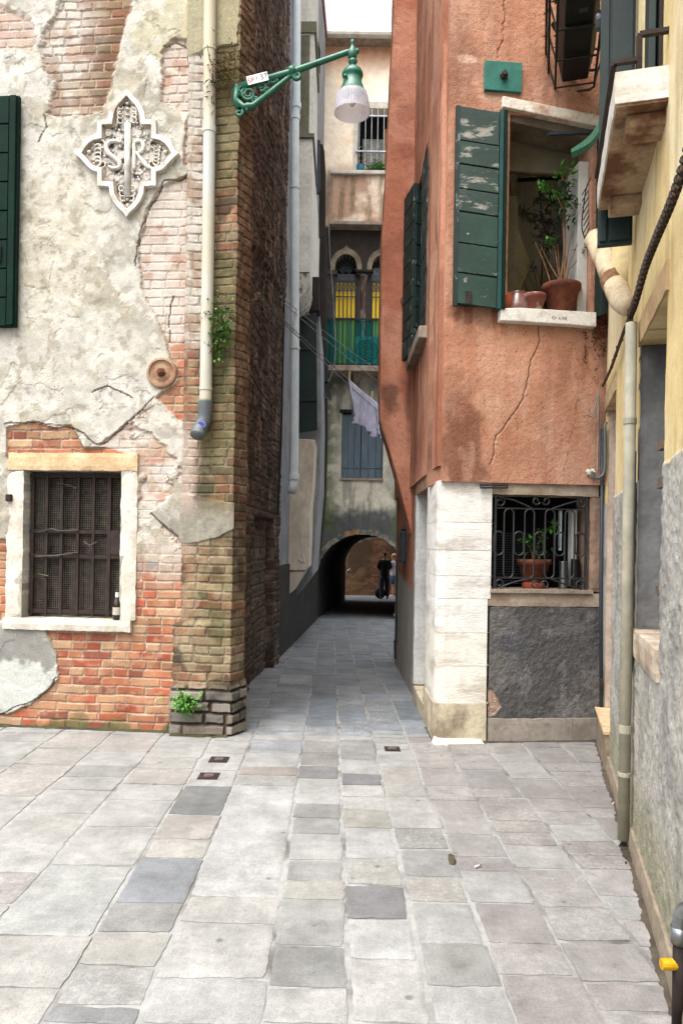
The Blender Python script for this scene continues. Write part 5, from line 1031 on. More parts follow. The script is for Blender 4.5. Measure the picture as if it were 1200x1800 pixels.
# right shutter, seen almost edge on
b = MB(); e0 = qo(1041, 400)[0]; b.box(FO, e0, e0+.028, qo(1040, 565)[1], qo(1040, 215)[1], .0, .16); S5 = b.build('shutter', M['green_dull'], OH, bevel=.003); b = MB(); b.box(FO, e0+.03, e0+.06, qo(1040, 560)[1], qo(1040, 190)[1], .01, .13); b.build('board', M['slate'], S5)
b = MB(); P = smooth_path([FO.p(*qo(x, y, .12), .12) for x, y in ((1038, 312), (1030, 330), (1024, 370), (1022, 400), (1028, 420), (1036, 430))], 5); b.tube(P, .005, 5)
for i in range(9): y = 335+i*11; b.tube([FO.p(*qo(1022+i*.5, y+8, .1), .10), FO.p(*qo(1032+i*.3, y-10, .13), .14)], .004, 5)
o = b.build('wire_tangle', M['cable_black'], None); tag(o, 'tangle of thin black wire beside the white window frame', 'wire')

# lower window: dark room, blind, iron grille
b = MB(); b.box(FO, lw[0]-.1, lw[1]+.1, lw[2]-.1, lw[3]+.1, -.50, -.52); W5 = b.build('window', M['dark'], OH)
for sgn, u in ((0, lw[0]), (1, lw[1])):
    b = MB(); b.box(FO, u-.012, u-.001, lw[2], lw[3], -.49, -.0) if sgn == 0 else b.box(FO, u+.0005, u+.0015, lw[2], lw[3], -.49, -.26); b.build('reveal', M['dark'], W5)
b = MB(); v = qo(900, 1030)[1]; vt = qo(900, 935)[1]
while v < vt: b.box(FO, qo(870, 990)[0], qo(980, 990)[0], v, v+.007, -.30, -.33); v += .019
b.build('blind', M['slate'], W5)
b = MB(); b.box(FO, qo(1016, 950)[0], qo(1025, 950)[0], lw[2]+.02, lw[3]-.1, -.13, -.2); b.build('frame', M['white_frame'], W5); b = MB(); b.box(FO, qo(868, 950)[0]-.006, qo(871, 950)[0]-.004, lw[2]+.01, lw[3]-.1, -.1, -.12); b.build('frame', M['white_frame'], W5); b = MB(); b.box(FO, qo(1005, 950)[0], qo(1009, 950)[0], lw[2]+.3, lw[3]-.1, -.25, -.28); b.build('frame', M['pipe_grey'], W5)
M['grille_iron'] = mat('grey_black_iron', S(52, 54, 56), S(38, 38, 40), .5, 12, 80, .2)
b = MB(); gn = .0; rr = .0065; G0, G1 = qo(868, 1037), qo(1030, 874); W_ = G1[0]-G0[0]; H_ = G1[1]-G0[1]; gp = lambda x, y: FO.p(G0[0]+W_*x, G0[1]+H_*y, gn)
for y in (.13, .865): b.bar(gp(0, y), gp(1, y), .010, .010)
for x in (0, 1.0): b.bar(gp(x, 0), gp(x, 1), .016, .016)
def capsule(cx, y0, y1, hw): 
    pts = []; ax = hw*W_; r_ = hw; k = W_/H_*hw
    for i in range(9): a = R(180*i/8); pts.append(gp(cx+hw*math.cos(a), y1-k+k*math.sin(a)))
    for i in range(9): a = R(180+180*i/8); pts.append(gp(cx+hw*math.cos(a), y0+k+k*math.sin(a)))
    return pts
for cx in (.15, .375, .6, .82): b.tube(capsule(cx, .13, .86, .052), rr, 6, closed=True)
for cx in (.04, .262, .487, .71, .935): b.tube(capsule(cx, .37, .62, .052), rr, 6, closed=True)
def spiral(cx, cy, r0, t0, t1, sx=1):
    return [gp(cx+sx*(r0*(1-.6*i/16))*math.cos(R(t0+(t1-t0)*i/16)), cy+(r0*(1-.6*i/16))*W_/H_*math.sin(R(t0+(t1-t0)*i/16))) for i in range(17)]
for cx, sx in ((.05, 1), (.95, -1)):
    b.tube(spiral(cx, .07, .05, -30, 330, sx), rr, 6); b.tube(spiral(cx, .93, .05, 30, -330, sx), rr, 6)
b.tube(smooth_path([gp(0, .0), gp(.2, .08), gp(.42, .13)], 4), rr, 6); b.tube(smooth_path([gp(1, .0), gp(.8, .06), gp(.6, .13)], 4), rr, 6); b.tube(smooth_path([gp(1, .985), gp(.8, .93), gp(.62, .87)], 4), rr, 6); b.tube(smooth_path([gp(0, .985), gp(.2, .95), gp(.4, .87)], 4), rr, 6)
for sx in (1, -1):
    b.tube(spiral(.5+sx*.055, .95, .045, -160, 200, sx), rr, 6); b.tube(spiral(.5+sx*.055, .06, .045, 160, -200, sx), rr, 6)
b.build('grille', M['grille_iron'], W5)

# alley door
b = MB(); b.box(FS, d_[0]-.04, d_[1]+.04, -.05, dtop+.05, -.42, -.46); DR = b.build('door', mat('brown_door', S(92, 66, 50), S(70, 50, 40), .6, 4, 50, .3, stretch=(6, 6, 1)), OH)
rough_block('jamb', Frame(.715, .0+FS.p(d_[1], 0).y, 1.2, FS.p(d_[1], 0).y, (0, -1)), 0, .42, .12, dtop, -.1, .02, mat('worn_door_stone', S(232, 232, 228), S(198, 200, 198), .8, 4, 45, .5), DR, .003, 41)
b = MB(); b.box(FS, d_[0]-.05, d_[1]+.0, dtop+.002, zf+.0, .02, -.4); b.build('lintel', mat('door_lintel', S(190, 150, 122), S(150, 118, 98), .9, 5, 50, .4), DR)
b = MB(); b.box(FS, d_[0]-.01, d_[1]-.022, -.05, .11, .02, -.4); b.build('threshold', warm_low, DR, bevel=.012)
# folded shutters of the alley window
b = MB(); b.box(FS, sw[0]-.02, sw[1]+.02, sw[2]-.02, sw[3]+.02, -.38, -.4); W6 = b.build('window', M['dark'], OH)
b = MB(); b.box(FS, sw[0]-.12, sw[1]+.12, sw[2]-.11, sw[2]-.003, .10, -.3); b.build('sill', M['stone_dull'], W6, bevel=.01)
def leaf_panel(x0, y0, x1, y1, z0, z1, lab, nb=9):
    fr_ = Frame(x0, y0, x1, y1, (0, -1) if abs(x1-x0) > abs(y1-y0)*.4 else (-1, 0)); L = math.hypot(x1-x0, y1-y0); b = MB(); b.box(fr_, 0, L, z0, z1, 0, -.018); s = b.build('shutter', M['green_dull'], OH, label=lab); b = MB()
    for i in range(nb): a = z0+(z1-z0)*i/nb; b.box(fr_, .004, L-.004, a+.006, a+(z1-z0)/nb-.004, .0005, .016)
    b.build('board', M['flake_dark'], s, bevel=.003); return s
def atd(px, d): a, _ = ray(px, 500); return a*d
z2a, z2b = at(715, 632, 7.5).z, at(715, 342, 7.5).z
leaf_panel(atd(710, 7.6), 7.6, atd(727, 7.25), 7.25, z2a, z2b, 'half-leaf seen at a slant'); leaf_panel(atd(727.5, 7.25), 7.25, atd(743, 7.32), 7.32, z2a+.05, z2b-.0, 'half-leaf seen flat on', 8)
z3a, z3b = at(750, 578, 6.35).z, at(750, 238, 6.35).z
leaf_panel(atd(741, 6.8), 6.8, atd(751, 6.42), 6.42, z3a+.02, z3b-.07, 'narrow half-leaf'); leaf_panel(atd(751.5, 6.4), 6.4, atd(763, 6.43), 6.43, z3a, z3b, 'white-worn half-leaf', 5)
leaf_panel(atd(750, 6.6), 6.6, atd(766, 6.5), 6.5, at(757, 96, 6.5).z, 7.4, 'shutter of the upper floor', 4)

# ------------------------------------------------------------------ things on and beside the orange house
pu0, pv0 = qo(846, 168); pu1, pv1 = qo(911, 122); pl_ = empty('wall_plate', FO.p((pu0+pu1)/2, pv0, .07), 'square teal metal plate with a rusty bolt on the orange wall', 'metal plate')
b = MB(); b.box(FO, pu0, pu1, pv0, pv1, .05, .078); b.build('plate', M['teal'], pl_, bevel=.003); b = MB(); b.lathe(FO.p(*qo(879, 145), .078), [(.03, 0), (.03, .02), (.018, .03), (.018, .05)], 6, M=Matrix.Rotation(R(90), 3, 'X')); b.build('bolt', M['rust_iron'], pl_)
c = at(716, 992, 8.5); z0, z1 = at(716, 989, 8.4).z, at(716, 934, 8.4).z; b = MB()
mx0, mx1 = atd(711, 8.35), .745; mb_ = empty('mailbox', ((mx0+mx1)/2, 8.5, z0), 'tall dark grey mailbox on the alley wall of the orange house', 'mailbox')
b.hexa([Vector((x, y, z)) for z in (z0, z1) for y in (8.36, 8.66) for x in (mx0, mx1)]); b.build('box', M['slate'], mb_, bevel=.02, seg=3); b = MB(); b.hexa([Vector((x, y, z)) for z in (z1-.01, z1+.03) for y in (8.42, 8.6) for x in (mx0+.02, mx1)]); b.build('lid', M['black_plastic'], mb_, bevel=.01)
gp0 = gnd(707.5, 1185); 
yv = at(706.5, 1143, 9.0); gpth = [at(708.5, 1060, 9.0), at(708, 1075, 9.0), at(707, 1130, 9.0), at(705.5, 1165, 9.0), at(705, 1186, 9.0)]; gs = empty('gas_pipe', gpth[-1], 'grey gas pipe with a yellow valve at the foot of the alley wall', 'pipe')
b = MB(); b.tube(gpth, .02, 8); b.build('pipe', M['pipe_plastic'], gs, smooth=True); b = MB(); b.sph(yv, .035, .035, .04); b.build('valve', M['brass'], gs, smooth=True)
b = MB(); b.tube([at(700, 985, 9.6), at(698.5, 1130, 9.6)], .028, 8); b.tube([at(697.5, 1125, 9.7), at(698, 1158, 9.7)], .045, 8); o = b.build('downpipe', M['slate'], None); tag(o, 'slim dark pipe at the far corner of the orange house', 'pipe')
# planter row on the sill
def pot_thing(name, c, r, h, m, label, taper=.72, rim=.22, group=None, soil=True):
    t = empty(name, c, label, 'pot', group); b = MB(); rr_ = h*rim
    b.lathe(c, [(r*taper*.9, 0), (r*taper, .004), (r*.93, h-rr_), (r*1.04, h-rr_+.003), (r*1.06, h-.006), (r*1.03, h), (r*.92, h-.002), (r*.88, h-.03)], 28, cap=False); b.build('pot', m, t, smooth=True)
    b = MB(); b.lathe(c+Vector((0, 0, h-.032)), [(.001, .003), (r*.885, 0)], 20, cap=False); b.build('soil', M['soil'], t); return t
def sp(px, py, n=-.03): u, v = qo(px, py, n); return FO.p(u, v, n)
def stem(b, pts, r0, r1): 
    P = smooth_path(pts, 4); n = len(P); b.tube(P, [r0+(r1-r0)*i/(n-1) for i in range(n)], 6)
base = sp(985, 549.5); base.z = qo(985, 555, -.03)[1]+.004
pz = base.z
pot1 = pot_thing('potted_shrub', base, .140, .228, M['terracotta'], 'big brown terracotta pot with a leggy shrub on the upper window sill', .66, .2); pot1['category'] = 'potted plant'
b = MB(); bl = MB(); bd_ = MB(); top = base+Vector((0, 0, .2))
def onp(px, py, n=-.03): u, v = qo(px, py, n); return FO.p(u, v, n+random.uniform(-.03, .03))
def twig(pts, r0=.006, r1=.003): P = [onp(*p) for p in pts]; stem(b, P, r0, r1); return P
twig([(985, 500), (990, 440), (990, 400), (991, 360), (989, 330), (985, 300)], .008, .003)
for t_ in ([(968, 500), (955, 460), (938, 428)], [(985, 500), (968, 462), (950, 435)], [(990, 500), (998, 440), (1004, 408)], [(994, 500), (1003, 455), (1012, 430)], [(985, 500), (975, 440), (972, 432)], [(990, 500), (991, 450), (990, 400)], [(988, 500), (985, 470), (978, 425)]): twig(t_)
twig([(990, 372), (975, 345), (955, 325)], .004, .002); twig([(990, 395), (1005, 375), (1012, 365)], .004, .002); twig([(965, 445), (966, 430)], .004, .002); twig([(1004, 470), (1020, 450), (1030, 440)], .004, .002); twig([(988, 320), (1002, 305), (1008, 297)], .004, .002)
random.seed(21)
def cl(bb, px, py, n, sp_=8, L=.05, W=.024):
    for i in range(n): p = onp(px+random.gauss(0, sp_), py+random.gauss(0, sp_*.7)); leaf(bb, p, rdir(.0)+Vector((0, -.5, 0)), L*random.uniform(.7, 1.2), W)
for a in ((952, 327, 26, 5), (962, 335, 22, 6), (975, 342, 14, 6), (985, 305, 16, 6), (998, 300, 16, 6), (1008, 366, 16, 7), (965, 428, 14, 6), (995, 318, 12, 7)): cl(bl, *a)
for a in ((990, 330, 26, 7), (995, 350, 26, 8), (985, 370, 18, 8), (1000, 385, 16, 8), (1026, 440, 14, 6), (1005, 345, 12, 6), (972, 432, 8, 6)): cl(bd_, *a)
b.build('stem', M['twig'], pot1); bl.build('foliage', M['leaf'], pot1); bd_.build('foliage', M['leaf_dark'], pot1, label='darker leaves')
def small(px, r, h, m, label, n, **k):
    c = sp(px, 545, n); c.z = qo(px, 552+(px-900)*.06, n)[1]; return pot_thing('flower_pot', c, r, h, m, label, group='empty pots on the upper window sill', **k)
c = small(937, .088, .15, M['terra_pale'], 'small lime-stained terracotta pot between the big pot and the dark vase', .03, taper=.62)
c0 = sp(909, 548, .0); c0.z = qo(909, 552, 0)[1]; t = empty('vase', c0, 'brown glazed vase narrowing to its mouth on the upper window sill', 'vase', 'empty pots on the upper window sill'); b = MB(); b.lathe(c0, [(.072, 0), (.092, .012), (.088, .06), (.068, .13), (.059, .150), (.064, .158), (.054, .158), (.048, .12)], 24, cap=False); b.build('body', mat('glazed_brown', S(120, 78, 66), S(150, 118, 112), .25, 9, 0, 0, spec=.6), t, smooth=True)
c0 = sp(888, 546, .0); c0.z = qo(888, 550, 0)[1]; t = empty('jar', c0, 'reddish clay jar half hidden behind the green shutter edge', 'jar', 'empty pots on the upper window sill'); b = MB(); b.lathe(c0, [(.04, 0), (.06, .02), (.062, .09), (.045, .13), (.042, .145), (.035, .14)], 22, cap=False); b.build('body', M['terracotta_red'], t, smooth=True)
# plant behind the lower grille
base = sp(937, 1034, -.16); base.z = lw[2]+.005; b = MB(); lx = lambda px, py, n=-.16: onp(px, py, n)
pot2 = pot_thing('potted_plant', base+Vector((0, 0, .055)), .125, .17, M['terracotta'], 'terracotta pot with a sprawling plant behind the lower iron grille', .68, .26); pot2['category'] = 'potted plant'
sa = empty('plant_stand', base, 'upturned red clay pot under the plant behind the lower grille', 'pot'); q = MB(); q.lathe(base, [(.085, 0), (.09, .02), (.075, .053), (.01, .054)], 22, cap=False); q.build('body', M['terracotta_red'], sa, smooth=True)
stem(b, [lx(937, 990), lx(945, 960), lx(955, 935), lx(972, 925)], .006, .003); stem(b, [lx(935, 990), lx(930, 965), lx(922, 950)], .006, .003); stem(b, [lx(938, 990), lx(952, 968), lx(955, 955)], .005, .003); b.build('stem', M['twig'], pot2)
def onl(px, py): u, v = qo(px, py, -.16); return FO.p(u, v, -.13+random.uniform(-.05, .03))
bl = MB(); bd_ = MB()
for bb, px, py, n, s in ((bl, 923, 950, 22, 6), (bl, 972, 926, 16, 5), (bl, 960, 932, 10, 4), (bd_, 950, 940, 20, 6), (bd_, 948, 958, 26, 8), (bd_, 930, 960, 16, 6), (bd_, 940, 978, 26, 9), (bd_, 962, 978, 14, 6)):
    for i in range(n): leaf(bb, onl(px+random.gauss(0, s), py+random.gauss(0, s*.6)), rdir(.1)+Vector((0, -.4, 0)), random.uniform(.04, .06), .032)
bl.build('foliage', M['leaf'], pot2); bd_.build('foliage', M['leaf_dark'], pot2, label='darker leaves')
def can(px, w_px, ytop, m, label, n):
    c = sp(px, 1034, n); c.z = lw[2]+.005; h = qo(px, ytop, n)[1]-c.z; r = w_px/1300*5.7/2; t = empty('can', c, label, 'can'); b = MB(); b.lathe(c, [(r, 0), (r, h), (r*1.04, h+.004), (r*.95, h+.006), (r*.93, h-.02), (.001, h-.02)], 20, cap=False); b.build('body', m, t, smooth=True)
can(989, 15, 988, M['steel'], 'plain steel can beside the plant behind the lower grille', -.13); can(1010, 16, 984, M['black_plastic'], 'black can nearest the white frame behind the lower grille', -.12)
# conduit down the wall joint
b = MB(); b.tube([FO.p(*qo(x, y), .09) for x, y in ((1042, 690), (1042, 720), (1041, 780), (1040, 830))], .006, 5); b.tube(smooth_path([FO.p(*qo(x, y), .09) for x, y in ((1041, 700), (1036, 720), (1030, 735), (1022, 732))], 4), .006, 5); o = b.build('cable', M['wire'], None); tag(o, 'thin loose cable with a free end on the orange wall by the corner', 'cable')
t = empty('conduit', FO.p(*qo(1051, 1290), .06), 'grey conduit ending in a loop, running down beside the tarred panel', 'conduit')
b = MB(); P = smooth_path([FO.p(*qo(x, y), .09) for x, y in ((1030, 830), (1033, 840), (1042, 842), (1051, 834), (1053, 815), (1053, 770), (1053, 752), (1056, 746))], 5); b.tube(P, .011, 8); b.build('loop', M['pipe_plastic'], t, smooth=True)
b = MB(); b.tube([FO.p(*qo(1052, 755), .06), FO.p(*qo(1049, 1060), .06), FO.p(*qo(1050, 1292), .06)], .014, 8); b.build('pipe', M['slate'], t, smooth=True)
b = MB(); b.sph(FO.p(*qo(1031, 831), .06), .035, .03, .03, 9, 6)
for v in b.v: v += Vector((random.gauss(0, .006), random.gauss(0, .004), random.gauss(0, .006)))
b.build('filler_patch', M['stone'], t)
b = MB(); random.seed(4)
for i in range(260):
    px = 1045+random.gauss(0, 9); py = 590+abs(random.gauss(0, 32))-28; u, v = qo(px, py); leaf(b, FO.p(u, v, .07+random.random()*.03), rdir(-.4), .035, .014)
for i in range(40): u, v = qo(1022+random.gauss(0, 1.6), 580+i*1.6+random.random()*4); leaf(b, FO.p(u, v, .066), rdir(-.4), .022, .014)
o = b.build('dry_creeper', mat('dry_creeper', S(120, 66, 44), S(88, 50, 36), .95, 20, 0, 0), None); tag(o, 'dry brown creeper hanging below the right end of the window sill', 'creeper')
# ------------------------------------------------------------------ yellow house on the right
YH = empty('yellow_house', (1.9, 4.2, 0), 'yellow house at the right edge with rough grey base and stone shelf', 'house')
qy = lambda px, py, o=0: FY.q(px, py, o)
M['hinge_wood'] = mat('hinge_wood', S(130, 112, 96), S(96, 80, 68), .9, 8, 60, .4)
M['shelf_stone'] = mat('shelf_stone', S(244, 240, 232), S(206, 196, 180), .85, 6, 45, .6)
M['shelf_under'] = mat('rust_stained_stone', S(186, 160, 128), S(120, 82, 58), .9, 5, 45, .7, lo=.45, hi=.6)
Y_ = lambda d: (5.655-d)/.9657
yd = (Y_(5.60), Y_(4.85), .26, 2.50); yw = (Y_(3.657), Y_(2.893), 1.06, 2.47)
zg = 1.80
def colY(U, V):
    n1 = fbm(U, V, 1.6, 6, 191); n2 = fbm(U, V, 6, 6, 192); n3 = fbm(U*3, V*.4, 4, 5, 193)
    c = mixc(np.broadcast_to(np.array(S(246, 220, 162)), U.shape+(3,)), np.array(S(250, 234, 194)), ss(.42, .6, n1)); c = mixc(c, np.array(S(206, 176, 118)), ss(.52, .66, n3)*.5)
    g = mixc(np.broadcast_to(np.array(S(190, 187, 180)), U.shape+(3,)), np.array(S(160, 158, 153)), ss(.42, .62, n2)); g = mixc(g, np.array(S(196, 186, 166)), ss(.5, .7, n3)*.4); g = mixc(g, np.array(S(150, 146, 110)), ss(.55, .2, V+.3*(n1-.5))*.6)
    low = ss(zg+.008, zg-.008, V+.03*(n2-.5)); return mixc(c, g, low)
def dispY(U, V):
    low = ss(zg+.008, zg-.008, V+.03*(fbm(U, V, 6, 6, 192)-.5)); return .012*(fbm(U, V, 3, 4, 194)-.5)+low*(.008+.013*(fbm(U, V, 35, 4, 195)-.5))
YE = Y_(1.35)
M['yellow'] = vcol('yellow_plaster_wall', bs=120, bst=.5, bd=.006, var=.10, vs=14)
grid_wall('wall', M['yellow'], YH, fpos(FY), -.35, YE, .1, 6.2, .011, dispY, colY, holes=[yd, yw], thick=.26)
b = MB(); b.box(FY, -.02, yd[0], -.1, .098, -.2, .03); b.box(FY, yd[0], yd[1], -.1, .24, -.3, .035) ; b.build('plinth', mat('plinth_mortar', S(172, 152, 128), S(136, 120, 102), .9, 5, 50, .5), YH)
rough_block('plinth', FY, yd[1]+.002, YE, -.06, .10, -.2, .028, mat('plinth_render', S(176, 160, 138), S(138, 126, 110), .9, 4, 50, .6), YH, .005, 51, .05)
b = MB(); b.box(FY, yd[0]-.1, yd[1]+.1, -.1, 2.6, -.55, -.6); b.build('door', M['dark_wood'], YH)
rough_block('door_jamb', Frame(*(FY.p(yd[0]+.002, 0, -.02).xy), *(FY.p(yd[0]+.002, 0, -.5).xy), tuple(FY.U.xy)), 0, .45, .25, 2.5, -.05, .025, mat('jamb_pink_stone', S(206, 186, 168), S(176, 152, 134), .85, 4, 50, .5), YH, .004, 52)
rough_block('door_lintel', FY, yd[0]-.02, yd[1]+.02, 2.5, 2.62, -.25, .012, mat('door_lintel_stone', S(210, 188, 150), S(176, 150, 116), .9, 5, 50, .5), YH, .003, 53)
rough_block('threshold', FY, yd[0]-.0, yd[1]+.01, .242, .262, -.3, .05, M['stone_warm'], YH, .002, 54)
b = MB(); b.box(FY, yd[0]+.02, yd[0]+.07, .42, .48, .0, .02); b.build('boot_ring', M['rust_iron'], YH)
# deep window
b = MB(); b.box(FY, yw[0]-.1, yw[1]+.3, yw[2]-.1, yw[3]+.1, -.33, -.36); W7 = b.build('window', M['dark'], YH)
jf = Frame(*(FY.p(yw[0]+.001, 0, -.0).xy), *(FY.p(yw[0]+.001, 0, -.5).xy), tuple(FY.U.xy))
rough_block('reveal', jf, .0, .215, yw[2], yw[3], -.05, .012, mat('grey_reveal', S(142, 142, 142), S(78, 76, 78), .9, 2.2, 45, .5), W7, .004, 55)
rough_block('lintel', FY, yw[0]-.03, yw[1]+.03, yw[3]+.001, yw[3]+.12, -.3, .014, mat('window_lintel_stone', S(214, 184, 140), S(186, 150, 110), .9, 5, 50, .5), W7, .003, 56)
rough_block('sill', FY, yw[0]-.0, yw[1]+.0, yw[2]-.12, yw[2]+.01, -.3, .024, mat('window_sill_stone', S(226, 214, 194), S(170, 146, 122), .85, 7, 50, .6), W7, .004, 57)
b = MB(); b.box(FY, yw[0]-.045, yw[0]-.002, yw[2]-.2, 1.95, .012, .03); b.build('trim', M['pipe_plastic'], W7)
for y in (800, 860, 1033):
    b = MB(); u, v = qy(1163, y, -.05); b.box(FY, yw[1]-.10, yw[1]-.002, v-.02, v+.02, -.16, .012); b.build('hinge', M['hinge_wood'], W7)
b = MB(); b.box(FY, yw[1]-.03, yw[1]-.002, yw[2]+.02, yw[3]-.02, -.24, -.2); b.build('frame', M['dark_wood'], W7)
# stone shelf under the upper window
s0, s1 = Y_(3.86), Y_(2.935); sz0, sz1, sp_ = 3.26, 3.39, .205
rough_block('shelf', FY, s0, s1, sz0, sz1, -.1, sp_, M['shelf_stone'], YH, .003, 58); SHF = bpy.data.objects['shelf']
b = MB(); b.box(FY, s0+.004, s1-.004, sz0-.012, sz0+.001, -.05, sp_-.012); b.build('underside', M['shelf_under'], SHF)
for a, w__, z_ in ((s1-.20, .14, .07), (s0+.03, .14, .07)):
    b = MB(); b.box(FY, a, a+w__, sz0-z_, sz0-.013, -.05, sp_-.055); b.build('modillion', M['shelf_under'], SHF, bevel=.008)
b = MB(); zt = sz1+.05
P = [FY.p(s0-.02, zt, sp_+.0), FY.p(s1-.02, zt, sp_+.0), FY.p(s1-.02, zt, .11), FY.p(s1-.02, zt+.10, .11), FY.p(s1-.02, zt+.10, -.03)]
for p, q in zip(P[:-1], P[1:]): b.bar(p, q, .022, .018)
b.bar(FY.p(s1-.02, zt-.06, .11), FY.p(s1-.02, zt, .11), .02); b.build('iron_bracket', M['rust_iron'], SHF)
# upper window leaves
b = MB(); L0, L1 = Y_(3.95), Y_(3.0); b.box(FY, L0+.1, L1-.1, sz1+.002, 5.6, .004, .012); W8 = b.build('window', M['dark_wood'], YH)
lf = Frame(*(FY.p(L0+.05, 0, .02).xy), *(FY.p(L0+.04, 0, .42).xy), tuple(FY.U.xy))
b = MB(); b.box(lf, .0, .175, 3.08, 5.7, 0, -.035); sh1 = b.build('shutter', M['green_dull'], W8, bevel=.004, label='tall dark green shutter open beside the stone shelf'); b = MB(); b.box(lf, .012, .115, 3.1, 5.7, .001, .012); b.box(lf, .13, .165, 3.1, 5.7, .001, .012); b.build('board', M['green_dull'], sh1, bevel=.003)
lf2 = Frame(*(FY.p(Y_(3.32), 0, .015).xy), *(FY.p(Y_(2.98), 0, .03).xy), tuple(FY.N.xy))
b = MB(); b.box(lf2, 0, .20, sz1+.01, 5.7, 0, .03); sh2 = b.build('shutter', M['green_dull'], W8, bevel=.004, label='dark green shutter lying flat on the yellow wall')
b = MB(); ub = Y_(3.66); b.box(FY, ub, ub+.16, sz1+.005, 5.7, .013, .035); b.build('casing', mat('cream_casing', S(240, 222, 176), S(226, 204, 152), .85, 3, 60, .3), W8)
# rounded flue shaft and its elbow
t = empty('flue_pipe', at(1100, 545, 4.1), 'stained cream flue pipe bending into the yellow wall by the chain', 'pipe')
b = MB(); P = smooth_path([at(1046, 420, 4.75), at(1066, 462, 4.5), at(1080, 500, 4.35), at(1092, 526, 4.2), at(1106, 534, 4.12), at(1118, 524, 4.08)], 6); b.tube(P, .068, 16); b.build('pipe', M['cream_pipe'], t, smooth=True)
b = MB(); P = [at(1075, 487, 4.38), at(1080, 500, 4.35)]; b.tube([P[0], P[1]], .073, 16); b.build('joint_ring', M['twig'], t)
b = MB(); u, _ = qy(1101, 450); b.tube([FY.p(u, qy(1101, 525)[1], .0), FY.p(u, 3.24, .0)], .085, 18); b.build('flue_shaft', M['yellow'] if False else mat('cream_shaft', S(238, 218, 168), S(222, 196, 144), .85, 3, 60, .3), YH, smooth=True)
# downpipe
u1, _ = qy(1106, 760, .05); zt = qy(1106, 575, .05)[1]
pp = [FY.p(u1, zt, .05), FY.p(u1, 1.5, .05), FY.p(u1+.0, .04, .05)]
pipe_thing('drainpipe', pp, .028, M['pipe_green'], 'greenish grey drainpipe on the yellow house between its two dark openings', 'drainpipe', [(FY.p(u1, qy(1106, 741, .05)[1], .05), .03), (FY.p(u1, qy(1104, 1295, .05)[1], .05), .04), (FY.p(u1, .36, .05), .02)], 1.12)
# rusty chain with its wrapping
CH = [(1209, 262), (1195, 310), (1175, 365), (1152, 420), (1133, 470), (1116, 530), (1106, 556)]
P = smooth_path([FY.p(*qy(x, y, .05), .05) for x, y in CH], 6); t = empty('old_chain', P[-1], 'thick rusty wrapped chain hanging diagonally across the yellow wall', 'chain')
b = MB(); b.tube([p+FY.U*.010 for p in P], .008, 7); b.tube([p-FY.U*.010 for p in P], .008, 7); L = sum((P[i+1]-P[i]).length for i in range(len(P)-1)); acc = 0
bl_ = MB(); d_acc = 0; step = .05; nxt = 0
for i in range(len(P)-1):
    seg = (P[i+1]-P[i]).length
    while nxt < d_acc+seg:
        p = P[i].lerp(P[i+1], (nxt-d_acc)/seg); tt = (P[i+1]-P[i]).normalized(); x = tt.cross(FY.N).normalized(); y = x.cross(tt)
        bl_.tube([p+tt*.006*math.sin(k*1.57)+(x*math.cos(R(k*45))*.018+y*math.sin(R(k*45))*.013) for k in range(8)], .006, 5, closed=True); nxt += step
    d_acc += seg
b.build('strand', mat('rope_strand', S(150, 128, 104), S(96, 76, 60), .9, 20, 80, .4), t, smooth=True); bl_.build('link', M['rust_iron'], t)
P2 = smooth_path([FY.p(*qy(x, y, .03), .03) for x, y in ((1106, 556), (1093, 590), (1082, 622), (1072, 650), (1060, 676))], 5); b = MB(); b.tube(P2, .010, 7)
for i in range(0, len(P2), 2): b.sph(P2[i]+Vector((random.gauss(0, .004), 0, random.gauss(0, .004))), .013, .013, .012, 6, 4)
b.build('tail', mat('rope_tail', S(96, 76, 60), S(66, 52, 44), .9, 20, 80, .4), t)
b = MB(); p = P2[0]; b.obox(p+FY.U*.03+Vector((0, 0, -.02)), .012, .012, .05); b.build('clasp', M['rust_iron'], t)
# long planter in its wire cradle, high on the right
x0, x1, y0, y1, pz = -.14, .14, -.95, .85, 4.93; PLC = FY.p(Y_(4.6), 0, .27);
t = empty('planter', (0, 0, pz), 'long black planter in a wire cradle high above the orange house window', 'planter')
b = MB(); b.hexa([Vector((x0+(.05 if z == pz else 0) if s_ == 0 else x1-(.05 if z == pz else 0), y, z)) for z in (pz, pz+.22) for y in (y0, y1) for s_ in (0, 1)]); b.build('trough', M['black_plastic'], t, bevel=.01)
b = MB()
for y in (y1-.25, y1-.6, y1-1.2): b.hexa([Vector((x, yy, z)) for z in (pz-.012, pz) for yy in (y-.02, y+.02) for x in (x0+.05, x1-.05)])
b.build('foot_rib', M['black_plastic'], t)
b = MB()
def loop(dx, z, ya, yb): b.tube([Vector((x0-dx, ya, z)), Vector((x0-dx, yb-.03, z)), Vector((x0-dx+.03, yb, z)), Vector((x1+dx-.03, yb, z)), Vector((x1+dx, yb-.03, z)), Vector((x1+dx, ya, z))], .009, 6)
loop(.0, pz-.02, y0, y1+.1); loop(.05, pz+.1, y0, y1+.06); loop(.07, pz+.24, y0, y1+.04)
y = y1+.02
while y > y0: b.tube([Vector((x0-.07, y, pz+.24)), Vector((x0-.0, y, pz-.02)), Vector((x1+.0, y, pz-.02)), Vector((x1+.07, y, pz+.24))], .008, 6); y -= .32
b.build('wire_cradle', M['black_iron'], t); b = MB(); u, v = .02, y1-.75; b.hexa([Vector((x, yy, z)) for z in (pz-.003, pz-.0005) for yy in (v-.02, v+.02) for x in (u-.025, u+.03)]); b.build('label_tab', M['slate'], t)
b = MB()
for i in range(120): leaf(b, Vector((random.uniform(x0-.05, x1), random.uniform(y0, y1), pz+.22+random.random()*.1)), rdir(.3), .07, .03)
b.build('foliage', M['leaf_dark'], t)
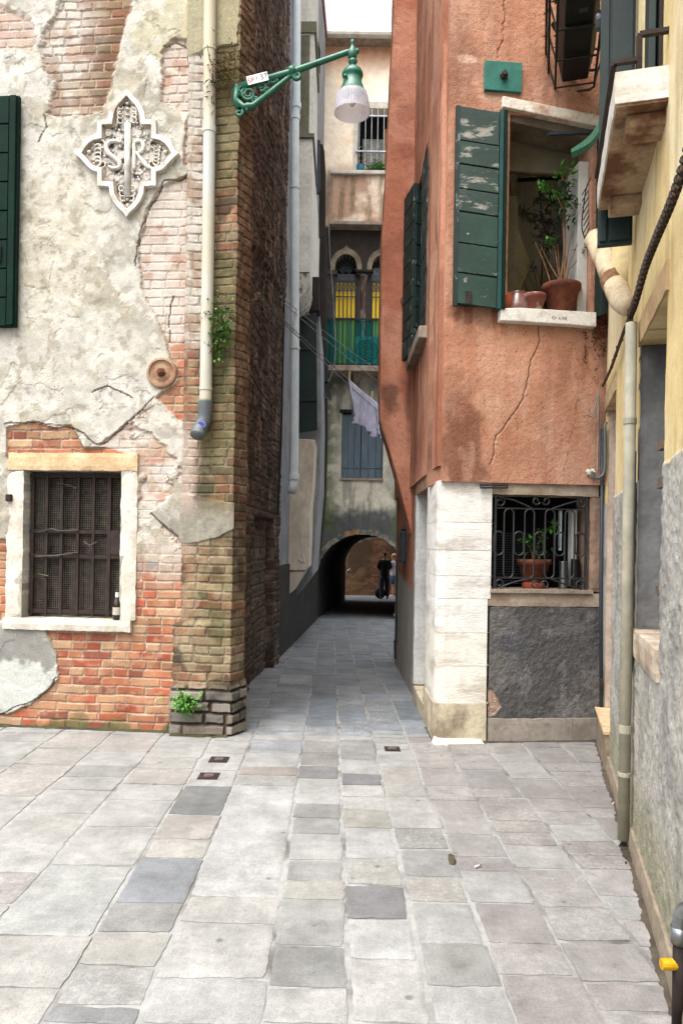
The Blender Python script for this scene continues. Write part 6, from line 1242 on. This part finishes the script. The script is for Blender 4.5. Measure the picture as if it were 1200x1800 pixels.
b = MB(); b.hexa([Vector((x, yy, z)) for z in (pz+.02, pz+.06) for yy in (-.2, -.16) for x in (x1, .27)]); b.build('arm', M['black_iron'], t); t.location = (PLC.x, PLC.y, pz); t.rotation_euler = (0, 0, -math.atan2(-FY.U.x, -FY.U.y))
# small silver lamp
p = at(1055, 36, 4.6); t = empty('wall_spotlight', p, 'small silver spotlight pointing down beside the black planter', 'lamp'); b = MB(); b.lathe(p+Vector((0, 0, -.055)), [(.026, 0), (.032, .01), (.034, .045), (.034, .046)], 16, cap=True); b.build('lens_housing', M['pipe_plastic'], t, smooth=False); b = MB(); b.lathe(p+Vector((0, 0, -.008)), [(.035, 0), (.036, .04), (.03, .058), (.01, .064)], 16); b.build('cap', M['steel'], t, smooth=True)
b = MB(); b.tube([p+Vector((.02, 0, .05)), p+Vector((.05, .02, .12)), p+Vector((.12, .05, .13))], .007, 6); b.build('arm', M['black_iron'], t)
# curved green spout
CS = [(1004, 268, 4.9), (1022, 258, 4.75), (1040, 244, 4.55), (1054, 222, 4.35), (1062, 196, 4.2)]; P = smooth_path([at(*c) for c in CS], 5); n = len(P); b = MB()
for i, p in enumerate(P): wd = .018+.05*i/n; b.v += [p+Vector((-.01, -.02, wd*.6)), p+Vector((.02, .06, wd*.5)), p+Vector((.02, .06, -wd*.4)), p+Vector((-.01, -.02, -wd*.6))]
for i in range(n-1):
    for k in range(4): b.f.append((i*4+k, i*4+(k+1) % 4, (i+1)*4+(k+1) % 4, (i+1)*4+k))
b.f += [(0, 1, 2, 3), tuple((n-1)*4+k for k in range(4))]; o = solo('metal_bracket_arm', b, mat('pale_green_paint', S(96, 150, 120), S(80, 132, 106), .5, 6, 60, .15), 'curved pale green metal arm reaching out across the upper window', 'bracket')
# pipe stub with yellow cap
t = empty('vent_pipe', FY.p(*qy(1188, 1770, .06), .06), 'short grey and rusty standpipe with a yellow cap at the lower right', 'pipe')
u = Y_(2.25); b = MB(); b.tube([FY.p(u, .0, .035), FY.p(u, .27, .035)], .020, 14); b.build('pipe', M['rust_iron'], t, smooth=True); b = MB(); b.tube(smooth_path([FY.p(u, .27, .035), FY.p(u, .33, .035), FY.p(u+.02, .375, .028), FY.p(u+.06, .41, .0)], 4), .023, 14); b.lathe(FY.p(u, .265, .035), [(.020, 0), (.027, .001), (.027, .05), (.023, .051)], 14); b.build('elbow', M['steel'], t, smooth=True)
b = MB(); p = FY.p(u, .20, .035); b.tube([p, p-Vector((.055, .0, 0))], .017, 12); b.build('cap', M['yellow_cap'], t)

# ------------------------------------------------------------------ carved stone cross on the brick house
def rel(x, y): return qa(130+x/5.714, 150+y/5.714)
half = [(562, 88), (600, 122), (640, 168), (680, 210), (712, 262), (735, 325), (744, 388), (800, 390), (851, 392), (851, 462), (852, 535), (905, 545), (960, 580), (1005, 630), (1040, 690), (1080, 722), (1025, 768), (985, 812), (945, 858), (900, 892), (850, 906), (850, 975), (850, 1046), (790, 1048), (735, 1052), (725, 1130), (692, 1205), (640, 1268), (592, 1310), (558, 1362)]
full = half+[(2*560-x, y) for x, y in half[1:-1][::-1]]; OUT = [rel(*p) for p in full]
t = empty('stone_relief', FA.p(*rel(560, 1362), .02), 'white carved stone cross with pointed lobes and the letters S and R', 'relief')
IN = inset(OUT, .036); IN2 = inset(OUT, .052)
b = MB(); b.ring(FA, OUT, IN, .0, .065); b.build('border', M['marble'], t, bevel=.004); b = MB(); b.ring(FA, IN, IN2, .02, .045); b.build('inner_moulding', M['stone_dull'], t)
b = MB(); b.prism(FA, inset(OUT, .030), .0, .034); b.build('panel', M['relief_bg'], t)
def rp(x, y, n): return FA.p(*rel(x, y), n)
b = MB()
b.tube([rp(565, 420, .045), rp(558, 1150, .045)], .024, 8); b.build('staff', M['marble'], t, smooth=True)
def stroke(pts, r, n=.043, sm=5):
    P = smooth_path([rp(*p, n) for p in pts], sm); bb = MB(); k = len(P); rr = [r*(.55+.45*math.sin(math.pi*(i+1)/(k+1))) for i in range(k)]; bb.tube(P, rr, 8); return bb
bb = stroke([(500, 600), (440, 590), (385, 600), (350, 650), (375, 715), (430, 760), (480, 800), (478, 850), (420, 865), (370, 840)], .020); bb.build('letter', M['marble'], t, smooth=True)
bb = stroke([(625, 610), (628, 730), (628, 880)], .016); q = stroke([(625, 605), (690, 590), (722, 640), (700, 695), (635, 715)], .016); bb.add(q.v, q.f); q = stroke([(660, 715), (710, 790), (765, 850), (800, 860)], .016); bb.add(q.v, q.f); bb.build('letter', M['marble'], t, smooth=True)
random.seed(5); b = MB()
def curl(cx, cy, r, a0, a1, w, k=9):
    P = [rp(cx+r*(1-.55*i/k)*math.cos(R(a0+(a1-a0)*i/k)), cy+r*(1-.55*i/k)*math.sin(R(a0+(a1-a0)*i/k)), .046) for i in range(k+1)]; b.tube(P, [w*(1-.5*i/k) for i in range(k+1)], 6)
for sx in (-1, 1):
    X = lambda d: 560+sx*d
    b.sph(rp(X(380), 700, .045), .016, .012, .016, 10, 6); b.sph(rp(X(340), 615, .04), .009, .009, .009, 8, 5); b.sph(rp(X(335), 810, .04), .010, .008, .010, 8, 5)
    for a in range(5): curl(X(285), 660+a*38, 44-4*a, 200 if sx < 0 else -20, (200+sx*-220) if sx < 0 else (-20+200), .008)
    curl(X(300), 790, 55, 90, 90+sx*260, .008); curl(X(262), 630, 50, 270, 270-sx*250, .008); curl(X(250), 820, 40, 80, 80+sx*240, .007)
    for y in (250, 300, 340, 390): curl(X(62), y, 40, 250, 250+sx*250, .008)
    b.sph(rp(X(75), 300, .042), .010, .009, .012, 8, 5); b.sph(rp(X(95), 410, .04), .010, .009, .010, 8, 5)
    for y in (1060, 1110, 1160, 1205): curl(X(55-(y-1060)*.15), y, 36, 90, 90-sx*230, .008)
    for i in range(34): b.sph(rp(X(random.uniform(60, 235)), random.uniform(440, 1000), .034), random.uniform(.006, .016), .008, random.uniform(.006, .018), 7, 4)
for y in (215, 270, 330, 400): b.sph(rp(560, y, .042), .016, .010, .011, 8, 5)
for y in (1100, 1170, 1230): b.sph(rp(560, y, .042), .012, .010, .014, 8, 5)
b.build('carved_foliage', M['stone'], t, smooth=True)
# iron tie plate
u, v = qa(287, 657); t = empty('wall_anchor', FA.p(u, v-.12, .02), 'round worn tie plate with a rusty bolt beside the white drainpipe', 'wall anchor'); Mx = Matrix((FA.U, FA.Z, FA.N)).transposed()
b = MB(); b.lathe(FA.p(u, v, .0), [(.118, .0), (.120, .03), (.112, .045), (.098, .048), (.092, .036), (.07, .032), (.05, .040), (.035, .042), (.01, .042)], 32, M=Mx); b.build('disc', mat('rusty_disc', S(186, 160, 132), S(150, 100, 70), .85, 7, 50, .5), t, smooth=False)
b = MB(); b.lathe(FA.p(u, v, .04), [(.036, 0), (.036, .012), (.026, .0125), (.026, .038), (.016, .0385), (.014, .05)], 6, M=Mx); b.build('bolt', mat('bolt_rust', S(120, 70, 50), S(92, 54, 40), .8, 10, 60, .4), t)
# white drainpipe with elbow
dn = .085; dp = lambda x, y: FA.p(*qa(x, y, ), dn) if False else FA.p(*FA.q(x, y, dn), dn)
pz_ = [dp(370.5, -140), dp(369, 0), dp(368.5, 90), dp(368, 240), dp(365, 500), dp(361.5, 700), dp(361, 716)]
t = pipe_thing('drainpipe', pz_, .046, M['pipe_white'], 'stained white drainpipe ending in a grey elbow on the brick house', 'drainpipe', [(dp(368.5, 86), .03), (dp(368, 228), .05), (dp(361.7, 684), .02)], 1.1)
b = MB(); b.tube(smooth_path([dp(361, 704), dp(361, 722), dp(358.5, 738), FA.p(*FA.q(352, 752, dn+.02), dn+.02), FA.p(*FA.q(346, 766, dn+.06), dn+.06)], 5), .053, 18); el = b.build('elbow', M['pipe_plastic'], t, smooth=True)
b = MB(); c = FA.p(*FA.q(354, 745, dn+.08), dn+.068); Ms = Matrix.Rotation(R(-28), 3, FA.N) @ Mx; b.lathe(c, [(.034, -.004), (.034, .0), (.001, .0005)], 20, M=Ms @ Matrix.Diagonal((1, .72, 1))); st = b.build('sticker', M['blue'], el)
b = MB(); b.lathe(c+FA.N*.0008, [(.029, 0), (.0275, .0003)], 20, M=Ms @ Matrix.Diagonal((1, .72, 1)), cap=False); b.build('sticker_rim', M['white_plastic'], el)
for y in (90, 684):
    b = MB(); p = dp(368 if y == 90 else 361.7, y); b.box(FA, (p-FA.O).dot(FA.U)-.01, (p-FA.O).dot(FA.U)+.01, p.z-.01, p.z+.01, .0, dn); b.build('bracket', M['rust_iron'], t)

# ------------------------------------------------------------------ street lamp on the corner
LD = 5.55; FLp = Frame(0, LD, 1, LD, (0, -1)); lq = lambda px, py, n=0: FLp.p(*FLp.q(px, py, n), n)
t = empty('street_lamp', lq(418, 195), 'green cast iron street lamp on a scrolled arm at the house corner', 'street lamp')
b = MB(); b.tube([lq(424, 152), lq(520, 124), lq(610, 92), lq(619, 90)], [.026, .024, .020, .020], 12); 
b.lathe(lq(619, 96), [(.02, -.04), (.034, -.02), (.036, .02), (.02, .05), (.012, .075), (.018, .085), (.016, .105), (.006, .115)], 14); b.sph(lq(627, 90), .018, .02, .02, 8, 6)
b.tube([lq(508, 126), lq(518, 122)], .034, 12); b.tube([lq(515, 123.5), lq(519, 122.4)], .03, 12); b.build('arm', M['lamp_green'], t, smooth=True)
b = MB(); b.tube([lq(416, 176), lq(428, 188), lq(445, 186), lq(462, 172), lq(500, 142), lq(514, 130)], [.02, .024, .024, .02, .018, .018], 10)
b.tube([lq(416, 150), lq(414, 175), lq(420, 190)], .022, 8)
def sc2(cx, cy, r, a0, a1, w=.010, k=20):
    P = [lq(cx+r*(1-.72*i/k)*math.cos(R(a0+(a1-a0)*i/k)), cy-r*(1-.72*i/k)*math.sin(R(a0+(a1-a0)*i/k))) for i in range(k+1)]; b.tube(P, [w*(1-.3*i/k) for i in range(k+1)], 7)
sc2(437, 165, 13, 100, 100+640, .014); sc2(420, 198, 7, 40, -330, .014); sc2(425, 158, 10, 200, 640, .013); sc2(480, 141, 8, -30, 460, .012); sc2(493, 132, 6, 200, -260, .010); sc2(460, 152, 9, 250, 700, .013); sc2(522, 133, 7.5, 150, 620, .016)
sc2(448, 176, 6, 0, 500, .010); sc2(470, 160, 5, 60, 480, .010); sc2(436, 186, 5, 270, -200, .012)
b.tube(smooth_path([lq(470, 150), lq(482, 133), lq(500, 130), lq(512, 128)], 4), .010, 6); b.sph(lq(434, 193), .018, .018, .016, 7, 5); b.build('scroll_bracket', M['lamp_green'], t, smooth=True)
M['sign_white'] = mat('white_sign', S(250, 250, 250, .8), S(240, 240, 240, .8), .5, 5, 0, 0, var=.02)
c = lq(454, 145.5); ang = R(15); Fs = Frame(c.x, c.y-.055, c.x+1, c.y-.055, (0, -1)); Fs.U = Vector((math.cos(ang), 0, math.sin(ang))); Fs.Z = Vector((-math.sin(ang), 0, math.cos(ang))); Fs.O = Vector((c.x, c.y-.055, c.z))
_p = Fs.p; Fs.p = lambda u, v, n=0: Fs.O+Fs.U*u+Fs.Z*v+Fs.N*n
b = MB(); b.box(Fs, -.078, .078, -.032, .032, -.004, 0); sg = b.build('sign', M['sign_white'], t)
text('lettering', 'SP', Fs, -.050, -.006, .0015, .052, M['red'], sg); text('lettering', 'I 37', Fs, .032, .0, .0015, .056, M['ink'], sg); b = MB(); b.box(Fs, -.0195, -.0170, -.028, .030, .0002, .002); b.build('divider', M['ink'], sg)
hx = lq(620, 100); hc = lambda y: lq(620, y).z
b = MB(); prof2 = [(.026, 100), (.02, 104), (.034, 107), (.03, 111), (.018, 114), (.022, 119), (.045, 120), (.068, 124), (.078, 129), (.080, 132), (.076, 135), (.069, 137), (.069, 141), (.071, 146), (.076, 149), (.082, 153), (.088, 157), (.094, 161), (.093, 163), (.06, 163)]
b.lathe(Vector((hx.x, hx.y, 0)), [(r, hc(y)) for r, y in prof2], 28); b.sph(Vector((hx.x-.055, hx.y-.065, hc(143))), .014, .014, .014); b.build('housing', M['lamp_green'], t, smooth=True)
m, nt, bs_ = _mat('ribbed_lamp_glass'); v = coords(nt); bs_.inputs['Base Color'].default_value = (.80, .78, .84, 1); bs_.inputs['Roughness'].default_value = .25; bs_.inputs['Transmission Weight'].default_value = .8; bs_.inputs['IOR'].default_value = 1.2
b = MB(); sh_ = [(.090, hc(161)), (.106, hc(164)), (.117, hc(172)), (.126, hc(184)), (.134, hc(199)), (.131, hc(199)), (.123, hc(184)), (.114, hc(172)), (.103, hc(165)), (.087, hc(163))]
nn = 72
for (r, z) in sh_:
    for j in range(nn): a = 2*math.pi*j/nn; r2 = r+(.0022 if j % 2 else -.0008); b.v.append(Vector((hx.x+r2*math.cos(a), hx.y+r2*math.sin(a), z)))
for i in range(len(sh_)-1):
    for j in range(nn): b.f.append((i*nn+j, i*nn+(j+1) % nn, (i+1)*nn+(j+1) % nn, (i+1)*nn+j))
b.build('glass_shade', m, t, smooth=False)
b = MB(); b.sph(Vector((hx.x, hx.y, hc(176))), .03, .03, .05, 12, 8); b.build('bulb', mat('opal_bulb', S(240, 238, 235), S(230, 228, 225), .3), t, smooth=True)

# ------------------------------------------------------------------ plants on the walls, bottle
def tuft(name, c, n, r, L, m, label, mats=None, W=None, grav=.2, cat='plant', up=.4):
    t = empty(name, c, label, cat); b = MB(); d = MB()
    for i in range(n):
        q = Vector(c)+Vector((random.gauss(0, r[0]), -abs(random.gauss(0, r[1])), random.gauss(0, r[2]))); leaf(b if random.random() < .7 else d, q, rdir(up)+Vector((0, -.5, -grav)), L*random.uniform(.4, 1.5), W or L*.5)
    s = MB()
    for i in range(7): q = Vector(c)+Vector((random.gauss(0, r[0]), -.03, random.gauss(0, r[2]))); s.tube([Vector(c)+Vector((0, .02, 0)), q], .003, 5)
    s.build('stem', M['twig'], t); b.build('foliage', m, t); d.build('foliage', mats or M['leaf_dark'], t, label='darker leaves'); return t
random.seed(31)
pier = lambda px, py, n=.02: FP.p(*FP.q(px, py), n)
tuft('fern', pier(330, 1232, .05), 260, (.045, .03, .034), .036, mat('bright_leaf', S(120, 190, 70), S(80, 150, 50), .55, 12, 0, 0), 'bright green fern tuft growing low on the brick pier', M['leaf'], .02)
tuft('wall_shrub', pier(388, 585, .03), 280, (.05, .03, .11), .034, M['leaf'], 'small leafy shrub rooted in the brick pier beside the white drainpipe', M['leaf_dark'], .022)
tuft('dry_weed', pier(400, 135, .03), 200, (.06, .03, .09), .035, M['leaf_dry'], 'dry brownish weed clump on the pier above the lamp bracket', mat('weed_green', S(110, 104, 60), S(84, 80, 48), .8), .012)
tuft('wall_weed', pier(377, 150, .06), 46, (.02, .02, .1), .05, M['leaf_dry'], 'thin dark weed caught against the upper white drainpipe', M['leaf_dark'], .012, up=-.2)
p = FA.p(qa(207, 1086)[0], wv0+.004, .012); t = empty('bottle', p, 'dark brown glass bottle with a white neck label on the grated window sill', 'bottle')
b = MB(); hb = qa(210, 1038)[1]-wv0; b.lathe(p, [(.030, 0), (.033, .006), (.033, hb*.52), (.027, hb*.64), (.014, hb*.76), (.013, hb*.96), (.016, hb*.97), (.016, hb), (.012, hb+.002)], 20); b.build('glass', mat('brown_glass', S(46, 26, 16), S(30, 18, 12), .12, 8, 0, 0, spec=.7), t, smooth=True)
b = MB(); b.lathe(p, [(.0150, hb*.76), (.0140, hb*.93)], 20, cap=False); b.build('neck_label', M['white_plastic'], t, smooth=True); b = MB(); b.lathe(p, [(.0336, hb*.16), (.0336, hb*.42)], 20, cap=False); b.build('bottle_label', mat('bottle_label', S(205, 198, 185), S(180, 170, 155), .7), t, smooth=True)

# ------------------------------------------------------------------ clotheslines and washing
z0 = at(436, 508, 7.5).z
LN = [(at(446, 512, 7.6), at(672, 716, 13.9)), (at(449, 518, 7.7), at(672, 728, 13.7)), (at(487, 517, 9.4), at(690, 668, 16.5)), (at(486, 522, 9.4), at(690, 690, 16.3))]
def sag(a, b, s=.04, n=14): return [a.lerp(b, i/n)-Vector((0, 0, s*4*(i/n)*(1-i/n))) for i in range(n+1)]
LNP = []
for i, (a, b_) in enumerate(LN):
    P = sag(a, b_); LNP.append(P); b = MB(); b.tube(P, .006, 5); o = b.build('clothesline', M['wire'], None); tag(o, ['nearer upper clothesline carrying the washing', 'nearer lower clothesline just under the washing line', 'farther upper clothesline from the timber rail', 'farther lower clothesline from the timber rail'][i], 'clothesline', 'clotheslines crossing the alley')
    b = MB(); b.sph(a+Vector((.02, .1, .0)), .03, .03, .035, 8, 6); solo('line_pulley', b, M['white_plastic'], ['white pulley at the wall end of the upper near line', 'white pulley at the wall end of the lower near line', 'white pulley at the wall end of the upper far line', 'white pulley at the wall end of the lower far line'][i], 'pulley', 'white pulleys on the clotheslines')
def cloth(name, t0, t1, drop, m, label, cat, seed, nu=44, nv=22, line=0):
    rnd = random.Random(seed); a, b_ = LN[line]; P0, P1 = a.lerp(b_, t0), a.lerp(b_, t1); dr = (P1-P0); L = dr.length; nrm = Vector((dr.y, -dr.x, 0)).normalized(); v = []; f = []
    for i in range(nu+1):
        s = i/nu; tl = t0+(t1-t0)*s; base = a.lerp(b_, tl)-Vector((0, 0, .04*4*tl*(1-tl)+.012*math.sin(s*math.pi)))
        for j in range(nv+1):
            q = j/nv; w_ = .03*math.sin(s*19+1.3)*q+.025*math.sin(s*41+q*2)*q+.05*math.sin(s*7+.5+q)*q; ed = drop*(1+.07*math.sin(s*9)+.03*math.sin(s*31)+.16*s)
            v.append(base+nrm*w_+Vector((0, 0, -ed*q))+dr.normalized()*(.04*math.sin(q*3+s*5)*q))
    for i in range(nu):
        for j in range(nv): k = i*(nv+1)+j; f.append((k, k+1, k+nv+2, k+nv+1))
    b = MB(); b.v = v; b.f = f; o = solo(name, b, m, label, cat, smooth=True); md = o.modifiers.new('thickness', 'SOLIDIFY'); md.thickness = .012; return o
a, b_ = LN[0]
def tpx(px):
    lo, hi = 0, 1
    for _ in range(40):
        md = (lo+hi)/2; p = a.lerp(b_, md); x = CX+(p.x/p.y*FOC)*cR-(-(p.z-EYE)/p.y*FOC)*sR
        if x < px: lo = md
        else: hi = md
    return lo
ta, tb, tc = tpx(612), tpx(657), tpx(667)
cloth('towel', ta, tb, .55, mat('lavender_cloth', S(208, 204, 222), S(168, 164, 188), .95, 5, 60, .4), 'lavender grey towel hanging from the clothesline in the alley', 'towel', 1)
cloth('white_cloth', tb+.002, tc, .50, mat('pale_blue_cloth', S(205, 210, 228), S(170, 180, 204), .95, 7, 60, .4), 'narrow pale cloth pegged beside the lavender towel', 'cloth', 2, 16, 16)
for i, tt in enumerate((ta+.006, tb-.03)):
    p = a.lerp(b_, tt)-Vector((0, 0, .04*4*tt*(1-tt))); pg_ = empty('clothes_peg', p, ['wooden peg at the near end of the lavender towel', 'wooden peg at the far end of the lavender towel'][i], 'clothes peg', 'pegs on the washing line'); b = MB()
    b.bar(p+Vector((-.012, -.012, -.05)), p+Vector((.008, -.012, .13)), .022, .016); b.bar(p+Vector((.012, .012, -.05)), p+Vector((.02, .012, .13)), .022, .016); b.build('prong', mat('peg_wood', S(225, 200, 150), S(205, 178, 130), .8), pg_)

# ------------------------------------------------------------------ bits on the paving
for px, py, lab in ((385, 1336, 'small square iron drain cover nearer the brick pier'), (367, 1365, 'small square iron drain cover farther from the brick pier'), (689, 1317, 'small square iron drain cover in front of the alley')):
    p = gnd(px, py); t = empty('drain_cover', p, lab, 'drain cover', 'small drain covers in the paving'); z = p.z+.004; b = MB(); hw = .062 if px != 689 else .055
    Fg = Frame(p.x, p.y, p.x+1, p.y, (0, -1)); bx = lambda x0, x1, y0, y1, za, zb_: b.hexa([Vector((p.x+x, p.y+y, z+zz_)) for zz_ in (za, zb_) for y in (y0, y1) for x in (x0, x1)])
    bx(-hw, hw, -hw, hw, -.01, .002); b.build('plate', M['rust_iron'], t); b = MB(); bx(-.028, .028, -.03, .03, .0021, .006); bx(-.012, .012, -.014, .014, .0061, .008); b.build('boss', mat('worn_iron', S(120, 104, 100), S(86, 74, 70), .6, 12, 60, .3), t)
def butt(px, py, ang, lab):
    p = gnd(px, py)+Vector((0, 0, .010)); dx = Vector((math.cos(ang), math.sin(ang), 0)); t = empty('cigarette_butt', p, lab, 'cigarette butt', 'cigarette butts on the paving'); b = MB(); b.tube([p-dx*.014, p+dx*.012], .0042, 8); b.build('paper', M['white_plastic'], t); b = MB(); b.tube([p+dx*.0122, p+dx*.026], .0042, 8); b.build('filter', M['brass'], t)
butt(838, 1526, .6, 'cigarette butt on the pale slab right of the middle'); butt(1077, 1415, 1.0, 'cigarette butt near the foot of the greenish grey drainpipe')
p = gnd(795, 1513); b = MB(); random.seed(8); pts = [(-.03, -.05), (.0, -.06), (.022, -.02), (.018, .03), (-.005, .06), (-.026, .04), (-.036, 0)]; k = len(pts)
b.v = [p+Vector((x*.6, y*.8, .006+.006*math.sin(y*40))) for x, y in pts]+[p+Vector((x*.6, y*.8, .010+.006*math.sin(y*40))) for x, y in pts]; b.f = [tuple(range(k))[::-1], tuple(range(k, 2*k))]+[(i, (i+1) % k, k+(i+1) % k, k+i) for i in range(k)]
solo('dead_leaf', b, mat('dead_leaf', S(92, 84, 62), S(70, 62, 48), .9, 30, 0, 0), 'curled dark dead leaf in a joint of the paving', 'leaf')
b = MB(); random.seed(12)
for i in range(70):
    t_ = random.random(); q = gnd(1092+random.gauss(0, 3)+10*t_, 1478+random.gauss(0, 6)+30*t_); b.sph(q+Vector((0, 0, .006)), random.uniform(.003, .01), random.uniform(.003, .01), .006, 6, 4)
o = solo('leaf_litter', b, mat('litter', S(80, 70, 58), S(52, 46, 40), .95, 30, 0, 0), 'dark crumbs and litter at the foot of the greenish grey drainpipe', 'litter'); o['kind'] = 'stuff'

# damp dirt and moss packed into the foot of the walls
def foot(name, pts, m, label, w, h, seed):
    rnd = random.Random(seed); b = MB(); rows = []
    for (a, c, n) in pts:
        L = (c-a).length; k = max(2, int(L/.025))
        for i in range(k+1):
            p = a.lerp(c, i/k); q = .25+.75*float(fbm(np.array([p.x*3+p.y*3]), np.array([p.y*2.]), 5, 4, seed)[0]*1.4-.2); q = max(.08, q)*rnd.uniform(.9, 1.1)
            rows.append([p-n*.02+Vector((0, 0, h*q)), p+n*w*.35*q+Vector((0, 0, h*.6*q)), p+n*w*q+Vector((0, 0, -.004))])
        base = len(b.v)
        for r in rows: b.v += r
        for i in range(len(rows)-1):
            for j in range(2): b.f.append((base+i*3+j, base+(i+1)*3+j, base+(i+1)*3+j+1, base+i*3+j+1))
        rows = []
    o = b.build(name, m, None); tag(o, label, 'moss', kind='stuff')
n_ = FA.N
foot('moss_line', [(FA.p(US, .0), FA.p(UE, .0), n_), (FP.p(0, 0, .03), FP.p(.44, 0, .03), FP.N)], mat('moss_dirt', S(84, 84, 50), S(60, 54, 42), .98, 9, 60, .8), 'mossy dirt packed along the foot of the brick house', .045, .03, 301)
foot('dirt_line', [(FO.p(-.0, 0, .05), FO.p(1.27, 0, .05), FO.N), (FS.p(0, 0, .02), FS.p(.42, 0, .02), FS.N)], mat('dark_dirt', S(92, 84, 74), S(60, 54, 48), .98, 9, 60, .8), 'dark dirt line along the foot of the orange house', .03, .012, 302)
foot('dirt_line', [(FY.p(-.0, 0, .03), FY.p(YE, 0, .03), FY.N)], mat('brown_dirt', S(104, 94, 80), S(68, 60, 52), .98, 9, 60, .8), 'brown dirt line along the foot of the yellow house', .04, .014, 303)
